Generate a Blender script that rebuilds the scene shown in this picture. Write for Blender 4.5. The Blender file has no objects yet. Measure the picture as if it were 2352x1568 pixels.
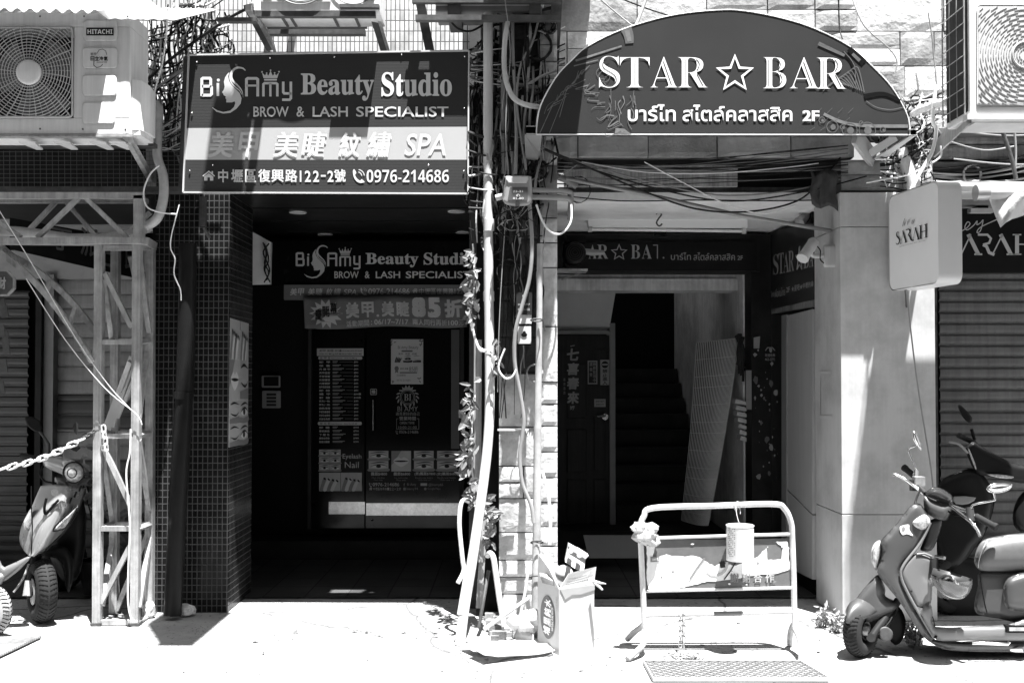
import bpy, math, random
from mathutils import Vector, noise
from mathutils.geometry import tessellate_polygon, delaunay_2d_cdt
from math import radians, sin, cos, pi, tan

# ------------------------------------------------------------------ camera, sky, sun, exposure
SC = bpy.context.scene
COL = SC.collection
FPX, CX, HORIZON, EYE, PITCH = 2352.0, 1176.0, 865.0, 1.6, radians(1.2)
PPY = HORIZON - FPX * tan(PITCH)
cam = bpy.data.cameras.new('camera')
cam.sensor_width, cam.lens, cam.clip_end = 36.0, 36.0, 2000
cam.shift_y = (PPY - 784.0) / 2352.0
cam_o = bpy.data.objects.new('camera', cam)
cam_o.location = (0, 0, EYE)
cam_o.rotation_euler = (pi / 2 + PITCH, 0, 0)
COL.objects.link(cam_o)
SC.camera = cam_o

SUN_TRAVEL = Vector((-.125, .24, -1)).normalized()
to_sun = -SUN_TRAVEL
world = bpy.data.worlds.new('World')
SC.world = world
world.use_nodes = True
wn = world.node_tree
wn.nodes.clear()
sky = wn.nodes.new('ShaderNodeTexSky')
sky.sky_type = 'NISHITA'
sky.sun_disc = False
sky.sun_elevation = math.asin(to_sun.z)
sky.sun_rotation = math.atan2(to_sun.x, to_sun.y)
bw = wn.nodes.new('ShaderNodeRGBToBW')
bg = wn.nodes.new('ShaderNodeBackground')
wo = wn.nodes.new('ShaderNodeOutputWorld')
bg.inputs[1].default_value = .05
wn.links.new(sky.outputs[0], bw.inputs[0])
wn.links.new(bw.outputs[0], bg.inputs[0])
wn.links.new(bg.outputs[0], wo.inputs[0])

sun = bpy.data.lights.new('sun', 'SUN')
sun.energy, sun.angle, sun.color = 5.0, radians(.5), (1, 1, 1)
sun_o = bpy.data.objects.new('sun', sun)
sun_o.rotation_euler = SUN_TRAVEL.to_track_quat('-Z', 'Y').to_euler()
sun_o.location = (2, -4, 14)
COL.objects.link(sun_o)

SC.view_settings.view_transform = 'Standard'
SC.view_settings.look = 'None'
SC.view_settings.exposure = 2.1
SC.view_settings.gamma = 1
SC.cycles.max_bounces = 8
SC.cycles.diffuse_bounces = 6

# ------------------------------------------------------------------ helpers
def P(px, py, D):
    """a point of the place: seen in the direction (px, py) of a 2352 x 1568 picture, at depth D"""
    u, v = (px - CX) / FPX, (PPY - py) / FPX
    c, s = cos(PITCH), sin(PITCH)
    k = D / (c - v * s)
    return Vector((u * k, D, EYE + (s + v * c) * k))

def GD(py, z=0.0):
    """depth at which the ground (height z) is seen at py"""
    v = (PPY - py) / FPX
    c, s = cos(PITCH), sin(PITCH)
    return (z - EYE) * (c - v * s) / (s + v * c)

ROOT = {}
RND = random.Random(7)

def tag(o, label=None, cat=None, group=None, kind=None):
    if label: o['label'] = label
    if cat: o['category'] = cat
    if group: o['group'] = group
    if kind: o['kind'] = kind
    return o

def thing(name, label, cat, loc, group=None):
    o = bpy.data.objects.new(name, None)
    o.empty_display_size = .1
    o.location = loc
    COL.objects.link(o)
    ROOT[o.name] = Vector(loc)
    return tag(o, label, cat, group)

def catmull(pts, n=6, closed=False):
    pts = [Vector(p) for p in pts]
    out = []
    m = len(pts)
    if m < 3 and not closed:
        return pts
    rng = range(m) if closed else range(m - 1)
    for i in rng:
        if closed:
            p0, p1, p2, p3 = pts[(i-1) % m], pts[i], pts[(i+1) % m], pts[(i+2) % m]
        else:
            p0, p1, p2, p3 = pts[max(i-1, 0)], pts[i], pts[i+1], pts[min(i+2, m-1)]
        for k in range(n):
            t = k / n
            out.append(.5 * ((2*p1) + (p2-p0)*t + (2*p0-5*p1+4*p2-p3)*t*t + (3*p1-p0-3*p2+p3)*t**3))
    if not closed:
        out.append(pts[-1])
    return out

def sm(poly, n=5):
    return [(p.x, p.y) for p in catmull([Vector((a, b, 0)) for a, b in poly], n, True)]

TXT = {}
def text_geo(s, bold=0.0, shear=0.0, res=3):
    key = (s, bold, shear, res)
    if key in TXT: return TXT[key]
    c = bpy.data.curves.new('t', 'FONT')
    c.body, c.size, c.resolution_u, c.offset, c.shear = s, 1.0, res, bold, shear
    o = bpy.data.objects.new('t', c)
    COL.objects.link(o)
    dg = bpy.context.evaluated_depsgraph_get()
    dg.update()
    me = bpy.data.meshes.new_from_object(o.evaluated_get(dg))
    vs = [(v.co.x, v.co.y) for v in me.vertices]
    fs = [tuple(p.vertices) for p in me.polygons]
    bpy.data.meshes.remove(me)
    bpy.data.objects.remove(o)
    bpy.data.curves.remove(c)
    if vs:
        x0, x1 = min(v[0] for v in vs), max(v[0] for v in vs)
        y0, y1 = min(v[1] for v in vs), max(v[1] for v in vs)
        vs = [((x-x0)/max(x1-x0, 1e-6), (y-y0)/max(y1-y0, 1e-6)) for x, y in vs]
    TXT[key] = (vs, fs)
    return TXT[key]

class MB:
    """collects shapes; build() links them as ONE mesh object"""
    def __init__(s):
        s.v, s.f, s.m, s.s = [], [], [], []
    def add(s, vs, fs, mi=0, smooth=False):
        b = len(s.v)
        s.v += [Vector(v) for v in vs]
        for f in fs:
            s.f.append([b + i for i in f]); s.m.append(mi); s.s.append(smooth)
        return s
    def box(s, a, b, mi=0):
        x0, y0, z0 = a; x1, y1, z1 = b
        vs = [(x0,y0,z0),(x1,y0,z0),(x1,y1,z0),(x0,y1,z0),(x0,y0,z1),(x1,y0,z1),(x1,y1,z1),(x0,y1,z1)]
        return s.add(vs, [(0,3,2,1),(4,5,6,7),(0,1,5,4),(1,2,6,5),(2,3,7,6),(3,0,4,7)], mi)
    def pb(s, x0, y0, x1, y1, D, dep, mi=0):
        """axis-aligned box whose front face is seen in this rectangle at depth D"""
        a, b = P(x0, y1, D), P(x1, y0, D)
        return s.box((a.x, D, a.z), (b.x, D + dep, b.z), mi)
    def quad(s, a, b, c, d, mi=0):
        return s.add([a, b, c, d], [(0, 1, 2, 3)], mi)
    def prism(s, pts, off, mi=0, back=True):
        """polygon given front side first, swept by off"""
        pts = [Vector(p) for p in pts]; off = Vector(off); n = len(pts)
        tri = tessellate_polygon([pts])
        vs = pts + [p + off for p in pts]
        fs = [tuple(t) for t in tri] + [tuple(i + n for i in reversed(t)) for t in tri]
        fs += [(i, (i+1) % n, (i+1) % n + n, i + n) for i in range(n)]
        return s.add(vs, fs, mi)
    def pp(s, poly, D, dep, mi=0):
        return s.prism([P(x, y, D) for x, y in poly], (0, dep, 0), mi)
    def flat(s, poly, D, mi=0):
        pts = [P(x, y, D) for x, y in poly]
        return s.add(pts, [tuple(t) for t in tessellate_polygon([pts])], mi)
    def bar(s, a, b, w, h=None, mi=0, up=(0, -1, 0)):
        a, b = Vector(a), Vector(b); h = h or w
        d = (b - a).normalized(); u = Vector(up)
        r = d.cross(u)
        if r.length < 1e-4: r = d.cross(Vector((1, 0, 0)))
        r.normalize(); u = r.cross(d).normalized()
        vs = []
        for p in (a, b):
            for i, j in ((-1,-1),(1,-1),(1,1),(-1,1)):
                vs.append(p + r * (w/2*i) + u * (h/2*j))
        return s.add(vs, [(0,1,2,3),(7,6,5,4),(0,4,5,1),(1,5,6,2),(2,6,7,3),(3,7,4,0)], mi)
    def tube(s, pts, r, n=8, mi=0, closed=False, caps=True):
        pts = [Vector(p) for p in pts]; m = len(pts)
        if m < 2: return s
        rs = r if isinstance(r, (list, tuple)) else [r] * m
        prev = None; vs = []
        for i, p in enumerate(pts):
            if closed: d = pts[(i+1) % m] - pts[i-1]
            else: d = pts[min(i+1, m-1)] - pts[max(i-1, 0)]
            if d.length < 1e-9: d = Vector((0, 0, 1))
            d.normalize()
            if prev is None:
                prev = d.orthogonal().normalized()
            prev = (prev - d * prev.dot(d))
            if prev.length < 1e-6: prev = d.orthogonal()
            prev.normalize(); q = d.cross(prev)
            for k in range(n):
                t = 2*pi*k/n
                vs.append(p + (prev*cos(t) + q*sin(t)) * rs[i])
        fs = []
        for i in range(m if closed else m-1):
            a, b = i*n, ((i+1) % m)*n
            for k in range(n):
                fs.append((a+k, a+(k+1) % n, b+(k+1) % n, b+k))
        s.add(vs, fs, mi, n > 5)
        if caps and not closed:
            s.add(vs[:n], [tuple(range(n))[::-1]], mi)
            s.add(vs[-n:], [tuple(range(n))], mi)
        return s
    def lathe(s, prof, c, axis=(0, 0, 1), n=20, mi=0):
        """prof = [(radius, along)] about axis through c"""
        ax = Vector(axis).normalized(); u = ax.orthogonal().normalized(); w = ax.cross(u); c = Vector(c)
        vs = [c + ax*h + (u*cos(2*pi*k/n) + w*sin(2*pi*k/n))*r for r, h in prof for k in range(n)]
        fs = []
        for i in range(len(prof)-1):
            for k in range(n):
                fs.append((i*n+k, i*n+(k+1) % n, (i+1)*n+(k+1) % n, (i+1)*n+k))
        return s.add(vs, fs, mi, True)
    def disc(s, c, r, axis=(0, -1, 0), n=20, mi=0, squash=1.0):
        ax = Vector(axis).normalized(); u = Vector((1,0,0)) if abs(ax.x) < .9 else Vector((0,1,0))
        u = (u - ax*u.dot(ax)).normalized(); w = ax.cross(u); c = Vector(c)
        vs = [c + (u*cos(2*pi*k/n) + w*sin(2*pi*k/n)*squash)*r for k in range(n)]
        return s.add(vs, [tuple(range(n))], mi)
    def loft(s, rows, mi=0, closed=False, smooth=True):
        n = len(rows[0]); vs = [v for r in rows for v in r]; fs = []
        for i in range(len(rows)-1):
            for k in range(n if closed else n-1):
                fs.append((i*n+k, i*n+(k+1) % n, (i+1)*n+(k+1) % n, (i+1)*n+k))
        return s.add(vs, fs, mi, smooth)
    def pillow(s, poly, D, half, r=.03, crown=0.0, mi=0, mapf=None):
        """rounded solid: outline poly (px) in the plane D, half thickness each way, rim rounded by the distance from the outline"""
        mapf = mapf or (lambda x, y, d: P(x, y, D + d))
        k = FPX / D
        q = []
        for p in poly:
            if not q or math.hypot(p[0]-q[-1][0], p[1]-q[-1][1]) > .25: q.append((p[0], p[1]))
        if math.hypot(q[0][0]-q[-1][0], q[0][1]-q[-1][1]) < .25: q.pop()
        n = len(q)
        xs, ys = [p[0] for p in q], [p[1] for p in q]
        w, h = max(xs)-min(xs), max(ys)-min(ys)
        def dist(x, y):
            best = 1e9
            for i in range(n):
                ax, ay = q[i]; bx, by = q[(i+1) % n]; dx, dy = bx-ax, by-ay
                t = ((x-ax)*dx+(y-ay)*dy)/(dx*dx+dy*dy)
                t = 0 if t < 0 else 1 if t > 1 else t
                e = (x-ax-dx*t)**2+(y-ay-dy*t)**2
                if e < best: best = e
            return math.sqrt(best)
        def inside(x, y):
            c = False
            for i in range(n):
                ax, ay = q[i]; bx, by = q[(i+1) % n]
                if (ay > y) != (by > y) and x < (bx-ax)*(y-ay)/(by-ay)+ax: c = not c
            return c
        st = max(min(r*k/4, min(w, h)/8), max(w, h)/46, .8)
        pts, ds = [Vector(p) for p in q], [0.0]*n
        ny = int(h/st)+1
        for j in range(1, ny):
            y = min(ys)+h*j/ny
            nx = int(w/st)+1
            for i in range(nx+1):
                x = min(xs)+w*(i+(.5 if j % 2 else 0))/nx
                if inside(x, y):
                    d = dist(x, y)
                    if d > st*.45: pts.append(Vector((x, y))); ds.append(d)
        res = delaunay_2d_cdt(pts, [(i, (i+1) % n) for i in range(n)], [], 1, 1e-4)
        vo, fo, orig = res[0], res[2], res[3]
        dm = max(ds) or 1
        rp = min(r*k, dm*1.02)
        hts = []
        for v, og in zip(vo, orig):
            d = ds[og[0]] if og else dist(v[0], v[1])
            t = min(d/rp, 1)
            hts.append(half - r + r*math.sqrt(max(0, 1-(1-t)**2)) + crown*(1-(1-min(d/dm, 1))**2))
        m = len(vo)
        vs = [mapf(v[0], v[1], -hh) for v, hh in zip(vo, hts)] + [mapf(v[0], v[1], hh) for v, hh in zip(vo, hts)]
        fs = [tuple(f) for f in fo] + [tuple(i+m for i in reversed(f)) for f in fo]
        idx = {}
        for i, og in enumerate(orig):
            for o_ in og:
                if o_ < n: idx[o_] = i
        for i in range(n):
            if i in idx and (i+1) % n in idx and idx[i] != idx[(i+1) % n]:
                a_, b_ = idx[i], idx[(i+1) % n]; fs.append((a_, b_, b_+m, a_+m))
        return s.add(vs, fs, mi, True)
    def text(s, t, x0, y0, x1, y1, D, mi=0, bold=0.0, shear=0.0, res=3):
        return s.textm(t, lambda u, v: P(x0+(x1-x0)*u, y1+(y0-y1)*v, D), mi, bold, shear, res)
    def textm(s, t, mapf, mi=0, bold=0.0, shear=0.0, res=3):
        cjk = bold >= .03 or any(ord(c) > 0x2e80 and ord(c) < 0x1d000 for c in t)
        vs, fs = text_geo(t, 0.0 if cjk else bold, shear, res)
        if cjk and bold > 0:
            n = sum(1.0 if ord(c) > 0x2e80 else .5 for c in t); bu, bv = bold*1.25/n, bold*1.25
            for k, (a, b) in enumerate(((-1,-1),(1,-1),(1,1),(-1,1),(0,0))):
                o = Vector((0, -.0003*k, 0))
                s.add([mapf(.5+(u-.5)*(1-2*bu)+a*bu, .5+(v-.5)*(1-2*bv)+b*bv)+o for u, v in vs], fs, mi)
            return s
        return s.add([mapf(u, v) for u, v in vs], fs, mi)
    def stroke(s, pts, w, D, mi=0, closed=False):
        """flat ribbon lettering stroke in px, w may be a list"""
        m = len(pts); ws = w if isinstance(w, (list, tuple)) else [w]*m
        L, R = [], []
        for i in range(m):
            if closed: a, b, c = pts[i-1], pts[i], pts[(i+1) % m]
            else: a, b, c = pts[max(i-1, 0)], pts[i], pts[min(i+1, m-1)]
            d1 = Vector((b[0]-a[0], b[1]-a[1])); d2 = Vector((c[0]-b[0], c[1]-b[1]))
            if d1.length < 1e-6: d1 = d2
            if d2.length < 1e-6: d2 = d1
            d1.normalize(); d2.normalize()
            t = (d1+d2)
            if t.length < 1e-4: t = d1
            t.normalize(); nn = Vector((-t.y, t.x))
            k = min(1/max(nn.dot(Vector((-d1.y, d1.x))), .4), 2)
            L.append(P(b[0]+nn.x*ws[i]/2*k, b[1]+nn.y*ws[i]/2*k, D)); R.append(P(b[0]-nn.x*ws[i]/2*k, b[1]-nn.y*ws[i]/2*k, D))
        if closed: L.append(L[0]); R.append(R[0])
        return s.loft([L, R], mi, False, False)
    def ell(s, x, y, rx, ry, D, mi=0, n=18, rot=0):
        c, q = cos(rot), sin(rot)
        return s.flat([(x+rx*cos(2*pi*k/n)*c-ry*sin(2*pi*k/n)*q, y+rx*cos(2*pi*k/n)*q+ry*sin(2*pi*k/n)*c) for k in range(n)], D, mi)
    def build(s, name, mats, parent=None, label=None, cat=None, group=None, kind=None, bevel=0, seg=2, solid=0, origin=None):
        me = bpy.data.meshes.new(name)
        if parent is not None: org = ROOT[parent.name]
        elif origin is not None: org = Vector(origin)
        else:
            xs = [v.x for v in s.v]; ys = [v.y for v in s.v]; zs = [v.z for v in s.v]
            org = Vector(((min(xs)+max(xs))/2, (min(ys)+max(ys))/2, min(zs)))
        me.from_pydata([v - org for v in s.v], [], s.f)
        mats = mats if isinstance(mats, (list, tuple)) else [mats]
        for m in mats: me.materials.append(m)
        me.polygons.foreach_set('material_index', s.m)
        me.polygons.foreach_set('use_smooth', s.s)
        me.update()
        o = bpy.data.objects.new(name, me)
        COL.objects.link(o)
        if parent is not None:
            o.parent = parent
        else:
            o.location = org
        ROOT[o.name] = org
        if solid:
            md = o.modifiers.new('thickness', 'SOLIDIFY'); md.thickness = solid; md.offset = 0
        if bevel:
            md = o.modifiers.new('edges', 'BEVEL'); md.width = bevel; md.segments = seg; md.limit_method = 'ANGLE'; md.angle_limit = radians(40)
        return tag(o, label, cat, group, kind)

def build_each(mb, name, mats, parent=None, **kw):
    """every separate piece of mb as an object of its own"""
    par = list(range(len(mb.v)))
    def find(i):
        while par[i] != i: par[i] = par[par[i]]; i = par[i]
        return i
    seen = {}
    for i, v in enumerate(mb.v):
        key = (round(v.x, 5), round(v.y, 5), round(v.z, 5))
        if key in seen: par[find(i)] = find(seen[key])
        else: seen[key] = i
    for f in mb.f:
        for i in f[1:]: par[find(i)] = find(f[0])
    groups = {}
    for k, f in enumerate(mb.f): groups.setdefault(find(f[0]), []).append(k)
    out = []
    for ks in groups.values():
        q = MB(); ren = {}
        for k in ks:
            g = []
            for i in mb.f[k]:
                if i not in ren: ren[i] = len(q.v); q.v.append(mb.v[i])
                g.append(ren[i])
            q.f.append(g); q.m.append(mb.m[k]); q.s.append(mb.s[k])
        out.append(q.build(name, mats, parent, **kw))
    return out

def dup(o, delta=(0, 0, 0), parent=None, label=None):
    c = o.copy()
    COL.objects.link(c)
    if parent is None:
        c.location = Vector(o.location) + Vector(delta)
        if label: c['label'] = label
        ROOT[c.name] = ROOT[o.name] + Vector(delta)
    else:
        c.parent = parent
    for ch in list(o.children):
        dup(ch, parent=c)
    return c

# ------------------------------------------------------------------ materials (all neutral: the photograph is monochrome)
MATS = {}
def mat(name, v, rough=.6, metal=0.0, var=.15, scale=5, bump=0.0, bscale=60, streak=0.0, dirt=0.0, spec=None, coat=0.0):
    if name in MATS: return MATS[name]
    if spec is None: spec = .12 if v < .05 else .5
    m = bpy.data.materials.new(name)
    m.use_nodes = True
    nt = m.node_tree; N = nt.nodes; L = nt.links
    b = N['Principled BSDF']
    b.inputs['Roughness'].default_value = rough
    b.inputs['Metallic'].default_value = metal
    b.inputs['Specular IOR Level'].default_value = spec
    b.inputs['Coat Weight'].default_value = coat
    tc = N.new('ShaderNodeTexCoord')
    n1 = N.new('ShaderNodeTexNoise'); n1.inputs['Scale'].default_value = scale; n1.inputs['Detail'].default_value = 6
    n1.inputs['Roughness'].default_value = .65
    L.new(tc.outputs['Object'], n1.inputs['Vector'])
    mr = N.new('ShaderNodeMapRange')
    mr.inputs['From Min'].default_value = .25; mr.inputs['From Max'].default_value = .75
    mr.inputs['To Min'].default_value = v*(1-var); mr.inputs['To Max'].default_value = min(v*(1+var), .92)
    L.new(n1.outputs['Fac'], mr.inputs['Value'])
    out = mr.outputs[0]
    def mul(sock, lo, hi, amount, sc, stretch):
        nonlocal out
        mp = N.new('ShaderNodeMapping'); mp.inputs['Scale'].default_value = stretch
        L.new(tc.outputs['Object'], mp.inputs['Vector'])
        n2 = N.new('ShaderNodeTexNoise'); n2.inputs['Scale'].default_value = sc; n2.inputs['Detail'].default_value = 7
        n2.inputs['Roughness'].default_value = .7
        L.new(mp.outputs[0], n2.inputs['Vector'])
        r2 = N.new('ShaderNodeMapRange')
        r2.inputs['From Min'].default_value = lo; r2.inputs['From Max'].default_value = hi
        r2.inputs['To Min'].default_value = 1-amount; r2.inputs['To Max'].default_value = 1
        L.new(n2.outputs['Fac'], r2.inputs['Value'])
        mm = N.new('ShaderNodeMath'); mm.operation = 'MULTIPLY'
        L.new(out, mm.inputs[0]); L.new(r2.outputs[0], mm.inputs[1]); out = mm.outputs[0]
    if streak: mul(0, .38, .6, streak, 3.0, (9, 9, .5))
    if dirt: mul(0, .36, .56, dirt, 2.2, (1, 1, 1))
    L.new(out, b.inputs['Base Color'])
    rr = N.new('ShaderNodeMapRange')
    rr.inputs['To Min'].default_value = max(rough-.12, .02); rr.inputs['To Max'].default_value = min(rough+.12, 1)
    L.new(n1.outputs['Fac'], rr.inputs['Value']); L.new(rr.outputs[0], b.inputs['Roughness'])
    if bump:
        n3 = N.new('ShaderNodeTexNoise'); n3.inputs['Scale'].default_value = bscale; n3.inputs['Detail'].default_value = 8
        L.new(tc.outputs['Object'], n3.inputs['Vector'])
        bp = N.new('ShaderNodeBump'); bp.inputs['Strength'].default_value = bump; bp.inputs['Distance'].default_value = .01
        L.new(n3.outputs['Fac'], bp.inputs['Height']); L.new(bp.outputs[0], b.inputs['Normal'])
    MATS[name] = m
    return m

def tile_mat(name, tile, grout, bw_, bh_, mortar=.006, rough=.25, squash=0.0, dirt=.3, offset=0.0, plane='xz'):
    if name in MATS: return MATS[name]
    m = bpy.data.materials.new(name); m.use_nodes = True
    nt = m.node_tree; N = nt.nodes; L = nt.links; b = N['Principled BSDF']
    tc = N.new('ShaderNodeTexCoord'); sp = N.new('ShaderNodeSeparateXYZ'); L.new(tc.outputs['Object'], sp.inputs[0])
    cb = N.new('ShaderNodeCombineXYZ')
    if plane == 'xz':
        ad = N.new('ShaderNodeMath'); ad.operation = 'ADD'
        L.new(sp.outputs[0], ad.inputs[0]); L.new(sp.outputs[1], ad.inputs[1])
        L.new(ad.outputs[0], cb.inputs[0]); L.new(sp.outputs[2], cb.inputs[1])
    else:
        L.new(sp.outputs[0], cb.inputs[0]); L.new(sp.outputs[1], cb.inputs[1])
    br = N.new('ShaderNodeTexBrick')
    br.offset = offset
    br.inputs['Scale'].default_value = 1
    br.inputs['Brick Width'].default_value = bw_; br.inputs['Row Height'].default_value = bh_
    br.inputs['Mortar Size'].default_value = mortar; br.inputs['Mortar Smooth'].default_value = .15; br.inputs['Bias'].default_value = 0
    br.inputs['Color1'].default_value = (tile*.75,)*3 + (1,); br.inputs['Color2'].default_value = (tile*1.25,)*3 + (1,)
    br.inputs['Mortar'].default_value = (grout,)*3 + (1,)
    L.new(cb.outputs[0], br.inputs['Vector'])
    n = N.new('ShaderNodeTexNoise'); n.inputs['Scale'].default_value = 2.5; n.inputs['Detail'].default_value = 8; n.inputs['Roughness'].default_value = .7
    L.new(tc.outputs['Object'], n.inputs['Vector'])
    mr = N.new('ShaderNodeMapRange'); mr.inputs['From Min'].default_value = .35; mr.inputs['From Max'].default_value = .6
    mr.inputs['To Min'].default_value = 1-dirt; mr.inputs['To Max'].default_value = 1.1
    L.new(n.outputs['Fac'], mr.inputs['Value'])
    mx = N.new('ShaderNodeVectorMath'); mx.operation = 'SCALE'
    L.new(br.outputs['Color'], mx.inputs[0]); L.new(mr.outputs[0], mx.inputs['Scale']); L.new(mx.outputs[0], b.inputs['Base Color'])
    b.inputs['Specular IOR Level'].default_value = .08 if tile < .05 else .5
    rr = N.new('ShaderNodeMapRange'); rr.inputs['To Min'].default_value = rough; rr.inputs['To Max'].default_value = .8
    L.new(br.outputs['Fac'], rr.inputs['Value']); L.new(rr.outputs[0], b.inputs['Roughness'])
    bp = N.new('ShaderNodeBump'); bp.inputs['Strength'].default_value = .6; bp.inputs['Distance'].default_value = .004; bp.invert = True
    L.new(br.outputs['Fac'], bp.inputs['Height']); L.new(bp.outputs[0], b.inputs['Normal'])
    MATS[name] = m
    return m

def ground_mat(name, v, crack=.78, cscale=.6):
    m = mat(name, v, .9, 0, .12, 1.3, .5, 90, dirt=.25)
    nt = m.node_tree; N = nt.nodes; L = nt.links; b = N['Principled BSDF']
    src = b.inputs['Base Color'].links[0].from_socket
    tc = N.new('ShaderNodeTexCoord')
    nz = N.new('ShaderNodeTexNoise'); nz.inputs['Scale'].default_value = 3; nz.inputs['Detail'].default_value = 5
    L.new(tc.outputs['Object'], nz.inputs['Vector'])
    mx = N.new('ShaderNodeMixRGB'); mx.inputs[0].default_value = .12
    L.new(tc.outputs['Object'], mx.inputs[1]); L.new(nz.outputs['Color'], mx.inputs[2])
    vo = N.new('ShaderNodeTexVoronoi'); vo.feature = 'DISTANCE_TO_EDGE'; vo.inputs['Scale'].default_value = cscale
    L.new(mx.outputs[0], vo.inputs['Vector'])
    mr = N.new('ShaderNodeMapRange'); mr.inputs['From Max'].default_value = .009; mr.inputs['To Min'].default_value = 1-crack; mr.inputs['To Max'].default_value = 1
    L.new(vo.outputs['Distance'], mr.inputs['Value'])
    # speckle of small stains
    n2 = N.new('ShaderNodeTexNoise'); n2.inputs['Scale'].default_value = 28; n2.inputs['Detail'].default_value = 4
    L.new(tc.outputs['Object'], n2.inputs['Vector'])
    m2 = N.new('ShaderNodeMapRange'); m2.inputs['From Min'].default_value = .31; m2.inputs['From Max'].default_value = .385; m2.inputs['To Min'].default_value = .28; m2.inputs['To Max'].default_value = 1
    L.new(n2.outputs['Fac'], m2.inputs['Value'])
    a = N.new('ShaderNodeMath'); a.operation = 'MULTIPLY'; L.new(src, a.inputs[0]); L.new(mr.outputs[0], a.inputs[1])
    c = N.new('ShaderNodeMath'); c.operation = 'MULTIPLY'; L.new(a.outputs[0], c.inputs[0]); L.new(m2.outputs[0], c.inputs[1])
    L.new(c.outputs[0], b.inputs['Base Color'])
    return m

def clear_mat(name, v=.9, tr=.8, rough=.05):
    if name in MATS: return MATS[name]
    m = bpy.data.materials.new(name); m.use_nodes = True
    nt = m.node_tree; N = nt.nodes; L = nt.links; b = N['Principled BSDF']
    b.inputs['Base Color'].default_value = (v, v, v, 1); b.inputs['Roughness'].default_value = rough
    t = N.new('ShaderNodeBsdfTransparent'); mx = N.new('ShaderNodeMixShader'); mx.inputs[0].default_value = tr
    L.new(b.outputs[0], mx.inputs[1]); L.new(t.outputs[0], mx.inputs[2]); L.new(mx.outputs[0], N['Material Output'].inputs[0])
    MATS[name] = m
    return m

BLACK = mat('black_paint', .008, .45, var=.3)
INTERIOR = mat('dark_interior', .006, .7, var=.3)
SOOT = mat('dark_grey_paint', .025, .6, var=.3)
DARK = mat('charcoal_plastic', .035, .45, var=.2, spec=.4)
SIGNDARK = mat('sign_sheet_dark', .045, .38, var=.05, scale=2)
SIGNMID = mat('sign_sheet_grey', .30, .4, var=.05, scale=2)
WHITE = mat('white_vinyl', .82, .5, var=.03)
OFFWHITE = mat('off_white_plastic', .55, .4, var=.06, streak=.18)
PALE = mat('pale_paint', .55, .6, var=.1, dirt=.15)
GREY = mat('mid_grey_paint', .22, .5, var=.15)
STEEL = mat('galvanised_steel', .44, .5, .2, var=.2, scale=14, streak=.3, dirt=.4)
RUSTY = mat('weathered_steel', .09, .6, .4, var=.5, scale=14, dirt=.5)
CHROME = mat('polished_metal', .75, .14, 1.0, var=.1)
RUBBER = mat('black_rubber', .02, .8, var=.3, spec=.2)
CONCRETE = mat('weathered_concrete', .20, .9, var=.3, scale=3, bump=.4, dirt=.5, streak=.3)
PVC = mat('pale_pvc', .56, .45, var=.05, streak=.15, dirt=.1)
CABLEBLACK = mat('black_cable', .02, .5, var=.2)
CABLEGREY = mat('grey_cable', .25, .5, var=.2)
CABLEWHITE = mat('white_cable', .72, .5, var=.1)
CARD = mat('pale_cardboard', .42, .8, var=.06, scale=9)
CARDIN = mat('cardboard_inside', .28, .85, var=.08, scale=9)
GLASSDARK = mat('dark_door_glass', .004, .05, var=.1, spec=.14)
LEAF = mat('leaf', .12, .5, var=.5, scale=30)
LENS = mat('lamp_lens', .40, .12, var=.75, scale=45, coat=.6)
# ------------------------------------------------------------------ ground
SIDEWALK = ground_mat('pavement_concrete', .38)  # one base tone for the whole pavement
ASPHALT = mat('asphalt', .045, .9, var=.25, scale=30, bump=.4, bscale=200)
mb = MB(); mb.quad((-200,-200,-.02),(200,-200,-.02),(200,300,-.02),(-200,300,-.02))
mb.build('ground', ASPHALT, kind='structure', origin=(0,0,0))
# pavement: one sheet with slight unevenness
mb = MB()
nx, ny = 90, 40
rows = []
for j in range(ny+1):
    y = 4.6 + (7.9-4.6)*j/ny
    rows.append([Vector((-9+18*i/nx, y, .006*noise.noise(Vector(((-9+18*i/nx)*1.3, y*1.3, 0))) - .002)) for i in range(nx+1)])
mb.loft(rows)
mb.build('pavement', SIDEWALK, kind='structure', origin=(0,0,0))
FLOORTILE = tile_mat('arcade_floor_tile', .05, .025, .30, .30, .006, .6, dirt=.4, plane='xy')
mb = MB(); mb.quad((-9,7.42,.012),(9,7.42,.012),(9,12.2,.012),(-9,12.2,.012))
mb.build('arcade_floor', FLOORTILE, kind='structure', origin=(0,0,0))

# the row of houses on the other side of the street, behind the camera
ob = thing('opposite_building', 'dark grey row of shop houses across the street', 'building', (0, -9, 0))
mb = MB(); mb.box((-26,-12,0),(26,-9,13)); mb.build('wall', mat('dark_render_wall', .10, .8, dirt=.3), ob)
for i in range(9):
    for z_ in (4.2, 7.4, 10.4):
        mb = MB(); mb.box((-24+i*5.4,-9.02,z_),(-21+i*5.4,-8.98,z_+1.6)); mb.box((-24.1+i*5.4,-8.98,z_-.12),(-20.9+i*5.4,-8.85,z_)); mb.build('window', GREY, ob)
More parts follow.
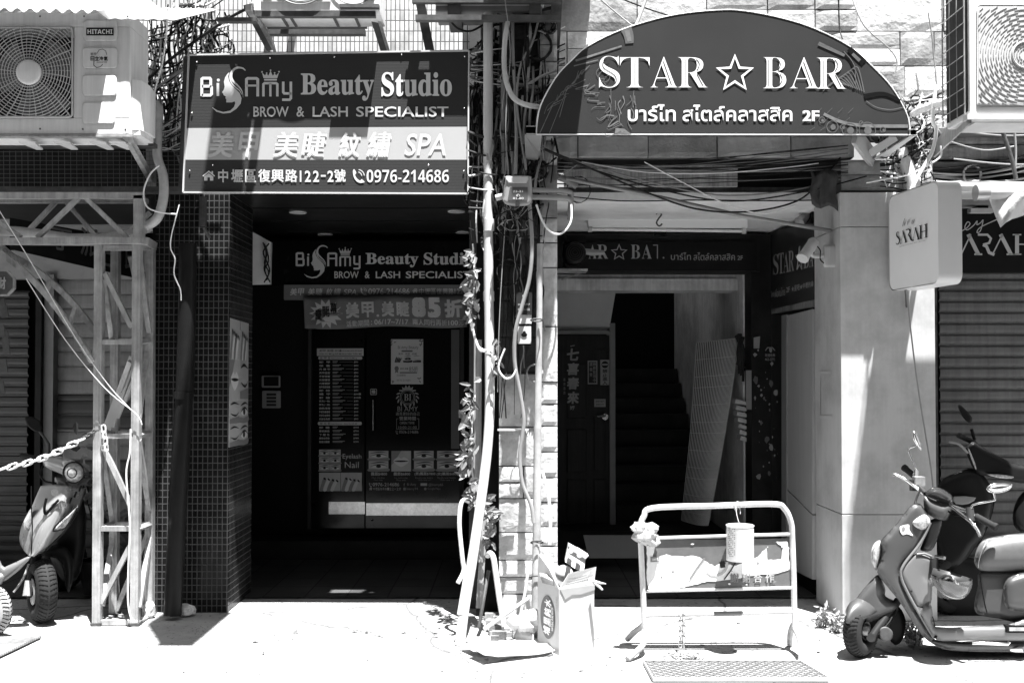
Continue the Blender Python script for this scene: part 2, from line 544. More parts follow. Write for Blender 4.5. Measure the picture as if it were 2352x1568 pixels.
# ------------------------------------------------------------------ tiled building with the beauty studio
TILEDARK = tile_mat('dark_mosaic_tile', .012, .075, .034, .046, .0035, .22, dirt=.5)
TILEPALE = tile_mat('pale_mosaic_tile', .66, .12, .032, .075, .004, .35, dirt=.35)
tb = thing('tiled_building', 'mosaic tiled building whose ground floor holds the beauty studio', 'building', (-1.6, 7.0, 0))
mb = MB(); a, b = P(351, 1400, 7.0), P(523, 1400, 7.0)
mb.box((a.x, 7.0, -.02), (b.x, 7.62, 3.0))
mb.build('column', TILEDARK, tb, 'dark mosaic tiled column')
mb = MB(); l, r = P(-200, 0, 7.22), P(1128, 0, 7.22)
mb.box((l.x-2, 7.22, 2.95), (r.x, 7.5, 9))
mb.build('upper_wall', TILEPALE, tb, 'pale mosaic tiled upper wall')
mb = MB(); c0, c1 = P(523, 0, 7.0), P(1145, 0, 6.9)
mb.box((c0.x-.75, 7.0, 2.86), (c1.x+.05, 9.5, 2.92))
for k in range(1, 4): mb.box((c0.x+.02, 7.0+k*.62, 2.853), (c1.x, 7.0+k*.62+.012, 2.862))
mb.build('ceiling', mat('black_ceiling_panel', .012, .35, var=.25), tb)
# black rear and side walls of the recess
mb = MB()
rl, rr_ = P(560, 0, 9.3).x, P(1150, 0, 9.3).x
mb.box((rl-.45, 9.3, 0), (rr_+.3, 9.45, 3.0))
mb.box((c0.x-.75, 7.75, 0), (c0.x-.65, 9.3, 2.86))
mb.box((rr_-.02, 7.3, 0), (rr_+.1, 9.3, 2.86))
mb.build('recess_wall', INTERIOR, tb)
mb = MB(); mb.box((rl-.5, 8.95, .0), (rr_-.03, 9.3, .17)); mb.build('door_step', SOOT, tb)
ring0 = None
for i, (px, py) in enumerate(((684,487),(1048,485),(747,538),(1063,533))):
    k = (2.86-EYE); v = (PPY-py)/FPX; D = k*(cos(PITCH)-v*sin(PITCH))/(sin(PITCH)+v*cos(PITCH))
    c = P(px, py, D)
    mb = MB(); mb.lathe([(.045,-.004),(.062,-.008),(.066,-.003),(.066,.0)], (c.x, D, 2.859), n=24)
    mb.disc((c.x, D, 2.853), .046, (0,0,-1), 20, 1)
    mb.build('downlight', [PALE, OFFWHITE], tb)
# ------------------------------------------------------------------ stone faced building with the bar entrance
STONES = [mat('cladding_stone_pale', .62, .85, var=.3, scale=7, bump=.7, bscale=35, dirt=.35),
          mat('cladding_stone_mid', .50, .85, var=.35, scale=7, bump=.7, bscale=30, dirt=.45),
          mat('cladding_stone_dark', .34, .85, var=.4, scale=6, bump=.7, bscale=30, dirt=.5),
          mat('mortar', .10, .9, var=.3)]
def stone_wall(mb, x0, x1, z0, z1, y, dep, seed, rowh=(.13, .24), colw=(.2, .46), flip=0):
    R = random.Random(seed); z = z0
    mb.box((x0+.004, y+.02, z0), (x1-.004, y+dep, z1), 3)
    while z < z1-.02:
        h = min(R.uniform(*rowh), z1-z)
        if z1-z-h < .07: h = z1-z
        x = x0
        while x < x1-.01:
            w = min(R.uniform(*colw), x1-x)
            if x1-x-w < .09: w = x1-x
            parts = [(z, h)] if h < .2 or R.random() < .6 else [(z, h*.5), (z+h*.5, h*.5)]
            for zz, hh in parts:
                n = 5; g = .004; rel = R.uniform(-.012, .012); mi = R.choice((0,0,0,1,1,2))
                rows = []
                for j in range(n+1):
                    row = []
                    for i in range(n+1):
                        px_ = x+g+(w-2*g)*i/n; pz = zz+g+(hh-2*g)*j/n
                        e = 0 if i in (0,n) or j in (0,n) else 1
                        d = -.004 - .006*e*(1+noise.noise(Vector((px_*9, pz*9, seed)))) + rel*.7
                        row.append(Vector((px_, y+d+.003*(1-e), pz)))
                    rows.append(row)
                mb.loft(rows, mi, False, False)
                e = [rows[0], [r[-1] for r in rows], rows[-1][::-1], [r[0] for r in rows][::-1]]
                for sidev in e:
                    mb.loft([[Vector((v.x, y+.03, v.z)) for v in sidev], sidev], mi, False, False)
            x += w
        z += h

sb = thing('stone_clad_building', 'stone clad building with the bar entrance passage', 'building', (1.2, 6.9, 0))
mb = MB(); px0, px1 = P(1145, 900, 6.70).x, P(1281, 900, 6.70).x
pm = P(1238, 900, 6.70).x
stone_wall(mb, px0, pm, 0, 1.62, 6.70, .5, 3, (.15,.3), (.16,.4))
mb.build('stone_pillar', STONES, sb, 'narrow stone clad pillar behind pipes and cables')
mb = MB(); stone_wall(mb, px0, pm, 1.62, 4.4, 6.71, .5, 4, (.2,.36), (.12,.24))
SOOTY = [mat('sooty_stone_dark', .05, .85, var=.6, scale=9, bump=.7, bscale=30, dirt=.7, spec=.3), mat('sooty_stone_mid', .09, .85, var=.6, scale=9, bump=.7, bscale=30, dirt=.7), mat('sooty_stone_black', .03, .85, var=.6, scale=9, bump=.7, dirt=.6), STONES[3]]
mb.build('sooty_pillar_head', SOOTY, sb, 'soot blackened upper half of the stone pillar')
mb = MB(); stone_wall(mb, pm+.004, px1, 0, 4.4, 6.66, .5, 6, (.22,.42), (.3,.4))
mb.build('corner_stone', STONES, sb, 'single file of weathered corner stones on the pillar edge')
mb = MB()
zl = P(1300, 363, 6.95).z
zb_ = P(1300,306,6.95).z
stone_wall(mb, P(1130,0,6.95).x, P(2750,0,6.95).x, zb_+.003, 5.0, 6.95, .3, 5, (.16,.3), (.22,.6))
mb.build('stone_wall', STONES, sb)
mb = MB(); stone_wall(mb, P(1242,0,6.94).x, P(1960,0,6.94).x, zl, zb_, 6.94, .3, 15, (.12,.26), (.25,.5))
mb.build('stone_band', [mat('band_stone_lightened', .86, .85, var=.2, scale=7, bump=.7, bscale=30, dirt=.2), mat('band_stone_lightened_mid', .72, .85, var=.3, scale=7, bump=.7, bscale=30, dirt=.3), mat('band_stone_lightened_low', .6, .85, var=.3, scale=7, bump=.7, dirt=.3), STONES[3]], sb)  # same cladding stone, lightened to make up for light the sign cover blocks
# recess under the stone: board, slot, beam
mb = MB()
mb.pb(1283, 364, 1930, 378, 7.0, .3, 1)
mb.pb(1296, 378, 1694, 428, 7.03, .05, 0)
mb.pb(1283, 430, 1905, 455, 7.10, .06, 2)
mb.pb(1694, 380, 1930, 432, 7.16, .05, 1)
mb.build('lintel_board', [mat('weathered_plywood', .50, .8, var=.3, scale=5, streak=.5, dirt=.4), SOOT, CONCRETE], sb)
mb = MB()
zc = P(1500, 459, 7.0).z
pl, pr = P(1281,0,6.9).x, P(1932,0,6.95).x
mb.box((pl-.1, 7.05, zc), (pr+.35, 8.75, zc+.06))
mb.build('passage_ceiling', mat('passage_ceiling_paint', .88, .8, var=.06, scale=3, dirt=.2), sb)
# beam carrying the inner sign
mb = MB(); mb.pb(1270, 536, 1745, 624, 8.5, .25)
mb.build('beam', mat('grimy_dark_beam', .03, .6, var=.4, dirt=.4), sb)
mb = MB()
WALLIN = mat('passage_plaster', .86, .85, var=.12, scale=3, dirt=.35, streak=.2)
# far lintel and white soffit band
mb.pb(1270, 640, 1712, 667, 8.98, .3); mb.pb(1270, 560, 1712, 640, 9.02, .85)
mb.build('inner_lintel', WALLIN, sb)
mb = MB()
xw = P(1706, 900, 8.8).x
# right wall of the stairwell, receding
mb.box((xw, 8.78, .0), (xw+.12, 12.5, 3.3))
mb.build('stairwell_wall', WALLIN, sb)
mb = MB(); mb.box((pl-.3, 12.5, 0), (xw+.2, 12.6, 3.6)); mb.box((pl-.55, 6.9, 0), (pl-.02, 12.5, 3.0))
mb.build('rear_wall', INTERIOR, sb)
# slanting stair soffit, roll and white post
mb = MB(); mb.prism([P(1276,670,9.95),P(1414,670,9.95),P(1400,753,9.95),P(1276,757,9.95)], (0,.3,0))
mb.build('stair_soffit', mat('soffit_paint', .6, .8, var=.08), sb)
mb = MB(); mb.tube([P(1276,762,9.9),P(1392,762,9.9),P(1400,766,9.9)], .025, 10); mb.build('soffit_pipe', GREY, sb)
mb = MB(); mb.pb(1401, 742, 1413, 1212, 9.95, .1); mb.build('door_post', GREY, sb)
# raised floor and steps
RISER = mat('dark_terrazzo', .03, .55, var=.3, dirt=.3)
mb = MB(); D1 = GD(1262); mb.box((pl-.2, D1, 0), (xw+.9, 12.6, .17)); mb.build('raised_floor', RISER, sb)
for i in range(9):
    mb = MB(); mb.box((P(1414,0,10.2).x, 10.15+i*.25, .17+i*.17), (xw-.02, 12.55, .17+(i+1)*.17-.004)); mb.build('stair', RISER, sb)
# dark right side wall of the passage, then the smooth slab pillar
SIDEX = P(1712, 900, 8.75).x
mb = MB(); mb.box((SIDEX, 8.52, 0), (SIDEX+.165, 8.76, 2.79)); mb.build('inner_pier', mat('black_pier', .018, .5, var=.5, dirt=.3), sb)
SLAB = mat('smooth_stone_slab', .52, .6, var=.10, scale=2.2, streak=.07, dirt=.18, bump=.08, bscale=12)
xl, xr, ztop = P(1932,900,6.75).x, P(2149,900,6.75).x, P(2000,441,6.75).z
mb = MB()
zz = [0, P(2000,1181,6.75).z, P(2000,521,6.75).z, ztop]
for i in range(3): mb.box((xl, 6.75, zz[i]+.002), (xr, 7.33, zz[i+1]-.002))
mb.box((xl+.012, 6.762, 0), (xr-.012, 7.32, ztop-.01), 1)
mb.build('slab_pillar', [SLAB, SOOT], sb, 'smooth pale stone pillar in large slabs', bevel=.004)
mb = MB()
for p, q in (((1884,848),(1884,958)),): pass
def side(px, py, off=0.0):
    """point on the left face of the slab pillar"""
    u = (px-CX)/FPX; D = (xl-off)/u; return P(px, py, D)
for q in (((1880,852),(1908,852),(1908,858),(1880,858)),((1880,858),(1884,858),(1884,960),(1880,960)),((1884,954),(1910,954),(1910,962),(1884,962))):
    mb.quad(*[side(x, y, .003) for x, y in q])
mb.build('tape_mark', PALE, sb)
# gap wall above the pillar and under the right neighbour's air conditioner
mb = MB()
stone_wall(mb, P(1930,0,6.9).x, P(2140,0,6.9).x, P(0,438,6.9).z, P(0,366,6.9).z, 6.9, .3, 11, (.2,.4), (.3,.5))
mb.build('pillar_head', STONES, sb)

mb = MB(); mb.box((px0-.1, 7.0, 5.0), (9.5, 13.2, 5.2)); mb.build('roof', CONCRETE, sb)
# ------------------------------------------------------------------ right shop with roller shutter
rs = thing('shutter_shop', 'shop with lowered grey roller shutter under black sign', 'building', (4.3, 8.2, 0))
SHUT = mat('grey_shutter', .15, .6, 0, var=.1, scale=3, streak=.25, dirt=.3)
def shutter(mb, x0, x1, z0, z1, y, pitch, amp=.018, mi=0, groove=.2):
    z = z0
    while z < z1:
        h = min(pitch, z1-z); pr_ = [(0,0),(.08,-amp*.8),(.3,-amp),(.7,-amp*.9),(1-groove,-amp*.55),(1-groove*.7,.006),(1,.004)]
        mb.loft([[Vector((x0, y+d, z+t*h)), Vector((x1, y+d, z+t*h))] for t, d in pr_], mi, False, False)
        z += pitch
mb = MB(); shutter(mb, P(2150,0,8.2).x, 7.5, 0, P(2200,560,8.2).z, 8.2, .0885)
mb.build('roller_shutter', SHUT, rs)
mb = MB(); mb.box((P(2150,0,8.2).x-.05, 8.25, 0), (7.5, 8.4, 3.6)); mb.build('rear_wall', SOOT, rs)
mb = MB(); mb.pb(2128, 440, 2139, 1380, 7.6, .08); mb.pb(2141, 440, 2150, 1330, 8.1, .1); build_each(mb,'shutter_rail', [RUSTY], rs)
mb = MB()
stone_wall(mb, P(2100,0,7.1).x, 7.5, P(0,368,7.1).z, P(0,296,7.1).z, 7.1, .3, 21, (.3,.4), (.5,.9))
mb.build('concrete_beam', [CONCRETE, CONCRETE, CONCRETE, SOOT], rs)
mb = MB(); mb.pb(2105, 296, 2700, 300, 7.0, .1); mb.pb(2105, 372, 2700, 384, 7.05, .06, 0); mb.pb(2105, 384, 2700, 416, 7.3, .2, 1); mb.build('dark_slot', [RUSTY, BLACK], rs)
mb = MB(); mb.pb(2140, 417, 2700, 441, 7.0, .3); mb.build('fascia', PALE, rs)
mb = MB(); mb.pb(2140, 446, 2700, 470, 7.9, .2); mb.build('soffit_strip', mat('aged_pale_board', .3, .7, var=.25, dirt=.3), rs)

# ------------------------------------------------------------------ left neighbour
ln = thing('left_shop', 'shaded shop front with pale roller shutter behind the steel truss', 'building', (-4.2, 9.0, 0))
PALESHUT = mat('pale_shutter', .30, .55, var=.08, scale=3, streak=.2, dirt=.2)
DARKBAND = mat('dark_shutter_band', .06, .5, var=.2)
xa, xb = P(122,0,8.9).x, P(345,0,8.9).x
mb = MB(); zt = P(0,622,8.9).z
b0, b1, b2, b3 = (P(0,y,8.9).z for y in (984, 905, 1050, 1110))
for z0, z1, mi in ((0, P(0,1180,8.9).z, 1), (P(0,1180,8.9).z, P(0,1120,8.9).z, 0), (P(0,1120,8.9).z, P(0,1055,8.9).z, 1), (P(0,1055,8.9).z, P(0,984,8.9).z, 0), (b0, b1, 1), (b1, zt, 0)):
    shutter(mb, xa, xb, z0, z1, 8.9, .125, .012, mi, .12)
mb.build('pale_roller_shutter', [PALESHUT, DARKBAND], ln)
mb = MB(); shutter(mb, P(-200,0,8.9).x, P(74,0,8.9).x, 0, P(0,668,8.9).z, 8.9, .085, .02, 0, .3)
mb.build('dark_roller_shutter', mat('dark_shutter', .07, .5, var=.2, dirt=.3), ln)
mb = MB(); mb.pb(76, 640, 96, 1300, 8.75, .2, 1); mb.pb(96, 630, 124, 1300, 8.8, .2); mb.build('shutter_post', [GREY, SOOT], ln)
mb = MB(); mb.box((P(-200,0,9).x, 9.05, 0), (P(352,0,9.0).x, 9.2, 3.6))
mb.pb(345, 440, 420, 1330, 7.75, .3)
mb.build('rear_wall', INTERIOR, ln)
mb = MB(); mb.pb(-200, 575, 345, 640, 8.85, .1); mb.pb(110, 470, 345, 520, 8.6, .4); mb.pb(-100, 502, 24, 545, 8.3, .2); mb.pb(278, 560, 342, 622, 8.5, .3)
mb.build('white_head_panel', mat('dull_white_panel', .34, .7, var=.1, dirt=.3), ln)
mb = MB()
zc2 = P(0, 430, 6.9).z
mb.box((P(-200,0,6.9).x-1, 7.02, zc2), (P(351,0,7.0).x, 9.1, zc2+.06)); mb.build('ceiling', SOOT, ln)
# dark fascia with the wire mesh grille under the air conditioner
mb = MB(); mb.pb(-300, 335, 440, 440, 6.96, .2); mb.build('fascia', mat('dark_grimy_fascia', .03, .7, var=.5, dirt=.5, scale=9), ln)
mb = MB()
for i in range(34):
    x = -20+i*14.0; mb.tube([P(x,347,6.9),P(x+1,432,6.9)], .0022, 4)
for j in range(9): mb.tube([P(-30,349+j*10,6.895),P(442,349+j*10,6.895)], .0022, 4)
mb.build('wire_mesh', mat('grey_wire', .16, .5, .3), ln)
mb = MB(); mb.pb(-300, 326, 352, 336, 6.6, .08); mb.pb(-300, 428, 420, 440, 6.72, .1); build_each(mb,'fascia_rail', RUSTY, ln)
# slanting dark sign seen through the truss
ns = thing('hanging_sign', 'dark slanting shop sign with cut off characters behind the truss', 'sign', P(150,640,8.0))
TL, TR, BR, BL = P(22,500,7.4), P(338,556,8.6), P(338,645,8.6), P(22,572,7.4)
mb = MB(); mb.prism([TL,TR,BR,BL], (0,.08,0)); mb.build('panel', SOOT, ns)
def ns_map(u0, v0, u1, v1):
    def f(u, v):
        a = u0+(u1-u0)*u; b = v0+(v1-v0)*v
        return BL.lerp(BR, a).lerp(TL.lerp(TR, a), b) + Vector((0,-.01,0))
    return f
mb = MB(); mb.textm('派', ns_map(.48,.3,.62,1.1), 0, .01); mb.textm('王', ns_map(.66,.15,.78,.85), 0, .01); mb.textm('印', ns_map(.82,.1,.95,.85), 0, .01); mb.textm('丁', ns_map(.28,.3,.42,.95), 0, .01)
mb.build('lettering', GREY, ns)
# ------------------------------------------------------------------ lettering helpers
def logo(mb, T, D, w=1.0, mi=0):
    """rounded 'Bi', woman profile S, 'Amy' and crown; T maps outer sign px"""
    t = lambda pts: [T(x, y) for x, y in pts]
    z = lambda pts: [(352.8+.2*x, .2*y) for x, y in pts]
    sw = 6.4*w
    mb.stroke(t(sm([(464,182),(482,180),(485,184),(484,194),(464,199)],1)[:0] or [(463.5,221),(463.5,182),(466,180),(482,180),(484,183),(484,196),(482,198.5),(464,198.5)]), sw, D, mi)
    mb.stroke(t([(482,198.5),(486,201),(486,216),(483,219),(463.5,219)]), sw, D, mi)
    mb.stroke(t([(500.5,191),(500.5,221)]), 6*w, D, mi); mb.ell(*T(501.5,184.5), 3.4*w, 3.4*w, D, mi)
    mb.stroke(t([(566,222),(566,183),(569,180.5),(589,180.5),(592,183),(592,222)]), sw, D, mi); mb.stroke(t([(566,197),(592,197)]), 4.6*w, D, mi)
    mb.stroke(t([(605,222),(605,194),(608,191.5),(634,191.5),(637,194),(637,222)]), 5.6*w, D, mi); mb.stroke(t([(621,191.5),(621,222)]), 5.2*w, D, mi)
    mb.stroke(t([(650.5,188),(650.5,212),(653,215),(669,215)]), 5.8*w, D, mi); mb.stroke(t([(668,188),(668,226),(665,229.5),(648,229.5)]), 5.8*w, D, mi)
    face = [(870,830),(845,855),(822,890),(808,940),(815,1000),(805,1035),(785,1060),(800,1080),(803,1095),(818,1104),(830,1112),(824,1128),(836,1145),(834,1178),(900,1178),(930,1166),(938,1188),(922,1232),(880,1272),(800,1288),(730,1268),(672,1235),(720,1284),(800,1306),(880,1298),(950,1252),(1000,1192),(1010,1130),(988,1072),(948,1030),(900,985),(866,930),(856,880)]
    mb.flat(t(z(face)), D, mi)
    q = [Vector((x, y, 0)) for x, y in z([(1055,812),(1022,786),(970,779),(922,800),(893,850),(898,910),(940,960),(990,1010),(1020,1062),(1027,1122)])]
    q = catmull(q, 4); n = len(q)
    mb.stroke(t([(p.x, p.y) for p in q]), [w*(.6+4.6*sin(pi*min(1,.08+i/n))**.8) for i in range(n)], D, mi)
    q = catmull([Vector((x, y, 0)) for x, y in z([(908,800),(878,850),(880,920),(920,985),(985,1040),(1014,1088)])], 4); n = len(q)
    mb.stroke(t([(p.x, p.y) for p in q]), [w*(.5+2.6*sin(pi*i/n)) for i in range(n)], D-.001, mi)
    cr = z([(1245,835),(1278,868),(1298,848),(1318,872),(1343,815),(1368,872),(1390,848),(1408,868),(1440,835),(1420,900),(1262,900)])
    mb.flat(t(cr), D, mi); mb.flat(t(z([(1268,908),(1416,908),(1414,928),(1270,928)])), D, mi)
    for x, y in ((1245,828),(1298,843),(1343,810),(1390,840),(1440,826)): mb.ell(*T(*z([(x, y)])[0]), 1.9*w, 1.9*w, D, mi, 10)

def house(mb, x0, y0, x1, y1, D, mi=0, hole=1):
    w, h = x1-x0, y1-y0; f = lambda a, b: (x0+w*a, y0+h*b)
    mb.flat([f(0,.52),f(.5,0),f(.72,.2),f(.72,.05),f(.84,.05),f(.84,.34),f(1,.52),f(.94,.6),f(.5,.16),f(.06,.6)], D, mi)
    mb.flat([f(.5,.26),f(.86,.6),f(.86,1),f(.6,1),f(.6,.68),f(.4,.68),f(.4,1),f(.14,1),f(.14,.6)], D, mi)

def phone(mb, x0, y0, x1, y1, D, mi=0):
    w, h = x1-x0, y1-y0; f = lambda a, b: (x0+w*a, y0+h*b)
    pts = [f(.02,.12),f(.14,.0),f(.3,.28),f(.2,.42),f(.34,.68),f(.6,.86),f(.74,.76),f(.98,.96),f(.86,1.02),f(.6,1.04),f(.3,.9),f(.08,.56)]
    mb.flat(sm(pts, 3), D, mi)
    for r in (.34, .56):
        mb.stroke([f(.42+r*sin(a)*.95, .5-r*cos(a)*.85) for a in [radians(8+10*i) for i in range(9)]], w*.07, D, mi)

# ------------------------------------------------------------------ big beauty studio sign
DS = 6.65
s1 = thing('sign_board', 'wide dark sheet sign with white beauty studio lettering hung above the black recess', 'sign', P(750, 445, DS))
TL, TR, BR, BL = (434,127),(1077,117),(1075,445),(421,442)
def on(u, v):
    return (TL[0]*(1-u)*(1-v)+TR[0]*u*(1-v)+BL[0]*(1-u)*v+BR[0]*u*v, TL[1]*(1-u)*(1-v)+TR[1]*u*(1-v)+BL[1]*(1-u)*v+BR[1]*u*v)
CORR = mat('corrugated_sign_sheet', .040, .8, var=.06, scale=2, spec=.06)
if 'wave' not in CORR.node_tree.nodes:
    N = CORR.node_tree.nodes; L = CORR.node_tree.links
    w_ = N.new('ShaderNodeTexWave'); w_.name = 'wave'; w_.bands_direction = 'Z'; w_.inputs['Scale'].default_value = 32
    tc_ = N.new('ShaderNodeTexCoord'); L.new(tc_.outputs['Object'], w_.inputs['Vector'])
    bp_ = N.new('ShaderNodeBump'); bp_.inputs['Strength'].default_value = .12; bp_.inputs['Distance'].default_value = .004
    L.new(w_.outputs['Fac'], bp_.inputs['Height']); L.new(bp_.outputs[0], N['Principled BSDF'].inputs['Normal'])
mb = MB()
va, vb = .532, .762
mb.prism([P(*on(0,0),DS),P(*on(1,0),DS),P(*on(1,va),DS),P(*on(0,va),DS)], (0,.04,0), 0)
mb.prism([P(*on(0,va),DS),P(*on(1,va),DS),P(*on(1,vb),DS),P(*on(0,vb),DS)], (0,.04,0), 1)
mb.prism([P(*on(0,vb),DS),P(*on(1,vb),DS),P(*on(1,1),DS),P(*on(0,1),DS)], (0,.04,0), 0)
mb.build('panel', [CORR, mat('sign_band_grey', .40, .45, var=.04, scale=2)], s1)
mb = MB()
c = [P(*on(u,v),DS-.004) for u, v in ((0,0),(1,0),(1,1),(0,1))]
for i in range(4): mb.bar(c[i], c[(i+1)%4], .009, .02)
mb.build('edge_trim', PALE, s1)
mb = MB(); mb.prism([P(422,130,DS+.05),P(434,128,DS+.05),P(421,442,DS+.05),P(409,440,DS+.05)], (0,.1,0)); mb.build('side_return', RUSTY, s1)
mb = MB()
for u in (.03,.5,.97):
    for v in (.06,.5,.94):
        p = P(*on(u, v), DS+.05); mb.bar(p, p+Vector((0,.3 if v < .6 else .12,0)), .03, .03)
mb.build('rear_frame', RUSTY, s1)
DL = DS-.004
mb = MB(); logo(mb, lambda x, y: (x, y), DL); mb.build('logo', mat('sign_vinyl_white', .58, .5, var=.03), s1, 'white profile of a woman with a crown and rounded letters')
mb = MB()
mb.text('𝐁𝐞𝐚𝐮𝐭𝐲', 691, 169, 859, 232, DL, 0, .012); mb.text('𝐒𝐭𝐮𝐝𝐢𝐨', 876, 166, 1038, 222, DL, 0, .012)
for wd, x0, x1 in (('BROW',582,663),('&',681,699),('LASH',718,799),('SPECIALIST',818,1030)):
    mb.text(wd, x0, 245, x1, 268.5, DL, 0, .012)
for ch, x0, x1 in (('美',477,537),('甲',547,597),('美',627,686),('睫',692,751),('紋',777,829),('繡',841,900)):
    mb.text(ch, x0, 303, x1, 362, DL, 0, .022, .18)
mb.text('SPA', 929, 307, 1024, 358, DL, 0, .01, .2)
house(mb, 465, 392, 494, 415, DL)
xs = 500
for ch, x0, x1 in (('中',501,524),('壢',531,558),('區',563,588),('復',593,621),('興',623,652),('路',655,683),('號',768,794)):
    mb.text(ch, x0, 389, x1, 419, DL, 0, .02)
mb.text('𝟏𝟐𝟐', 0,0,0,0, DL) if False else None
for ch, x0, x1 in (('1',688.5,692.2),('2',700,714),('2',719,733),('-',737,748),('2',752,766)): mb.text(ch, x0, 392 if ch != '-' else 402, x1, 418 if ch != '-' else 406, DL, 0, .02)
phone(mb, 810, 389, 838, 419, DL)
mb.text('𝟬𝟵𝟳𝟲-𝟮𝟭𝟰𝟲𝟴𝟲', 842, 390, 1031, 419, DL, 0, -.006)
mb.build('lettering', MATS['sign_vinyl_white'], s1)
mb = MB()
for u, v in ((.03,.05),(.29,.03),(.52,.03),(.76,.02),(.985,.04),(.02,.42),(.985,.4),(.02,.84),(.985,.84),(.1,.8),(.86,.8),(.53,.85)):
    p = P(*on(u, v), DL-.002); mb.lathe([(.006,0),(.005,.005),(.0,.007)], p, (0,-1,0), 8)
build_each(mb,'screw', CHROME, s1)

# ------------------------------------------------------------------ arched bar sign
DB = 6.42
s2 = thing('arched_sign', 'dark arched bar sign with star over the passage', 'sign', P(1660, 310, DB))
arch = [(1232,309),(1233,290),(1239,252),(1254,217),(1282,171),(1317,135),(1345,110),(1408,77),(1482,51),(1559,33),(1646,24),(1709,25.5),(1799,43),(1873,67),(1950,106),(2004,153),(2049,202),(2080,256),(2089,288),(2090,310)]
ap = [(p.x, p.y) for p in catmull([Vector((x, y, 0)) for x, y in arch], 4)]
GLOSS = mat('glossy_sign_sheet', .042, .35, var=.08, scale=2, coat=.06)
mb = MB(); mb.pp(ap, DB, .05); mb.build('panel', GLOSS, s2)
mb = MB()
edge = [P(x, y, DB) for x, y in ap]
for off in (0,):
    mb.tube(edge, .004, 5); mb.tube([edge[-1], edge[0]], .004, 5)
cv = [P(x, y, DB) for x, y in ap]
mc = MB(); mc.loft([[p+Vector((0,.05,-.004)) for p in cv], [p+Vector((0,.52,-.004)) for p in cv]])
mc.build('top_cover', mat('grey_sheet_cover', .3, .6), s2, solid=.004)
back = [P(x, y, DB)+Vector((0,.10,.02)) for x, y in ap]
mb.tube(back, .006, 5)
mb.build('edge_trim', WHITE, s2)
mb = MB()
for x0, x1, y0, y1 in ((1208,1231,291,308),(2087,2104,298,311)):
    for a, b in (((x0,y0),(x1,y0)),((x1,y0),(x1,y1)),((x1,y1),(x0,y1)),((x0,y1),(x0,y0))):
        mb.prism([P(a[0],a[1],DB-.01), P(b[0],b[1],DB-.01), P(b[0],b[1],DB+.5), P(a[0],a[1],DB+.5)], (0,0,.004), 0)
    mb.pb(x0+1.5, y0+1.5, x1-1.5, y1-1.5, DB+.05, .4, 1)
mb.build('frame_tube', [PALE, BLACK], s2)
mb = MB()
DT = DB-.005
for t_, x0, x1, y0, y1 in (('𝐒',1376,1424,129,202),('𝐓',1424,1492,132,201),('𝐀',1494,1556,131,201),('𝐑',1557,1626,132,201),('𝐁',1753,1806,132,203),('𝐀',1814,1880,132,203),('𝐑',1876,1944,133,204)):
    mb.text(t_, x0, y0, x1, y1, DT, 0, -.012)
mb.build('lettering', WHITE, s2)
mb = MB()
# inline cut through the thick stems
DI = DT-.0015
for pts in ([(1404,136),(1389,144),(1391,157),(1414,172),(1419,187),(1409,197)],[(1462,137),(1462,197)],[(1527,141),(1546,196)],[(1577,137),(1577,197)],[(1604,170),(1618,197)],[(1603,136),(1610,148),(1604,163)],[(1768,137),(1768,198)],[(1791,137),(1796,149),(1790,163)],[(1795,170),(1800,184),(1792,198)],[(1849,142),(1869,198)],[(1896,138),(1896,200)],[(1922,172),(1936,200)],[(1921,137),(1928,150),(1922,164)]):
    mb.stroke([(p.x, p.y) for p in catmull([Vector((a-3.4, b, 0)) for a, b in pts], 4)], 1.7, DI)
mb.build('inline_cut', GLOSS, s2)
mb = MB()
st = [(1688+(41 if i%2==0 else 17.5)*sin(i*pi/5), 170-(41 if i%2==0 else 17.5)*cos(i*pi/5)) for i in range(10)]
mb.stroke(st, 5, DT, 0, True); mb.build('star', WHITE, s2, 'white outlined five pointed star')
mb = MB(); mb.text('บาร์ไท', 1442, 240, 1552, 279, DT, 0, .014); mb.text('สไตล์คลาสสิค', 1568, 241, 1820, 279, DT, 0, .014); mb.text('2F', 1843, 254, 1882, 279, DT, 0, .03)
mb.build('small_lettering', WHITE, s2)
# splashes of print: pale swirls, lemon rim and bubbles
R = random.Random(4)
mb = MB()
ART = [0, 1]
def curve(pts, w0, w1, mi=0, off=0.0):
    q = catmull([Vector((a, b, 0)) for a, b in pts], 5); n = len(q)
    mb.stroke([(p.x, p.y) for p in q], [w0+(w1-w0)*i/n for i in range(n)], DT+.0012-off, mi)
for i in range(13):
    t = i/13; x = 1250+t*92; y = 262-t*98
    curve([(x, y), (x+8+R.uniform(-4,12), y-14+R.uniform(-6,6)), (x+20+R.uniform(-6,14), y-22+R.uniform(-10,8))], R.uniform(1.5,4), .6, i%2, .0002*(i%5))
for i in range(17):
    t = i/17; x = 1350+t*88+R.uniform(-7,7); y = 190+t*112+R.uniform(-8,8)
    curve([(x, y), (x-12+R.uniform(-18,10), y+6+R.uniform(-9,8)), (x-26+R.uniform(-14,22), y-2+R.uniform(-12,12))], R.uniform(1,3.4), .5, i%2, .0002*(i%6))
for i in range(15):
    x = 1390+R.uniform(0,75); y = R.uniform(195,262)
    curve([(x, y), (x+R.uniform(-6,6), y+R.uniform(10,26)), (x+R.uniform(-12,12), y+R.uniform(20,44))], R.uniform(.6,2.6), R.uniform(.5,2), i%2, .0002*(i%6))
for x0, y0, x1, y1, w_ in ((1322,140,1428,106,5),(1318,152,1374,138,3),(1240,306,1270,240,2),(1262,306,1306,196,1.6),(1285,270,1300,215,2)):
    curve([(x0,y0),((x0+x1)/2,(y0+y1)/2),(x1,y1)], w_, w_*.7, 1)
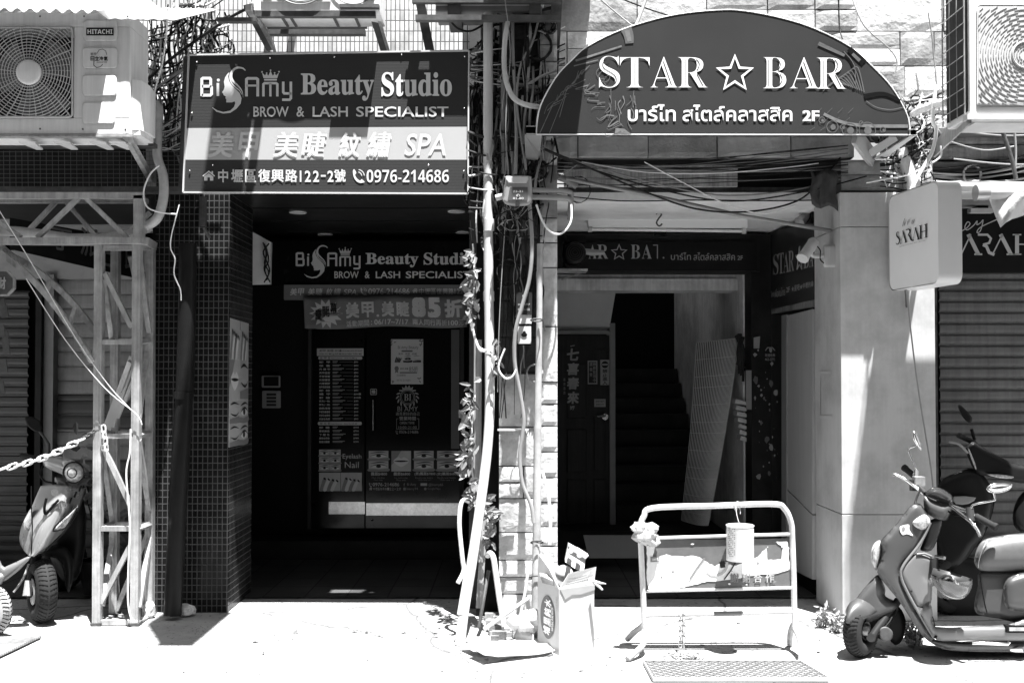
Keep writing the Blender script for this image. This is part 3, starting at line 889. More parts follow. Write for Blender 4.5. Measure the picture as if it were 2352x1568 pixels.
for x, y in ((1383,168),(1388,176),(1400,186)):
    mb.stroke([(x+13*cos(a), y+13*sin(a)) for a in [2*pi*k/16 for k in range(16)]], 1.4, DT+.0005, 0, True)
curve([(1438,66),(1444,82),(1446,100)], 26, 18, 0); curve([(1440,70),(1446,96)], 12, 6, 1, .0006)
curve([(1892,262),(1935,281),(1990,289),(2086,290)], 7, 8, 1)
for x, y, r in ((1888,276,7),(1912,291,13),(1935,292,5),(1952,300,17),(1992,300,19),(2028,298,6),(1978,282,4)):
    mb.stroke([(x+r*cos(a), min(y+r*sin(a), 308)) for a in [2*pi*k/18 for k in range(18)]], 1.6, DT+.0003, 0, True)
    mb.ell(x+1.5, min(y+1, 300), r*.45, r*.5, DT+.0006, 0)
for i in range(9):
    a = .4+.16*i
    curve([(1890+8*i, 210-6*i), (1915+7*i, 188-4*i), (1945+5*i, 196+2*i)], 1.4, 2.6, i % 2 and 0, .0002*i)
curve([(1990,232),(2012,246),(2045,252),(2076,246)], 2, 2, 0); curve([(1985,222),(2030,216),(2068,232)], 12, 6, 2)
curve([(1935,120),(1955,140),(1966,180),(1960,205)], 9, 5, 2, .0003); curve([(1938,118),(1962,150),(1966,200)], 2, 1.5, 0, .0006)
curve([(1950,112),(1985,145)], 14, 18, 2); curve([(1958,124),(1975,140)], 7, 9, 0, .0008); curve([(1880,100),(1940,128)], 9, 4, 0, .0004)
for i in range(12):
    curve([(1860+i*8, 300-(i%3)*20), (1872+i*8, 292-(i%3)*22)], .8, .6, 0)
mb.flat([(1412,309),(1414,294),(1434,296),(1450,309)], DT+.0008, 1)
mb.build('print_artwork', [mat('print_grey', .12, .3, var=.2, scale=20), mat('print_pale', .17, .3, var=.3, scale=20), mat('print_black', .012, .15)], s2, 'pale printed splashes, bubbles and leaves')
mb = MB(); mb.prism([P(1205,309,DB),P(1245,309,DB),P(1240,352,DB+.1),P(1236,362,DB+.1),P(1207,360,DB+.1)], (0,.35,0)); mb.build('corner_plate', GREY, s2)
mb = MB()
mb.bar(P(1965,312,DB+.1), P(2005,366,DB+.45), .10, .03); mb.prism([P(2005,366,DB+.4),P(2092,312,DB),P(2104,312,DB),P(2030,366,DB+.4)], (0,.02,.005)); mb.bar(P(2000,352,DB+.3), P(2060,314,DB+.1), .05, .02)
mb.build('support_bracket', [PALE], s2)

# ------------------------------------------------------------------ signs inside the recess of the studio
DI2 = 8.98
s3 = thing('fascia_sign', 'black inner sign with grey beauty studio lettering above the glass doors', 'sign', P(850, 655, DI2))
mb = MB(); mb.pb(618, 553, 1092, 655, DI2+.01, .06); mb.build('panel', mat('black_acrylic', .006, .25, var=.2), s3)
mb = MB(); T = lambda x, y: (679.5+.707*(x-460.8), 579.5+.707*(y-177)); logo(mb, T, DI2, .707); mb.build('logo', mat('matt_white_letter', .62, .6, var=.04), s3)
mb = MB(); mb.text('𝐁𝐞𝐚𝐮𝐭𝐲', 840, 581, 961, 614, DI2, 0, .012); mb.text('𝐒𝐭𝐮𝐝𝐢𝐨', 973, 580, 1086, 608, DI2, 0, .012)
for wd, x0, x1 in (('BROW',768,824),('&',838,849),('LASH',863,919),('SPECIALIST',932,1082)): mb.text(wd, x0, 623, x1, 639, DI2, 0, .012)
mb.build('lettering', MATS['matt_white_letter'], s3)
s4 = thing('strip_sign', 'long grey strip sign with phone number and address under the black inner sign', 'sign', P(870, 688, DI2))
mb = MB(); mb.pb(652, 654, 1094, 688.5, DI2-.02, .05); mb.build('panel', mat('grey_strip', .16, .5, var=.08), s4)
mb = MB(); D_ = DI2-.024
for ch, x0, x1 in (('美',666,682),('甲',684,699),('美',707,723),('睫',725,741),('紋',749,764),('繡',766,783)): mb.text(ch, x0, 662, x1, 678, D_, 0, .01, .15)
mb.text('SPA.', 789, 664, 822, 677, D_, 0, .004, .2); phone(mb, 828, 661, 843, 677, D_); mb.text('0976-214686', 846, 662, 941, 676, D_, 0, .012); house(mb, 947, 662, 960, 673, D_)
for i, ch in enumerate('中壢區復興路'): mb.text(ch, 962+i*13.6, 662, 974+i*13.6, 676, D_, 0, .008)
mb.text('122', 1044, 663, 1064, 675, D_, 0, .01)
mb.build('lettering', MATS['matt_white_letter'], s4)
s5 = thing('cloth_banner', 'grey discount banner with starburst and large 85 hung over the doors', 'banner', P(880, 755, 8.9))
def bn(u, v):  # v from the top
    x = 697+(1070-697)*u+ (3*v); y = 682+ (754-682)*v - 4*u + 2*sin(u*9)*(.3+v)
    return P(x, y, 8.9 + .012*sin(u*23+v*2)+.008*sin(u*51))
mb = MB(); mb.loft([[bn(i/60, j/6) for i in range(61)] for j in range(7)]); mb.build('banner_sheet', mat('grey_banner', .15, .65, var=.1), s5, solid=.004)
def bt(t_, u0, v0, u1, v1, bold=.0, mi=0): mb.textm(t_, lambda u, v: bn(u0+(u1-u0)*u, v1+(v0-v1)*v)+Vector((0,-.006,0)), mi, bold)
mb = MB()
for ch, u0, u1 in (('美',.258,.34),('甲',.355,.43),('.',.445,.462),('美',.478,.555),('睫',.57,.648)): bt(ch, u0, .18 if ch != '.' else .6, u1, .68, .03 if ch != '.' else 0)
bt('8', .665, .05, .75, .68, .05); bt('5', .762, .05, .842, .68, .05); bt('折', .865, .12, .975, .68, .035)
for i, ch in enumerate('活動期間'): bt(ch, .258+.036*i, .76, .29+.036*i, .95, .012)
bt(':', .41, .8, .416, .93, .015); bt('06/17~7/17', .43, .76, .64, .93, .014)
for i, ch in enumerate('兩人同行再折'): bt(ch, .665+.036*i, .75, .698+.036*i, .93, .014)
bt('100', .885, .77, .945, .92, .014); bt('元', .95, .76, .98, .93, .012)
mb.build('lettering', mat('banner_white', .5, .6, var=.05), s5)
mb = MB()
star = [bn(.135+(.105 if i%2==0 else .07)*cos(i*pi/14), .52+(.46 if i%2==0 else .3)*sin(i*pi/14))+Vector((0,-.006,0)) for i in range(28)]
mb.add(star, [tuple(t_) for t_ in tessellate_polygon([star])])
mb.build('starburst', MATS['banner_white'], s5)
mb = MB()
for i, ch in enumerate('慶開幕'): mb.textm(ch, (lambda i: lambda u, v: bn(.068+.047*i+.042*u, .72-.1*i-.33*v+.0)+Vector((0,-.011,0)))(i), 0, .02)
mb.build('starburst_lettering', SOOT, s5)

# ------------------------------------------------------------------ bar signs inside the passage
s6 = thing('beam_sign', 'dim black star bar sign across the passage beam', 'sign', P(1520, 624, 8.46))
mb = MB(); mb.pb(1272, 556, 1738, 622, 8.455, .04); mb.build('panel', mat('dim_black_sheet', .012, .4, var=.3), s6)
mb = MB(); D_ = 8.45
DIML = mat('dim_letter', .34, .6, var=.1)
for t_, x0, x1 in (('𝐀',1352,1370),('𝐑',1372,1397),('𝐁',1449,1470),('𝐀',1474,1497)): mb.text(t_, x0, 562, x1, 594, D_, 0, -.006)
mb.stroke([(1500,563),(1510,563),(1510,594)], 2.2, D_); mb.text('.', 1522, 590, 1526, 594, D_)
st = [(1422+(18 if i%2==0 else 8)*sin(i*pi/5), 580-(18 if i%2==0 else 8)*cos(i*pi/5)) for i in range(10)]
mb.stroke(st, 2.4, D_, 0, True)
mb.text('บาร์ไท', 1541, 580, 1587, 597, D_, 0, .004); mb.text('สไตล์คลาสสิค', 1593, 580, 1688, 598, D_, 0, .004); mb.text('2F', 1694, 587, 1706, 597, D_, 0, .01)
mb.build('lettering', DIML, s6)
s7 = thing('side_sign', 'dark star bar sign on the side wall receding beside the slab pillar', 'sign', P(1800, 714, 7.9))
XS = P(1868, 650, 7.33).x
def sd(px, py, off=0.0):
    u = (px-CX)/FPX; c_, q_ = cos(PITCH), sin(PITCH); v = (PPY-py)/FPX
    return P(px, py, (XS-off)/u*(c_ - v*q_) if False else (XS-off)/u)
mb = MB(); q = [sd(1757,535),sd(1869,512),sd(1869,688),sd(1757,714)]; mb.prism(q, (.05,0,0)); mb.build('panel', mat('dim_black_sheet2', .028, .35, var=.3), s7)
mb = MB()
def sdt(t_, x0, x1, ya, yb, sl, bold=0.0):
    mb.textm(t_, lambda u, v: sd(x0+(x1-x0)*u, yb+(ya-yb)*v+sl*(x1-x0)*u, .006), 0, bold)
for t_, x0, x1 in (('𝐒',1776,1788),('𝐓',1788,1800),('𝐀',1799,1812),('𝐑',1811,1824),('𝐁',1846,1858),('𝐀',1859,1868)): sdt(t_, x0, x1, 585-(x0-1776)*.22, 632-(x0-1776)*.22, -.22, -.006)
st = [(1836+(9 if i%2==0 else 3.6)*sin(i*pi/5), 595-(29 if i%2==0 else 12)*cos(i*pi/5)) for i in range(10)]
L_ = [sd(x, y, .006) for x, y in st]; mb.tube(L_, .004, 4, closed=True)
sdt('บาร์ไท', 1759, 1777, 672, 686, -.25); sdt('เพื่อคนไทย', 1779, 1803, 664, 684, -.25); sdt('2F', 1806, 1814, 660, 672, -.25, .01)
for i, ch in enumerate('★星吧★中壢的泰'): sdt(ch, 1818+i*6.4, 1823.6+i*6.4, 657-i*1.6, 670-i*1.6, -.25, .01)
mb.build('lettering', DIML, s7)
mb = MB(); mb.prism([sd(1757,714),sd(1869,688),sd(1869,704),sd(1757,722)], (.04,0,0)); mb.build('lower_trim', CONCRETE, s7)

# ------------------------------------------------------------------ projecting light box and the black sign of the right shop
DX = 6.05
s8 = thing('projecting_sign', 'pale rounded light box sign projecting over the pavement beside the slab pillar', 'sign', P(2125, 660, 6.2))
A0, A1 = P(2040, 447, 6.72), P(2154, 413, 6.14)      # far and near upper corners of the lettered face
A0.z = A1.z = P(2154, 413, 6.14).z
zb = P(2154, 650, 6.14).z
dv = (A1-A0)
nrm = Vector((dv.y, -dv.x, 0)).normalized()
if nrm.x > 0: nrm = -nrm
tw = .155
def lb(u, v, o=0.0):
    """u along the face, v up, o out of the face"""
    p = A0 + dv*u; return Vector((p.x, p.y, zb+(A0.z-zb)*v)) + nrm*o
Lf = dv.length; Hf = A0.z-zb; rc = .06
pts = []
for cu, cv, a0 in ((1-rc/Lf, 1-rc/Hf, 0), (rc/Lf, 1-rc/Hf, 90), (rc/Lf, rc/Hf, 180), (1-rc/Lf, rc/Hf, 270)):
    for k in range(7):
        a = radians(a0+15*k); pts.append((cu+rc/Lf*cos(a), cv+rc/Hf*sin(a)))
mb = MB(); rows = [[lb(u, v, o) for u, v in pts] for o in (0, -tw)]
mb.loft(rows, 0, True)
mb.build('rim', mat('pale_light_box_metal', .62, .45, var=.04), s8)
mb = MB()
for o in (-.004, -tw+.004):
    q = [lb(.5+(u-.5)*.985, .5+(v-.5)*.985, o) for u, v in pts]; mb.add(q, [tuple(t_) for t_ in tessellate_polygon([q])])
mb.build('face', mat('pale_acrylic_face', .80, .35, var=.03), s8)
mb = MB()
def lbt(t_, u0, v0, u1, v1, bold=0.0, shear=0.0): mb.textm(t_, lambda u, v: lb(u0+(u1-u0)*u, v0+(v1-v0)*v, .003), 0, bold, shear)
def sarah(fn):
    """high contrast capitals as strokes in a unit box; fn(points, widths)"""
    sc = catmull([Vector(p+(0,)) for p in ((.105,.84),(.07,.98),(.02,.9),(.03,.68),(.09,.5),(.12,.28),(.09,.06),(.03,.02),(.0,.16))], 4)
    fn([(p.x, p.y) for p in sc], [.012+.026*abs(sin(pi*i/len(sc)))**2 for i in range(len(sc))])
    for x in (.16, .56):
        fn([(x,.0),(x+.085,.98)], [.009,.009]); fn([(x+.07,.98),(x+.175,.0)], [.03,.045])
        fn([(x-.02,.012),(x+.025,.012)], [.02,.02]); fn([(x+.13,.012),(x+.205,.012)], [.02,.02])
    fn([(.33,.98),(.42,.98),(.47,.86),(.455,.66),(.40,.55)], [.022,.026,.045,.04,.014]); fn([(.40,.55),(.45,.45),(.49,.15),(.54,.0)], [.016,.045,.045,.02])
    fn([(.80,.0),(.80,1)], [.04,.04]); fn([(.965,.0),(.965,1)], [.04,.04]); fn([(.80,.5),(.965,.5)], [.012,.012])
    for x in (.80,.965):
        for y in (.008,.992): fn([(x-.045,y),(x+.045,y)], [.014,.014])
def lbstroke(u0, v0, u1, v1):
    def fn(pts_, ws):
        L, Rr = [], []
        for i in range(len(pts_)):
            a, b = pts_[max(i-1,0)], pts_[min(i+1,len(pts_)-1)]
            d = Vector(((b[0]-a[0])*3.6, b[1]-a[1])); d.normalize(); n_ = Vector((-d.y/3.6, d.x))*ws[i]*1.8
            p = pts_[i]; L.append((p[0]+n_.x, p[1]+n_.y)); Rr.append((p[0]-n_.x, p[1]-n_.y))
        mb.loft([[lb(u0+(u1-u0)*x, v0+(v1-v0)*y, .003) for x, y in s_] for s_ in (L, Rr)], 0, False, False)
    return fn
sarah(lbstroke(.17, .47, .80, .60))
mb.build('lettering', BLACK, s8)
mb = MB(); lbt('𝒽ℯ𝓎', .30, .60, .56, .72, -.01); lbt('a gorgeous line born with a potential', .24, .435, .76, .452); mb.build('script_lettering', GREY, s8)
mb = MB(); mb.tube([lb(.2,0,-.05), P(2085,745,6.9), P(2088,778,6.94)], .006, 6); mb.bar(lb(.02,.9,-.08), P(2020,452,6.95), .03, .03); mb.bar(lb(.02,.1,-.08), P(2040,640,6.95), .03, .03); mb.build('mount', RUSTY, s8)
s9 = thing('shop_sign', 'black wall sign with pale capital letters above the roller shutter', 'sign', P(2300, 626, 8.1))
mb = MB(); mb.pb(2140, 470, 2700, 626, 8.08, .1); mb.build('panel', mat('black_sign_board', .012, .35, var=.2), s9)
mb = MB(); D_ = 8.072
for pts_, w_ in (([(2208,584),(2230,538)],3),([(2224,538),(2247,584)],9),([(2238,584),(2256,584)],4),([(2246,539),(2268,539),(2276,548),(2272,558),(2258,562)],5),([(2258,562),(2266,566),(2272,580),(2284,585)],7),([(2280,584),(2303,538)],3),([(2298,538),(2322,584)],9),([(2312,584),(2332,584)],4),([(2336,538),(2336,584)],9),([(2326,539),(2346,539)],3),([(2326,584),(2346,584)],3),([(2340,561),(2362,561)],3),([(2362,538),(2362,584)],9)):
    mb.stroke(pts_, w_, D_-.0004*len(pts_), 0)
mb.build('lettering', mat('pale_sign_letter', .5, .5, var=.04), s9)
mb = MB()
q = catmull([Vector((a, b, 0)) for a, b in ((2206,532),(2220,524),(2228,514),(2222,510),(2216,522),(2222,528),(2236,518),(2244,508),(2244,516),(2252,512),(2258,506),(2252,530),(2244,534),(2252,522),(2290,504))], 4)
mb.stroke([(p.x, p.y) for p in q], 2.2, D_-.003); mb.build('script_lettering', MATS['pale_sign_letter'], s9)
mb = MB(); mb.pb(2246, 462, 2270, 478, 7.95, .1, 1); mb.pb(2230, 478, 2283, 488, 7.9, .06, 0); mb.build('spot_lamp', [PALE, BLACK], s9)
# strut poles that hang in front of the concrete beam
# ------------------------------------------------------------------ air conditioner outdoor units
CASE = mat('cream_case_metal', .80, .4, var=.05, scale=3, streak=.12, dirt=.08)
GRILL = mat('pale_grille_wire', .52, .45, var=.05)
def rrect(x0, y0, x1, y1, r, n=5):
    out = []
    for cx, cy, a0 in ((x1-r, y1-r, 0), (x0+r, y1-r, 90), (x0+r, y0+r, 180), (x1-r, y0+r, 270)):
        for k in range(n): a = radians(a0+90*k/(n-1)); out.append((cx+r*cos(a), cy+r*sin(a)))
    return out
DA = 6.2
ac1 = thing('air_conditioner', 'cream outdoor air conditioner with round fan grille and maker plate under corrugated awning', 'air conditioner', P(120, 308, DA))
mb = MB(); Bk = .31
mb.pb(-62, 28, 300, 62, DA, Bk); mb.pb(-62, 271, 300, 308, DA, Bk); mb.pb(168, 62, 300, 271, DA, Bk); mb.pb(-62, 62, -48, 271, DA, Bk)
mb.pb(-48, 60, 169, 272, DA+.20, .11, 1)
mb.build('case', [CASE, SOOT], ac1, bevel=.006)
mb = MB()
mb.tube([P(x, y, DA-.004) for x, y in rrect(-44, 64, 166, 269, 8)], .007, 6, closed=True)
def clipx(x, y): return -44 < x < 166 and 64 < y < 269
for r in range(34, 150, 7):
    run = []
    for k in range(73):
        a = 2*pi*k/72; p = (65+r*cos(a), 166+r*sin(a))
        if clipx(*p): run.append(P(p[0], p[1], DA-.012+.00004*r))
        else:
            if len(run) > 1: mb.tube(run, .0028, 5, caps=False)
            run = []
    if len(run) > 1: mb.tube(run, .0028, 5, caps=False)
for k in range(40):
    a = 2*pi*k/40+.05; run = [p for p in ((65+r*cos(a+(r-28)*.0012), 166+r*sin(a+(r-28)*.0012)) for r in range(28, 150, 5)) if clipx(*p)]
    if len(run) > 1: mb.tube([P(x, y, DA-.006) for x, y in run], .0022 if k % 4 else .004, 4, caps=False)
mb.build('grille', GRILL, ac1)
mb = MB(); c_ = P(65,166,DA-.02); mb.lathe([(.076,.02),(.076,0),(.06,-.006),(0,-.008)], c_, (0,1,0), 28); mb.build('hub', CASE, ac1)
mb = MB()
for k in range(3):
    rows = []
    for j in range(7):
        r = .05+.2*j/6
        rows.append([c_+Vector((r*cos(a), .09+.05*(a-2*pi*k/3), r*sin(a))) for a in [2*pi*k/3+.28*i for i in range(6)]])
    mb.loft(rows)
mb.build('fan', GREY, ac1)
for x0, y0, x1, y1 in ((191,46,270,95),(189,109,270,158),(189,172,268,221),(189,235,264,285)):
    mb = MB(); mb.pillow(rrect(x0, y0, x1, y1, 8), DA-.003, .006, .005); mb.build('pressed_panel', CASE, ac1)
mb = MB(); mb.flat([(198,64),(261,64),(261,82),(198,82)], DA-.0115, 1); mb.text('𝗛𝗜𝗧𝗔𝗖𝗛𝗜', 201, 68, 258, 78.5, DA-.013, 0, .004)
for i, ch in enumerate('日立冷氣'): mb.text(ch, 208+10.2*i, 130, 217+10.2*i, 140, DA-.0115, 1, .02)
mb.text('變', 208, 121, 214, 127, DA-.0115, 1); mb.text('頻', 215, 121, 221, 127, DA-.0115, 1); mb.text('INVERTER', 222, 142, 246, 145, DA-.0115, 1, 0, .2)
mb.stroke([(216,140),(215,150),(222,156),(230,154),(236,148)], 1.4, DA-.0115, 1); mb.stroke([(222,124),(228,115),(236,113),(243,118),(245,126)], 1, DA-.0115, 1)
mb.build('maker_plate', [WHITE, SOOT], ac1)
mb = MB()
xr1 = P(300,150,DA).x
for x, y in ((92,38),(193,38),(293,38),(92,296),(190,297),(288,297)): mb.lathe([(.006,0),(.0,.005)], P(x, y, DA-.001), (0,-1,0), 8)
build_each(mb,'screw', RUSTY, ac1)
mb = MB()
zt_, zb_ = P(300,180,DA).z, P(300,296,DA).z
prof = [(DA+.02,0),(DA+.03,.05),(DA+.12,.075),(DA+.24,.07),(DA+.29,.02),(DA+.29,0)]
mb.loft([[Vector((xr1+o, y, zt_-.10*(y-DA))) for y, o in prof], [Vector((xr1+o, y, zb_)) for y, o in prof]])
mb.add([Vector((xr1+o, y, zt_-.10*(y-DA))) for y, o in prof], [tuple(range(6))]); mb.add([Vector((xr1+o, y, zb_)) for y, o in prof], [tuple(range(6))[::-1]])
mb.box((xr1, DA+.03, zb_-.03), (xr1+.05, DA+.26, zb_-.002)); mb.build('valve_cover', CASE, ac1)
br = thing('wall_bracket', 'pale perforated steel bracket holding the air conditioner with the maker plate', 'bracket', P(320, 430, 6.9))
mb = MB(); mb.pb(-80, 309, 306, 314, DA-.01, .05); mb.pb(-80, 318, 300, 326, DA+.24, .05)
mb.bar(P(292,316,DA), P(330,322,6.95), .045, .04); build_each(mb,'rail', STEEL, br)
mb = MB(); mb.prism([P(283,318,DA+.02),P(292,314,DA+.02),P(344,404,6.95),P(343,424,6.95)], (.03,0,.0)); mb.bar(P(346,330,6.93), P(348,428,6.93), .06, .02); build_each(mb,'diagonal_strut', STEEL, br)
mb = MB()
for x in (42, 122, 205, 250): mb.prism([P(x,324,DA+.03),P(x+38,326,DA+.03),P(x+56,340,DA+.26),P(x+40,340,DA+.26)], (0,.01,-.01))
build_each(mb,'foot', PALE, br)
# corrugated awning over it
aw = MB(); rows = []
for j in range(2):
    rows.append([P(-260+660*i/120, 0, 6.02) * 1 for i in range(121)])
rows = []
for j in range(4):
    row = []
    for i in range(121):
        p = P(-260+650*i/120, 22, 6.02); amp = (.014 if i < 90 else .004)*sin(i*1.15)
        D_ = (6.0 if i < 91 else 6.115)+.3*j
        row.append(Vector((p.x, D_, p.z+amp+.13*j-.03*(i/120) + (.0 if j else 0))))
    rows.append(row)
aw.loft(rows); aw.build('awning', mat('aged_awning_sheet', .42, .6, var=.25, dirt=.4), None, 'aged corrugated awning sheet directly above the maker plate air conditioner', 'awning', solid=.006)

DM = 6.5
ac2 = thing('air_conditioner', 'pale outdoor unit seen from below above the left half of the beauty sign', 'air conditioner', P(720, 40, DM))
mb = MB(); mb.pb(582, -240, 872, 26, DM, .30); mb.build('case', CASE, ac2, bevel=.006)
mb = MB(); mb.pb(600, -220, 760, 4, DM-.012, .01); mb.build('grille', GRILL, ac2)
mb = MB(); mb.tube([P(690+66*cos(a), -52+66*sin(a)*.95, DM-.016) for a in [2*pi*k/40 for k in range(40)]], .006, 6, closed=True); mb.tube([P(690+58*cos(a), -52+58*sin(a)*.95, DM-.016) for a in [2*pi*k/40 for k in range(40)]], .003, 6, closed=True); mb.build('fan_ring', GREY, ac2)
mb = MB(); mb.tube([P(812+56*cos(a), -44+54*sin(a), DM-.01) for a in [2*pi*k/40 for k in range(40)]], .004, 6, closed=True); mb.build('pressed_panel', GREY, ac2)
mb = MB(); mb.pb(588, 26, 862, 38, DM, .04); mb.pb(588, 26, 862, 30, DM+.05, .26, 1)
zz_ = P(588, 36, DM).z
for x in (640, 660, 760, 810): mb.pb(x, 28, x+6, 34, DM+.04, .24)
mb.build('base_tray', [RUSTY, PALE], ac2)
br2 = thing('wall_bracket', 'rusty steel bracket pair under the pale unit above the left half of the beauty sign', 'bracket', P(720, 120, 6.9))
mb = MB()
for x0, y0, x1, y1 in ((570,14,622,112),(846,-10,884,115)):
    mb.bar(P(x0, y0, DM-.02), P(x1, y1, 7.0), .06, .025); mb.bar(P(x0+8, y0, DM), P(x1+8, y1, 7.0), .02, .06, 1)
build_each(mb,'diagonal_strut', [RUSTY, STEEL], br2)
mb = MB(); mb.pb(498, 40, 588, 49, DM-.04, .05); mb.pb(780, 9, 870, 17, DM-.04, .05); mb.pb(612, 66, 838, 78, 7.0, .06); mb.pb(612, 56, 842, 63, 6.9, .04); build_each(mb,'rail', RUSTY, br2)
mb = MB(); mb.pb(563, 11, 577, 24, DM-.05, .4); mb.build('square_tube', STEEL, br2)

DN = 6.55
ac3 = thing('air_conditioner', 'grey outdoor unit base seen from below at the top between both big signs', 'air conditioner', P(1110, 35, DN))
mb = MB(); mb.pb(1000, -240, 1250, 12, DN, .3, 0); mb.pb(1000, 12, 1245, 26, DN+.01, .28, 1); mb.build('case', [CASE, GREY], ac3, bevel=.01)
mb = MB(); mb.pb(1028, 2, 1058, 36, DN-.02, .33); mb.pb(1216, 0, 1242, 32, DN-.02, .33); build_each(mb,'foot', RUSTY, ac3)
br3 = thing('wall_bracket', 'slotted steel bracket frame under the grey unit between both big signs', 'bracket', P(1110, 130, 6.9))
mb = MB(); mb.pb(954, 34, 1288, 46, DN-.04, .05); mb.pb(946, -4, 1290, 6, DN-.04, .04); build_each(mb,'rail', RUSTY, br3)
mb = MB(); mb.bar(P(962,-10,DN-.03), P(992,140,6.98), .06, .03); mb.bar(P(1280,-20,DN-.03), P(1268,205,6.98), .07, .03); mb.bar(P(1272,-20,DN), P(1258,205,6.98), .02, .06); build_each(mb,'diagonal_strut', RUSTY, br3)

DR = 5.9
ac4 = thing('air_conditioner', 'pale outdoor unit with caged side and dense fan grille at the upper right corner', 'air conditioner', P(2300, 275, DR))
x0_, x1_ = P(2226,100,DR).x, P(2640,100,DR).x
mb = MB(); mb.box((x0_, DR, P(2226,268,DR).z), (x1_, DR+.32, P(2226,-60,DR).z)); mb.build('case', mat('white_case_metal', .72, .4, var=.04, dirt=.1), ac4, bevel=.01)
mb = MB(); mb.pillow(rrect(2244, 12, 2466, 246, 10), DR-.004, .008, .006); mb.build('grille_frame', GRILL, ac4)
mb = MB()
for j, r in enumerate(range(14, 260, 6)):
    run = []; n = 90
    for k in range(n+1):
        a = 2*pi*k/n; p = (2356+r*cos(a), 126+r*sin(a))
        ok = 2247 < p[0] < 2463 and 15 < p[1] < 243 and (k+(j%2)*3) % 6 != 0
        if ok: run.append(P(p[0], p[1], DR-.0135))
        if (not ok or k == n) and run:
            if len(run) > 1: mb.tube(run, .0026, 4, caps=False)
            run = []
mb.build('grille', mat('grey_grille_slots', .34, .5), ac4)
mb = MB(); mb.tube([P(2356+30*cos(a), 126+30*sin(a), DR-.015) for a in [2*pi*k/30 for k in range(30)]], .006, 6, closed=True); mb.build('hub', GRILL, ac4)
mb = MB()
zt4, zb4 = P(2226,-60,DR).z, P(2226,262,DR).z
mb.box((x0_-.006, DR+.02, zb4+.02), (x0_-.001, DR+.30, zt4-.02)); mb.build('side_coil', SOOT, ac4)
mb = MB()
for k in range(4): mb.tube([Vector((x0_-.025, DR+.01+.1*k, zb4)), Vector((x0_-.025, DR+.01+.1*k, zt4))], .0045 if k in (0,3) else .003, 5)
for k in range(9): z_ = zb4+.06+k*.095; mb.tube([Vector((x0_-.028, DR-.0, z_)), Vector((x0_-.028, DR+.33, z_))], .003, 5)
mb.build('wire_cage', STEEL, ac4)
mb = MB(); mb.pb(2222, 262, 2640, 274, DR-.02, .06, 0); mb.pb(2240, 272, 2640, 282, DR+.06, .25, 1); mb.build('base_tray', [PALE, PALE], ac4)
br4 = thing('wall_bracket', 'pale triangular plate bracket under the caged unit at the upper right', 'bracket', P(2190, 360, 6.8))
mb = MB(); mb.prism([P(2226,268,DR-.01),P(2226,284,DR-.01),P(2143,362,6.9),P(2145,330,6.9),P(2178,286,6.5)], (.012,0,0)); mb.bar(P(2182,250,6.5), P(2226,280,DR), .02, .02); mb.build('side_plate', STEEL, br4)
mb = MB(); mb.pb(2190, 280, 2640, 292, 6.7, .05); mb.build('rail', STEEL, br4)

# roof sheet of the truss canopy and an added unseen sign box, placed to shade the tiled column
up = thing('projecting_sign', 'unseen narrow sign box added on the floor above to shade the tiled column', 'sign', Vector((-1.43, 5.2, 4.5)))
mb = MB(); mb.box((-1.55,5.07,4.55),(-1.35,5.9,6.6)); mb.build('panel', GREY, up, bevel=.02)
mb = MB(); mb.box((-1.56,5.06,4.5),(-1.34,5.91,4.55)); mb.bar((-1.45,5.9,4.9),(-1.45,7.2,4.9),.05); mb.bar((-1.45,5.9,6.2),(-1.45,7.2,6.2),.05); mb.build('frame', STEEL, up)

for i, (x0, x1, y0, lab) in enumerate(((-.06,.17,6.24,'narrow unseen outdoor unit added above to shade the thick downpipe'),(.19,.56,5.98,'deep unseen outdoor unit added above to shade the stone pillar'))):  # added unseen units, there only to shade downpipe and stone pillar
    shade_unit = thing('air_conditioner', lab, 'air conditioner', Vector(((x0+x1)/2, y0, 4.3)))
    mb = MB(); mb.box((x0, y0, 4.3), (x1, 6.9, 5.0)); mb.build('case', CASE, shade_unit, bevel=.01)
    mb = MB(); mb.lathe([(.03,0),(.1*(1+i),0),(.1*(1+i),-.01),(.03,-.01)], ((x0+x1)/2, y0-.004, 4.65), (0,1,0), 20); mb.build('grille', GREY, shade_unit)
# ------------------------------------------------------------------ steel truss tower and canopy
tr = thing('steel_truss', 'grey steel lattice tower carrying a canopy truss beside the tiled column', 'truss', P(270, 1433, 6.64))
TD, TE = 6.64, 6.90
for x, xt, yb, D in ((224,229,1431,TD),(311,316,1432,TD),(262,266,1406,TE),(344,346,1404,TE)):
    mb = MB(); a = P(x, yb, D); a.z = 0.0; b = P(xt, 562, D); mb.bar(a, b, .052, .052)
    mb.bar(a+Vector((.0,-.028,0)), b+Vector((.0,-.028,0)), .02, .004)
    mb.bar(a+Vector((0,0,.005)), a+Vector((0,0,.02)), .07, .07, 1)
    mb.build('post', [STEEL, RUSTY], tr)
STEELD = STEEL
def rung(y, h=10):
    mb = MB()
    mb.bar(P(227,y,TD), P(311,y,TD), .03, .04); mb.bar(P(264,y*.985+8,TE), P(345,y*.985+8,TE), .03, .04)
    mb.bar(P(316,y,TD), P(345,y*.985+8,TE), .03, .03); mb.bar(P(228,y,TD), P(263,y*.985+8,TE), .03, .03)
    build_each(mb,'rung', STEELD, tr)
for y in (570, 786, 1001, 1213, 1428): rung(y)
mb = MB()
for a, b in (((241,628),(303,752)),((240,1030),(303,1166)),((232,1384),(300,1252))): mb.bar(P(*a,TD), P(*b,TD), .03, .03)
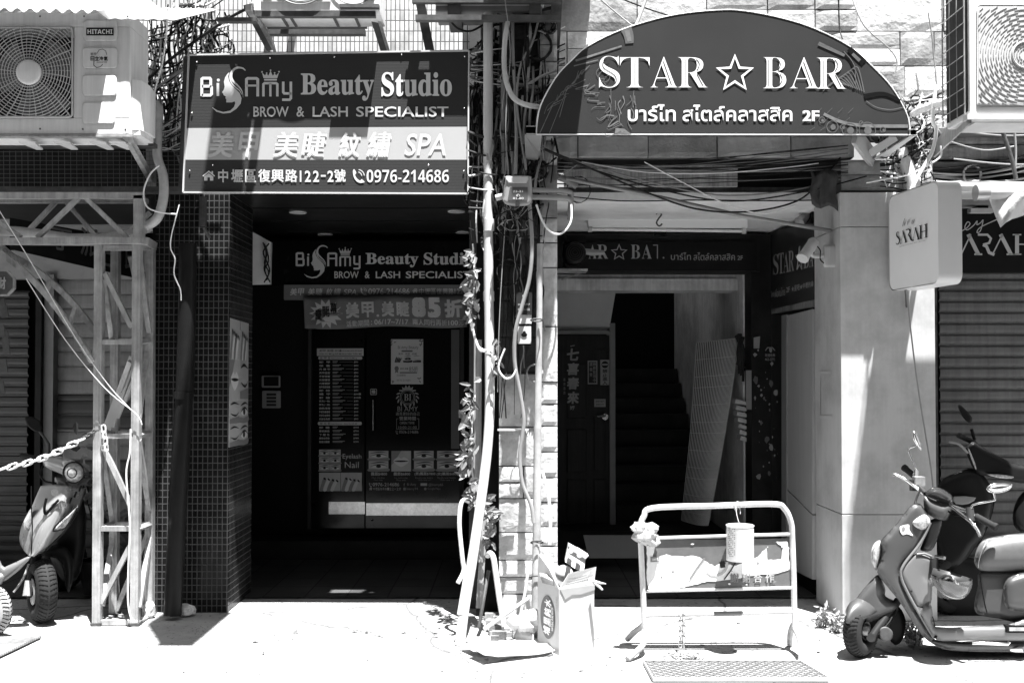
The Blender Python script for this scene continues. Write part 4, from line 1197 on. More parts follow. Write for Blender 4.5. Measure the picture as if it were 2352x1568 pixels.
for a, b, Da, Db in (((240,640),(258,780),TD,TE),((318,580),(345,775),TD,TE),((340,800),(318,960),TE,TD),((300,590),(340,760),TE,TE),((318,1010),(345,1180),TD,TE),((236,1020),(258,1190),TD,TE),((345,1225),(320,1395),TE,TD),((262,1225),(234,1390),TE,TD),((268,1400),(340,1225),TE,TE),((300,830),(245,980),TD,TE),((345,840),(250,970),TE,TE)):
    mb.bar(P(*a,Da), P(*b,Db), .032, .028)
build_each(mb,'diagonal_brace', STEELD, tr)
mb = MB(); mb.bar(P(-120,450,6.6), P(330,450,6.6), .04, .05); mb.bar(P(-120,555,6.6), P(332,553,6.6), .042, .055)
mb.bar(P(320,450,6.6), P(320,548,6.6), .06, .05); mb.bar(P(332,553,6.6), P(352,565,6.95), .05, .05)
mb.bar(P(-120,462,6.95), P(340,462,6.95), .03, .04); mb.bar(P(-120,556,6.95), P(345,560,6.95), .03, .04)
build_each(mb,'canopy_beam', STEELD, tr)
mb = MB()
for a, b, D in (((180,455),(86,546),6.6),((198,455),(293,547),6.6),((-10,505),(48,545),6.6),((130,462),(56,540),6.95),((150,462),(230,552),6.95),((345,488),(280,548),6.9)): mb.bar(P(*a,D), P(*b,D), .028, .028)
build_each(mb,'canopy_brace', STEELD, tr)
mb = MB()
o_ = [P(x, y, 6.62) for x, y in ((-60,520),(0,578),(50,618),(105,675),(160,747),(213,830))]
i_ = [P(x, y, 6.7) for x, y in ((-60,500),(14,577),(60,604),(115,645),(175,703),(226,772))]
for q in (o_, i_):
    q = catmull(q, 4)
    for k in range(len(q)-1): mb.bar(q[k], q[k+1]+(q[k+1]-q[k])*.06, .035, .035)
for k in range(1, 6): mb.bar(o_[k], i_[k], .025, .025)
mb.build('curved_brace', STEELD, tr)
mb = MB(); mb.tube([P(x, y, 6.75) for x, y in ((-40,528),(40,532),(110,540),(160,548),(230,548),(300,538),(345,520))], .035, 10); mb.build('canopy_pipe', PVC, tr)
# loose boards leaning inside the tower
bd = thing('board', 'pale scrap boards leaning inside the steel lattice tower', 'boards', P(260,1000,6.8))
mb = MB()
for a, b, w in (((306,820),(245,985),.05),((300,850),(256,980),.03),((312,860),(270,960),.02)): mb.bar(P(*a,6.76), P(*b,6.78), w, .02)
mb.build('plank', PALE, bd)
# octagonal medallion hung at the left edge
md = MB(); md.pp([(4+30*cos(radians(22.5+45*k)), 650+32*sin(radians(22.5+45*k))) for k in range(8)], 6.55, .03, 0)
md.pp([(4+26*cos(radians(22.5+45*k)), 650+28*sin(radians(22.5+45*k))) for k in range(8)], 6.545, .01, 1); md.text('財', -6, 636, 14, 664, 6.54, 0, .03)
md.build('medallion', [STEEL, RUSTY], None, 'octagonal metal medallion with raised character hung at the left edge', 'medallion')
mb = MB()
for k, (x, y) in enumerate(((4,700),(10,715),(3,760),(12,775),(14,800),(8,840),(2,890))):
    mb.pp([(x-9, y-12),(x+5,y-15),(x+9,y+13),(x-6,y+15)], 6.56+.002*k, .01)
mb.build('talisman_strip', RUSTY, None, 'strip of small grey charms hanging below the octagonal medallion', 'charms')

# white plastic chain
mb = MB()
A, B = P(2,1076,6.5), P(192,1006,6.6)
def link(mb, p, d, L, W, r, twist, mi=0):
    d = d.normalized(); s_ = d.cross(Vector((0,-1,0))).normalized(); n_ = s_.cross(d)
    s2 = s_*cos(twist)+n_*sin(twist)
    pts = []
    for k in range(16):
        a = 2*pi*k/16; x = cos(a); pts.append(p + d*((L/2-W/2)*(1 if x > 0 else -1) + W/2*x) + s2*(W/2*sin(a)))
    mb.tube(pts, r, 6, mi, closed=True)
n_ = 11
for k in range(n_):
    t = (k+.5)/n_; p = A.lerp(B, t)+Vector((0,0,-.03*sin(pi*t))); link(mb, p, B-A, .066, .032, .006, .3 if k % 2 else 1.3)
for k in range(6):
    t = (k+.5)/6; p = B.lerp(P(226,984,6.62), t); link(mb, p, B-A, .03, .018, .004, k % 2, 1)
for k in range(4): link(mb, P(238+2*k,985+14*k,6.58), Vector((.1,0,-1)), .05, .026, .005, k%2*1.2, 0)
mb.build('barrier_chain', [CABLEWHITE, RUSTY], None, 'white plastic chain strung from the left edge to the lattice tower', 'chain')

# drain pipe leaning on the tiled column, rocks, poster strip
mb = MB(); mb.tube([P(432,560,6.86), P(430,700,6.86), P(425,880,6.86), P(412,1100,6.84), P(402,1300,6.82), P(396,1412,6.8)], .058, 16)
mb.tube([P(422,900,6.85), P(421,916,6.85)], .062, 16); mb.build('drain_pipe', mat('black_pipe', .012, .35, var=.3), None, 'black drain pipe leaning down the front of the dark tiled column', 'pipe')
mb = MB(); mb.tube([P(467,452,6.8), P(467,520,6.8)], .022, 12); mb.tube([P(467,520,6.8), P(480,545,6.9)], .012, 8); mb.build('conduit', RUSTY, None, 'short grey pipe stub hanging under the left end of the beauty sign', 'pipe')
def rock(px, py, w, h, seed, label):
    D = GD(py); c = P(px, py, D); mb = MB(); R = random.Random(seed); rows = []
    s = D/FPX
    for j in range(7):
        f = j/6*pi; row = []
        for i in range(12):
            a = 2*pi*i/12; q = Vector((sin(f)*cos(a), sin(f)*sin(a), -cos(f)))
            k = 1+.28*noise.noise(q*1.7+Vector((seed,0,0)))
            row.append(c+Vector((q.x*w*s/2*k, q.y*w*s/2*k*.8, h*s*.5*(q.z*k+.9))))
        rows.append(row)
    mb.loft(rows, 0, True, False)
    mb.build('rock', STONES[0], None, label, 'rock')
rock(341, 1418, 34, 40, 3, 'rounded rock beside the foot of the lattice tower')
rock(428, 1414, 44, 30, 9, 'flat topped rock at the foot of the black drain pipe')
ps = thing('poster_strip', 'tall strip of four beauty close up photos on the inner face of the tiled column', 'poster', P(548, 1026, 7.0))
def col_side(px, py, off=0):
    xx = P(523,900,7.0).x + .004+off; return P(px, py, xx*FPX/(px-CX))
q0 = [(527,730),(571,743),(568,1018),(525,1027)]
def psm(u, v, off=0):  # v from top
    a = col_side(528,730,.006).lerp(col_side(571,743,.006), u); b = col_side(526.5,1027,.006).lerp(col_side(569,1018,.006), u); return a.lerp(b, v)+Vector((off,-off,0))
mb = MB(); mb.prism([psm(0,0),psm(1,0),psm(1,1),psm(0,1)], (-.004,0,0)); mb.build('sheet', mat('poster_grey', .45, .5, var=.2, scale=6), ps)
R = random.Random(21)
mb = MB()
def face_patch(mp, mb, u0, v0, u1, v1, kind, R):
    """a generic close up: mp(u,v) -> point; flat prints of skin, brow and lashes"""
    def q(pts, mi, o): 
        L_ = [mp(u0+(u1-u0)*a, v0+(v1-v0)*b, o) for a, b in pts]; mb.add(L_, [tuple(t) for t in tessellate_polygon([L_])], mi)
    q([(0,0),(1,0),(1,1),(0,1)], 0, .001)
    if kind == 'eye':
        q(sm([(.12,.55),(.35,.38),(.65,.36),(.9,.56),(.65,.68),(.35,.68)],3), 1, .002)
        q([(.5+.13*cos(a), .52+.15*sin(a)) for a in [2*pi*k/14 for k in range(14)]], 2, .003)
        q(sm([(.06,.56),(.35,.34),(.66,.31),(.96,.52),(.66,.4),(.36,.42)],3), 2, .004)
        q(sm([(.05,.26),(.4,.1),(.7,.08),(.97,.22),(.7,.16),(.4,.2)],3), 2, .002)
        q(sm([(.0,.75),(.5,.8),(1,.7),(1,1),(0,1)],2), 3, .0015)
    elif kind == 'shut':
        q(sm([(.08,.55),(.4,.68),(.7,.68),(.95,.5),(.7,.62),(.4,.62)],3), 2, .003)
        q(sm([(.05,.2),(.45,.06),(.95,.2),(.5,.14)],3), 2, .003)
        q([(.0,.8),(1,.7),(1,1),(0,1)], 3, .002)
    elif kind == 'hand':
        for k in range(4): q(sm([(.02+.17*k,.98),(.1+.18*k,.62),(.2+.2*k,.30+.04*k),(.3+.2*k,.26+.04*k),(.32+.19*k,.42),(.2+.18*k,.8),(.16+.17*k,1)],3), 1 if k % 2 else 3, .002+.0004*k)
        for k in range(4): q([(.26+.195*k+.055*cos(a)+.03*sin(a), .33+.04*k+.07*sin(a)) for a in [2*pi*j/10 for j in range(10)]], 2, .005)
    elif kind == 'lip':
        q(sm([(.1,.5),(.35,.3),(.5,.38),(.65,.3),(.9,.5),(.6,.75),(.4,.75)],3), 1, .002)
        q(sm([(.12,.5),(.5,.46),(.88,.5),(.5,.55)],3), 2, .003)
        q([(0,0),(.5,0),(.1,.6),(0,.7)], 3, .0015)
PM = [mat('print_skin', .42, .5, var=.12, scale=8), mat('print_light', .66, .5, var=.1), mat('print_dark', .02, .5), mat('print_skin_shade', .2, .5, var=.15, scale=8)]
kinds = ['hand','hand','lip','shut','shut','eye','shut','eye']
for j, (v0, v1) in enumerate(((0,.31),(.32,.63),(.64,.82),(.83,1))):
    for i, (u0, u1) in enumerate(((.0,.52),(.54,1))):
        face_patch(psm, mb, u0, v0, u1, v1, kinds[j*2+i], R)
mb.build('photo_print', PM, ps)
# pale panel and intercom on the recess wall
mb = MB(); mb.pp([(572,528),(622,556),(620,652),(572,653)], 8.2, .05); mb.build('wall_panel', mat('dull_pale_panel', .72, .6, var=.08, dirt=.15), None, 'pale panel on the dark wall left of the black inner sign', 'panel')
mb = MB()
for k in range(4): mb.tube(catmull([P(612+R.uniform(-8,8), 558+22*j+R.uniform(-4,4), 8.15) for j in range(5)], 4), .006, 5)
mb.build('loose_wire', CABLEBLACK, None, 'black loose wires beside the pale panel in the recess', 'cable')
ic = thing('intercom', 'wall intercom with grey screen unit above a keypad unit beside the glass doors', 'intercom', P(622, 940, 9.2))
mb = MB(); mb.pillow(rrect(601,862,644,890,3), 9.24, .02, .006); mb.pb(606, 865, 640, 886, 9.215, .01, 1); mb.build('screen_unit', [GREY, BLACK], ic)
mb = MB(); mb.pillow(rrect(602,897,645,937,3), 9.24, .02, .006)
for k in range(4): mb.pb(612, 903+8*k, 634, 908+8*k, 9.215, .01, 1)
mb.build('keypad_unit', [GREY, SOOT], ic)

# ------------------------------------------------------------------ glass doors of the studio
dr = thing('glass_door', 'dark double glass doors with price list and photo decals under the banner', 'door', P(890, 1215, 9.1))
DD = 9.05
mb = MB(); mb.pb(716, 752, 838, 1212, DD, .02); mb.build('side_leaf', GLASSDARK, dr)
mb = MB(); mb.pb(840, 752, 1056, 1212, DD, .02); mb.build('main_leaf', GLASSDARK, dr)
mb = MB(); mb.pb(706, 690, 716, 1215, DD-.03, .08); mb.pb(1056, 690, 1066, 1215, DD-.03, .08); mb.build('frame', SOOT, dr)
mb = MB(); mb.pb(1036, 757, 1055, 1030, DD-.008, .005); mb.build('grey_strip', mat('dim_grey', .06, .5), dr)
mb = MB()
for x0, x1, y0, y1 in ((755,838,1152,1180),(841,1056,1155,1183)): mb.pb(x0, y0, x1, y1, DD-.012, .012)
build_each(mb,'kick_plate', mat('scratched_steel', .62, .32, .9, var=.35, scale=25, dirt=.3), dr)
mb = MB(); mb.tube([P(857,918,DD-.05),P(857,988,DD-.05)], .012, 10); mb.bar(P(857,922,DD), P(857,922,DD-.05), .012); mb.bar(P(857,983,DD), P(857,983,DD-.05), .012); mb.build('door_handle', CHROME, dr)
mb = MB(); mb.lathe([(.012,0),(.01,.01),(0,.012)], P(855,1193,DD-.002), (0,-1,0), 10); mb.build('lock', CHROME, dr)
TXTM = [mat('dim_white_print', .36, .6, var=.1), mat('dim_grey_print', .2, .6, var=.1), BLACK]
mb = MB(); D_ = DD-.004
mb.flat([(728,800),(835,800),(835,817),(728,817)], D_); mb.flat(rrect(731,818.5,832,825.5,3), D_); mb.flat(rrect(730,968,831,976,3.5), D_)
for i, ch in enumerate('美甲'): mb.text(ch, 733+8*i, 802, 740+8*i, 808, D_-.002, 2)
for i, ch in enumerate('美睫'): mb.text(ch, 751+8*i, 802, 758+8*i, 808, D_-.002, 2)
for i, ch in enumerate('紋繡'): mb.text(ch, 769+8*i, 802, 776+8*i, 808, D_-.002, 2)
mb.text('BROW & NAIL LASH SPECIALIST', 781, 803.5, 832, 807, D_-.002, 2, .01, 0, 1); mb.text('Chăm Sóc Móng-Nối Mi-Phun-Xăm Thẩm Mỹ', 732, 810, 831, 815.5, D_-.002, 2, .015, 0, 1)
for i, ch in enumerate('美甲類'): mb.text(ch, 735+9*i, 819.5, 741+9*i, 825, D_-.002, 2)
mb.text('Nail Services    Dịch Vụ Móng', 761, 820, 820, 825, D_-.002, 2, .01, 0, 1)
for i, ch in enumerate('睫毛類'): mb.text(ch, 735+9*i, 969.5, 741+9*i, 975, D_-.002, 2)
mb.text('Lash Services    Dịch Vụ Nối Mi', 761, 970, 820, 975, D_-.002, 2, .01, 0, 1)
rowsT = [('卸  甲','$300'),('保  養','$400'),('光 療 甲','$400'),('美甲造型','$500'),('手部保養','$700'),('足部護理','$800'),('光療凝膠','$600'),('延甲造型保養','$900'),('卸  除','$350'),('補  甲','$200個'),('彩  繪','$100/色'),('延長(一組)','$150'),('單色(一組)','$600'),('貓眼/漸層','$800'),('手部深層護理','$600'),('足部深層護理','$900'),('足部去角質','$800')]
for i, (nm, pr_) in enumerate(rowsT):
    y = 829+8.15*i; mb.text(nm, 733, y, 758, y+5, D_, 0, .01, 0, 1); mb.text(pr_, 813, y, 813+(10 if len(pr_) < 5 else 16), y+4.6, D_, 0, .02, 0, 1)
    w_ = 12+(i*7) % 20; mb.flat([(764,y),(764+w_,y),(764+w_,y+1.6),(764,y+1.6)], D_, 1); mb.flat([(764,y+2.8),(764+w_*.8,y+2.8),(764+w_*.8,y+4),(764,y+4)], D_, 1); mb.flat([(768+w_,y+1.5),(811,y+1.5),(811,y+2),(768+w_,y+2)], D_, 1)
for i, (nm, pr_) in enumerate([('卸  睫','$100'),('單根嫁接','$700'),('下 睫 毛','$350'),('濃密自然款','$1000'),('角蛋白翹睫','$1200')]):
    y = 979+8.2*i; mb.text(nm, 733, y, 757, y+5, D_, 0, .01, 0, 1); mb.text(pr_, 812, y, 824, y+4.6, D_, 0, .02, 0, 1)
    w_ = 12+(i*9) % 20; mb.flat([(764,y),(764+w_,y),(764+w_,y+1.6),(764,y+1.6)], D_, 1); mb.flat([(764,y+2.8),(764+w_*.8,y+2.8),(764+w_*.8,y+4),(764,y+4)], D_, 1)
mb.text('Eyelash', 787, 1042, 830, 1056, D_, 0); mb.text('Nail', 792, 1060, 824, 1074, D_, 0)
for i, (a, b, n1, n2) in enumerate((('霧眉$4800',(852,889),'Microblading','Phun mày'),('霧唇$6800',(904,942),'Lip tattooing','Phun môi'),('(男)飄眉$7800',(952,1000),'Eyebrow hairs','Chân mày sợi'),('(女)飄眉$6800',(1003,1052),'Eyebrow hairs','Chân mày sợi'))):
    mb.text(a, b[0], 1084, b[1], 1092, D_, 0, .012, 0, 2); mb.text(n1, b[0]+2, 1095, b[1]-6, 1099, D_, 1, 0, 0, 1); mb.text(n2, b[0]+7, 1100, b[1]-10, 1104, D_, 1, 0, 0, 1)
phone(mb, 848, 1108, 854, 1117, D_); mb.text('0976-214686', 856, 1108, 917, 1116, D_, 0, .01); mb.text('f', 927, 1109, 930, 1116, D_, 1, .02); mb.text('Bi Amy', 935, 1109, 956, 1116, D_, 1); mb.flat([(966,1109),(981,1109),(981,1115),(966,1115)], D_, 0); mb.text('@biamy66', 984, 1109, 1018, 1117, D_, 1)
house(mb, 848, 1118, 855, 1125, D_)
for i, ch in enumerate('中壢區復興路122-2號'): mb.text(ch, 857+5.4*i, 1119, 861.4+5.4*i, 1125, D_, 0, 0, 0, 1) if ch != '-' else mb.text(ch, 857+5.4*i, 1121.5, 861+5.4*i, 1122.5, D_, 0)
mb.flat(rrect(926,1119,932,1125,1.5), D_, 1); mb.text('biamy94', 934, 1119, 960, 1126, D_, 1)
mb.ell(977, 1122, 3, 3, D_, 1); mb.text('Google Maps', 982, 1119, 1012, 1125, D_, 1)
# crest
for r, w_ in ((17,1.2),(14,.7)): mb.stroke([(936+r*cos(a), 912+r*sin(a)) for a in [2*pi*k/24 for k in range(24)]], w_, D_, 1, True)
mb.text('𝐁𝐈', 928, 904, 945, 920, D_, 1); mb.text('BI AMY', 913, 933, 960, 944, D_, 1, -.004); 
for sx in (-1, 1):
    for k in range(6):
        a = radians(-50+25*k); x, y = 936+sx*23*cos(a), 912+20*sin(a); mb.ell(x, y, 5, 1.8, D_, 1, 10, sx*(a+.8))
mb.flat([(925,896),(923,888),(929,891),(932,884),(936,890),(940,884),(943,891),(949,888),(947,896)], D_, 1)
mb.text('遇見更好的自己', 909, 946, 964, 954, D_, 1); mb.text('營業時間', 917, 956, 955, 965, D_, 1, .01)
mb.stroke([(915,961),(911,961),(911,985),(962,985),(962,961),(957,961)], .8, D_, 1); mb.text('OPEN TIME', 918, 968, 952, 974, D_, 1, .0); mb.text('10:00-21:00', 915, 978, 957, 983.5, D_, 1); phone(mb, 909, 988, 914, 996, D_, 1); mb.text('0976-214686', 917, 988, 961, 995, D_, 1)
mb.stroke(rrect(851,893,865,906,2), 1, D_, 0, True); mb.text('推', 853, 895, 863, 904, D_, 0, .01)
mb.build('door_lettering', TXTM, dr)
mb = MB()
mp = lambda u, v, o=0: P(u, v, D_-.001-o)
DP = [mat('dim_print_skin', .34, .5, var=.15, scale=10), mat('dim_print_light', .5, .5), BLACK, mat('dim_print_shade', .16, .5, var=.2, scale=10)]
for j in range(3):
    for i in range(2): face_patch(mp, mb, 733+25*i, 1032+17*j, 757.5+25*i, 1048.5+17*j, 'eye', R)
face_patch(mp, mb, 733, 1085, 782, 1127, 'hand', R); face_patch(mp, mb, 783, 1085, 831, 1127, 'hand', R)
for x, kk in ((847,'eye'),(899,'lip'),(951,'eye'),(1004,'eye')):
    if kk == 'eye': face_patch(mp, mb, x, 1035, x+45, 1057, 'eye', R); face_patch(mp, mb, x, 1058, x+45, 1082, 'eye', R)
    else: face_patch(mp, mb, x, 1035, x+45, 1082, 'lip', R)
mb.build('photo_decal', DP, dr)
mb = MB(); mb.pb(898, 779, 972, 882, DD-.006, .004, 0)
D2 = DD-.008
mb.text('𝖡𝗂 𝖠𝗆𝗒 𝖡𝖾𝖺𝗎𝗍𝗒', 914, 794, 961, 803, D2, 1); mb.flat(rrect(922,804,948,808,2), D2, 2); mb.text('美甲 . 美睫 . 紋繡', 915, 810, 957, 815, D2, 1, 0, 0, 1)
for k, kk in enumerate(('hand','eye','shut')): face_patch(lambda u, v, o=0: P(u, v, D2-o), mb, 906+21*k, 815, 925+21*k, 832, kk, R)
mb.text('𝟪𝟧折', 940, 841, 960, 853, D2, 1); mb.text('美甲.美睫', 919, 844, 938, 849, D2, 1, 0, 0, 1); mb.ell(911, 846, 5, 5.5, D2, 2); mb.flat([(908,850),(914,850),(915,857),(911,854),(907,857)], D2, 2); mb.flat([(918,854),(958,854),(958,857),(918,857)], D2, 2)
mb.text('紋繡體驗', 911, 859, 932, 864, D2, 2); mb.text('0976-214686', 911, 871, 943, 875, D2, 2)
for k in range(14):
    a = R.random()*2*pi; x, y = R.choice(((903,786),(966,786),(904,876),(966,874))); mb.ell(x+R.uniform(-5,5), y+R.uniform(-6,6), 3.2, 1.4, D2, 2, 8, a)
mb.build('poster', [mat('dim_poster_paper', .42, .6, var=.05), SOOT, mat('poster_mid', .10, .6), SOOT], dr)

# ------------------------------------------------------------------ pipes and boxes at the stone pillar
dp = thing('downpipe', 'thick pale plastic downpipe bending outward to the pavement beside the stone pillar', 'pipe', P(1050, 1480, 6.1))
mb = MB(); mb.tube(catmull([P(1121,20,6.6),P(1121,300,6.6),P(1122,620,6.58),P(1125,880,6.55),P(1121,1010,6.5),P(1106,1140,6.42),P(1084,1290,6.3),P(1066,1400,6.2),P(1056,1482,6.14)], 8), .031, 18); mb.build('pipe', PVC, dp)
for y, h in ((503,28),(669,22)):
    mb = MB(); mb.tube([P(1122.5,y,6.58),P(1122.8,y+h,6.58)], .0355, 18); mb.build('coupling', PVC, dp)
mb = MB(); mb.tube([P(1080,1306,6.28),P(1062,1412,6.19)], .034, 18); mb.build('sleeve', PVC, dp)
mb = MB(); mb.lathe([(.02,-.03),(.02,.03),(.012,.045),(0,.045)], P(1150,452,6.5), (1,-.3,.2), 12); mb.build('tap_end', PALE, dp)
tp = thing('conduit', 'thin grey metal conduit standing straight on the stone pillar behind the cardboard box', 'pipe', P(1232, 1470, 6.5))
mb = MB(); mb.tube([P(1240,560,6.5),P(1238,800,6.5),P(1235,960,6.5),P(1233,1200,6.48),P(1229,1475,6.42)], [.019,.02,.024,.026,.027], 14)
mb.build('pipe', mat('grey_conduit', .42, .5, var=.2, scale=10, dirt=.4), tp)
mb = MB()
for y in (735, 1245, 1325): mb.tube([P(1233+14*cos(a), y+3*sin(a), 6.44+.03*sin(a)) for a in [2*pi*k/12 for k in range(12)]], .005, 5, closed=True)
for k in range(5): mb.tube([P(1226+2*k,1245,6.44), P(1248+R.uniform(-4,8),1240+R.uniform(-6,14),6.43)], .0015, 4)
mb.build('binding_wire', RUSTY, tp)
mb = MB(); mb.pb(1192, 640, 1200, 1140, 6.55, .02)
mb = MB(); mb.tube([P(1194,455,6.4),P(1230,455,6.42),P(1225,470,6.4)], .012, 8)
eb = thing('meter_box', 'grey utility box with numbered plate fixed high on the stone pillar', 'utility box', P(1189, 474, 6.38))
mb = MB(); mb.pillow([(p.x,p.y) for p in catmull([Vector((a,b,0)) for a,b in ((1162,404),(1214,404),(1221,412),(1223,450),(1221,464),(1208,473),(1170,472),(1156,464),(1157,448),(1160,412))],3,True)], 6.42, .055, .02, .004); mb.build('casing', mat('utility_box_grey', .30, .45, var=.08, dirt=.2), eb)
mb = MB(); mb.flat([(1171,430),(1212,430),(1212,460),(1166,460)], 6.358, 0); mb.text('23-21', 1178, 437, 1201, 442, 6.356, 1, .02); mb.text('81-80', 1178, 453, 1203, 458, 6.356, 1, .02); mb.ell(1190, 449, 4.5, 3.5, 6.356, 1); mb.ell(1191, 449, 2.4, 1.8, 6.354, 0); mb.build('number_plate', [mat('plate_grey', .07, .6), OFFWHITE], eb)
mb = MB(); mb.pb(1184, 462, 1193, 474, 6.34, .03); mb.build('latch', SOOT, eb)
mb = MB(); mb.pillow([(1163,405),(1212,405),(1214,412),(1209,421),(1168,421),(1162,413)], 6.37, .014, .006); mb.build('lid', PALE, eb)
sx = thing('switch_box', 'tall dark switch box with white lower half on the stone pillar', 'switch box', P(1203, 745, 6.5))
mb = MB(); mb.pb(1186, 671, 1222, 723, 6.5, .08, 0); mb.pb(1187, 723, 1221, 743, 6.505, .07, 1); mb.ell(1204, 680, 4, 4, 6.497, 1); mb.text('(03) 4227', 1190, 697, 1217, 702, 6.497, 1); mb.text('04-21-132', 1190, 708, 1217, 713, 6.497, 1)
mb.build('casing', [SOOT, OFFWHITE], sx); 
sy = thing('socket_box', 'small white bracket box with keyhole cut under the dark switch box', 'switch box', P(1204, 792, 6.5))
mb = MB(); mb.pb(1189, 749, 1220, 789, 6.5, .06, 0); mb.ell(1204, 769, 7, 5, 6.496, 1); mb.ell(1204, 765, 4, 5, 6.495, 1); mb.pb(1188, 788, 1220, 793, 6.52, .05, 1); mb.build('casing', [OFFWHITE, BLACK], sy)
mb = MB(); mb.pb(1143, 985, 1214, 989, 6.5, .03); mb.build('bracket_bar', PALE, None, 'thin white bar fixed across the stone pillar', 'bar')
# narrow board behind the big downpipe, and pipes at its foot
mb = MB(); mb.bar(P(1098,780,6.7), P(1096,1150,6.7), .05, .05); mb.bar(P(1116,1150,6.7), P(1100,1395,6.65), .04, .04); mb.bar(P(1104,1090,6.68), P(1098,1290,6.62), .07, .01); mb.build('timber_post', mat('weathered_wood', .30, .8, var=.3, streak=.4), None, 'weathered timber post behind the thick downpipe', 'post')
mb = MB(); mb.tube(catmull([P(1120,1275,6.5),P(1126,1270,6.45),P(1133,1280,6.42),P(1138,1310,6.4),P(1148,1380,6.36),P(1158,1438,6.32)],5), .018, 12); mb.build('elbow_pipe', PVC, None, 'bent pale pipe stub standing at the foot of the stone pillar', 'pipe')
mb = MB(); mb.tube([P(1216,1372,6.3),P(1160,1410,6.2),P(1112,1445,6.15)], .012, 10); mb.build('pipe', PVC, None, 'thin pale pipe lying diagonal over the rubble by the stone pillar', 'pipe')
mb = MB(); mb.tube([P(1216,1290,6.4),P(1206,1360,6.38),P(1190,1440,6.35)], .010, 10); mb.build('pipe', PVC, None, 'slim pale pipe leaning just left of the grey conduit', 'pipe')
mb = MB(); mb.tube(catmull([P(1085,1155,6.5),P(1062,1150,6.45),P(1055,1200,6.4),P(1062,1280,6.36),P(1065,1310,6.34),P(1052,1338,6.3)],6), .014, 12); mb.build('hose', PVC, None, 'pale hose curling down left of the thick downpipe', 'hose')
mb = MB(); mb.tube(catmull([P(1122,1310,6.5),P(1110,1380,6.4),P(1100,1440,6.35)],5), .012, 10); mb.build('pipe', RUSTY, None, 'dark thin pipe standing behind the foot of the thick downpipe', 'pipe')
# leafy creeper on the downpipe
def leaf(mb, p, d, w, L, fold=.3, mi=0):
    d = d.normalized(); s_ = d.cross(Vector((0,-1,.2)))
    s_ = s_.normalized() if s_.length > 1e-3 else Vector((1,0,0)); n = s_.cross(d)
    a = [p, p+d*L*.35+s_*w/2+n*fold*w, p+d*L*.75+s_*w*.33+n*fold*w*.6, p+d*L, p+d*L*.75-s_*w*.33+n*fold*w*.6, p+d*L*.35-s_*w/2+n*fold*w, p+d*L*.5]
    mb.add(a, [(0,1,6),(1,2,6),(2,3,6),(3,4,6),(4,5,6),(5,0,6)], mi, False)
cr = thing('creeper', 'leafy creeper clinging to the timber post beside the thick downpipe', 'plant', P(1095, 1200, 6.6))
mb = MB(); R = random.Random(12)
for x, y, n in ((1085,600,10),(1088,640,12),(1083,690,12),(1092,720,6),(1080,900,7),(1078,930,9),(1074,960,8),(1080,1020,10),(1072,1050,10),(1078,1085,8),(1090,1130,8),(1120,1160,14),(1136,1190,12),(1122,1225,8),(1140,800,5),(1139,830,4)):
    for k in range(int(n*1.8)):
        p = P(x+R.uniform(-9,10), y+R.uniform(-24,24), 6.58-R.uniform(0,.12)); s_ = R.choice((.4,.6,.8,1,1.1)); leaf(mb, p, Vector((R.uniform(-1,.5), R.uniform(-.6,.3), R.uniform(-1,.5))), s_*R.uniform(.025,.042), s_*R.uniform(.06,.095), R.uniform(.1,.5))
mb.build('foliage', mat('creeper_leaf', .16, .4, var=.5, scale=25), cr)
mb = MB(); mb.tube(catmull([P(1086,560,6.6),P(1090,650,6.58),P(1082,720,6.56),P(1096,790,6.5),P(1118,805,6.45)],6), .006, 6); mb.tube(catmull([P(1092,900,6.6),P(1083,1000,6.58),P(1087,1090,6.55),P(1110,1160,6.5),P(1128,1230,6.5)],6), .006, 6); mb.build('stem', CABLEWHITE, cr)

# ------------------------------------------------------------------ things in and over the bar passage
fl = thing('strip_light', 'long white fluorescent batten hanging under the passage ceiling', 'lamp', P(1535, 530, 8.0))
mb = MB(); mb.prism([P(1350,494,7.9),P(1717,498,7.9),P(1717,524,7.9),P(1352,522,7.9)], (0,.09,0)); mb.build('housing', WHITE, fl)
mb = MB(); mb.prism([P(1346,489,7.91),P(1722,493,7.91),P(1720,498,7.91),P(1348,494,7.91)], (0,.09,0)); mb.prism([P(1354,522,7.93),P(1716,524,7.93),P(1714,527,7.93),P(1356,525,7.93)], (0,.05,0)); mb.build('painted_shade_strip', SOOT, fl)  # dark strips stand in for the shade lines along the housing
mb = MB(); mb.tube([P(1360,527,7.92),P(1708,531,7.92)], .012, 10); mb.build('tube', WHITE, fl)
mb = MB(); mb.pb(1352, 520, 1360, 532, 7.9, .04); mb.pb(1706, 523, 1714, 536, 7.9, .04); build_each(mb,'tube_holder', PALE, fl)
mb = MB(); mb.tube([P(1712,531,7.93),P(1712,520,7.93),P(1712,492,7.93)], .004, 5); mb.tube([P(1358,494,7.93),P(1358,468,7.9)], .004, 5); build_each(mb,'hanger', STEEL, fl)
mb = MB(); mb.tube(catmull([P(1507,492,7.6),P(1514,487,7.6),P(1519,493,7.6),P(1512,503,7.6),P(1508,512,7.6),P(1514,519,7.6),P(1521,514,7.6)],5), .006, 6); mb.build('hook', RUSTY, None, 'dark S shaped hook hanging in front of the fluorescent batten', 'hook')
mb = MB(); mb.pb(1505, 524, 1531, 540, 8.1, .1); mb.build('junction_box', BLACK, None, 'small black box under the middle of the fluorescent batten', 'junction box')
fb = thing('exhaust_blower', 'black round blower motor on a shelf at the left of the passage beam', 'blower', P(1330, 625, 7.4))
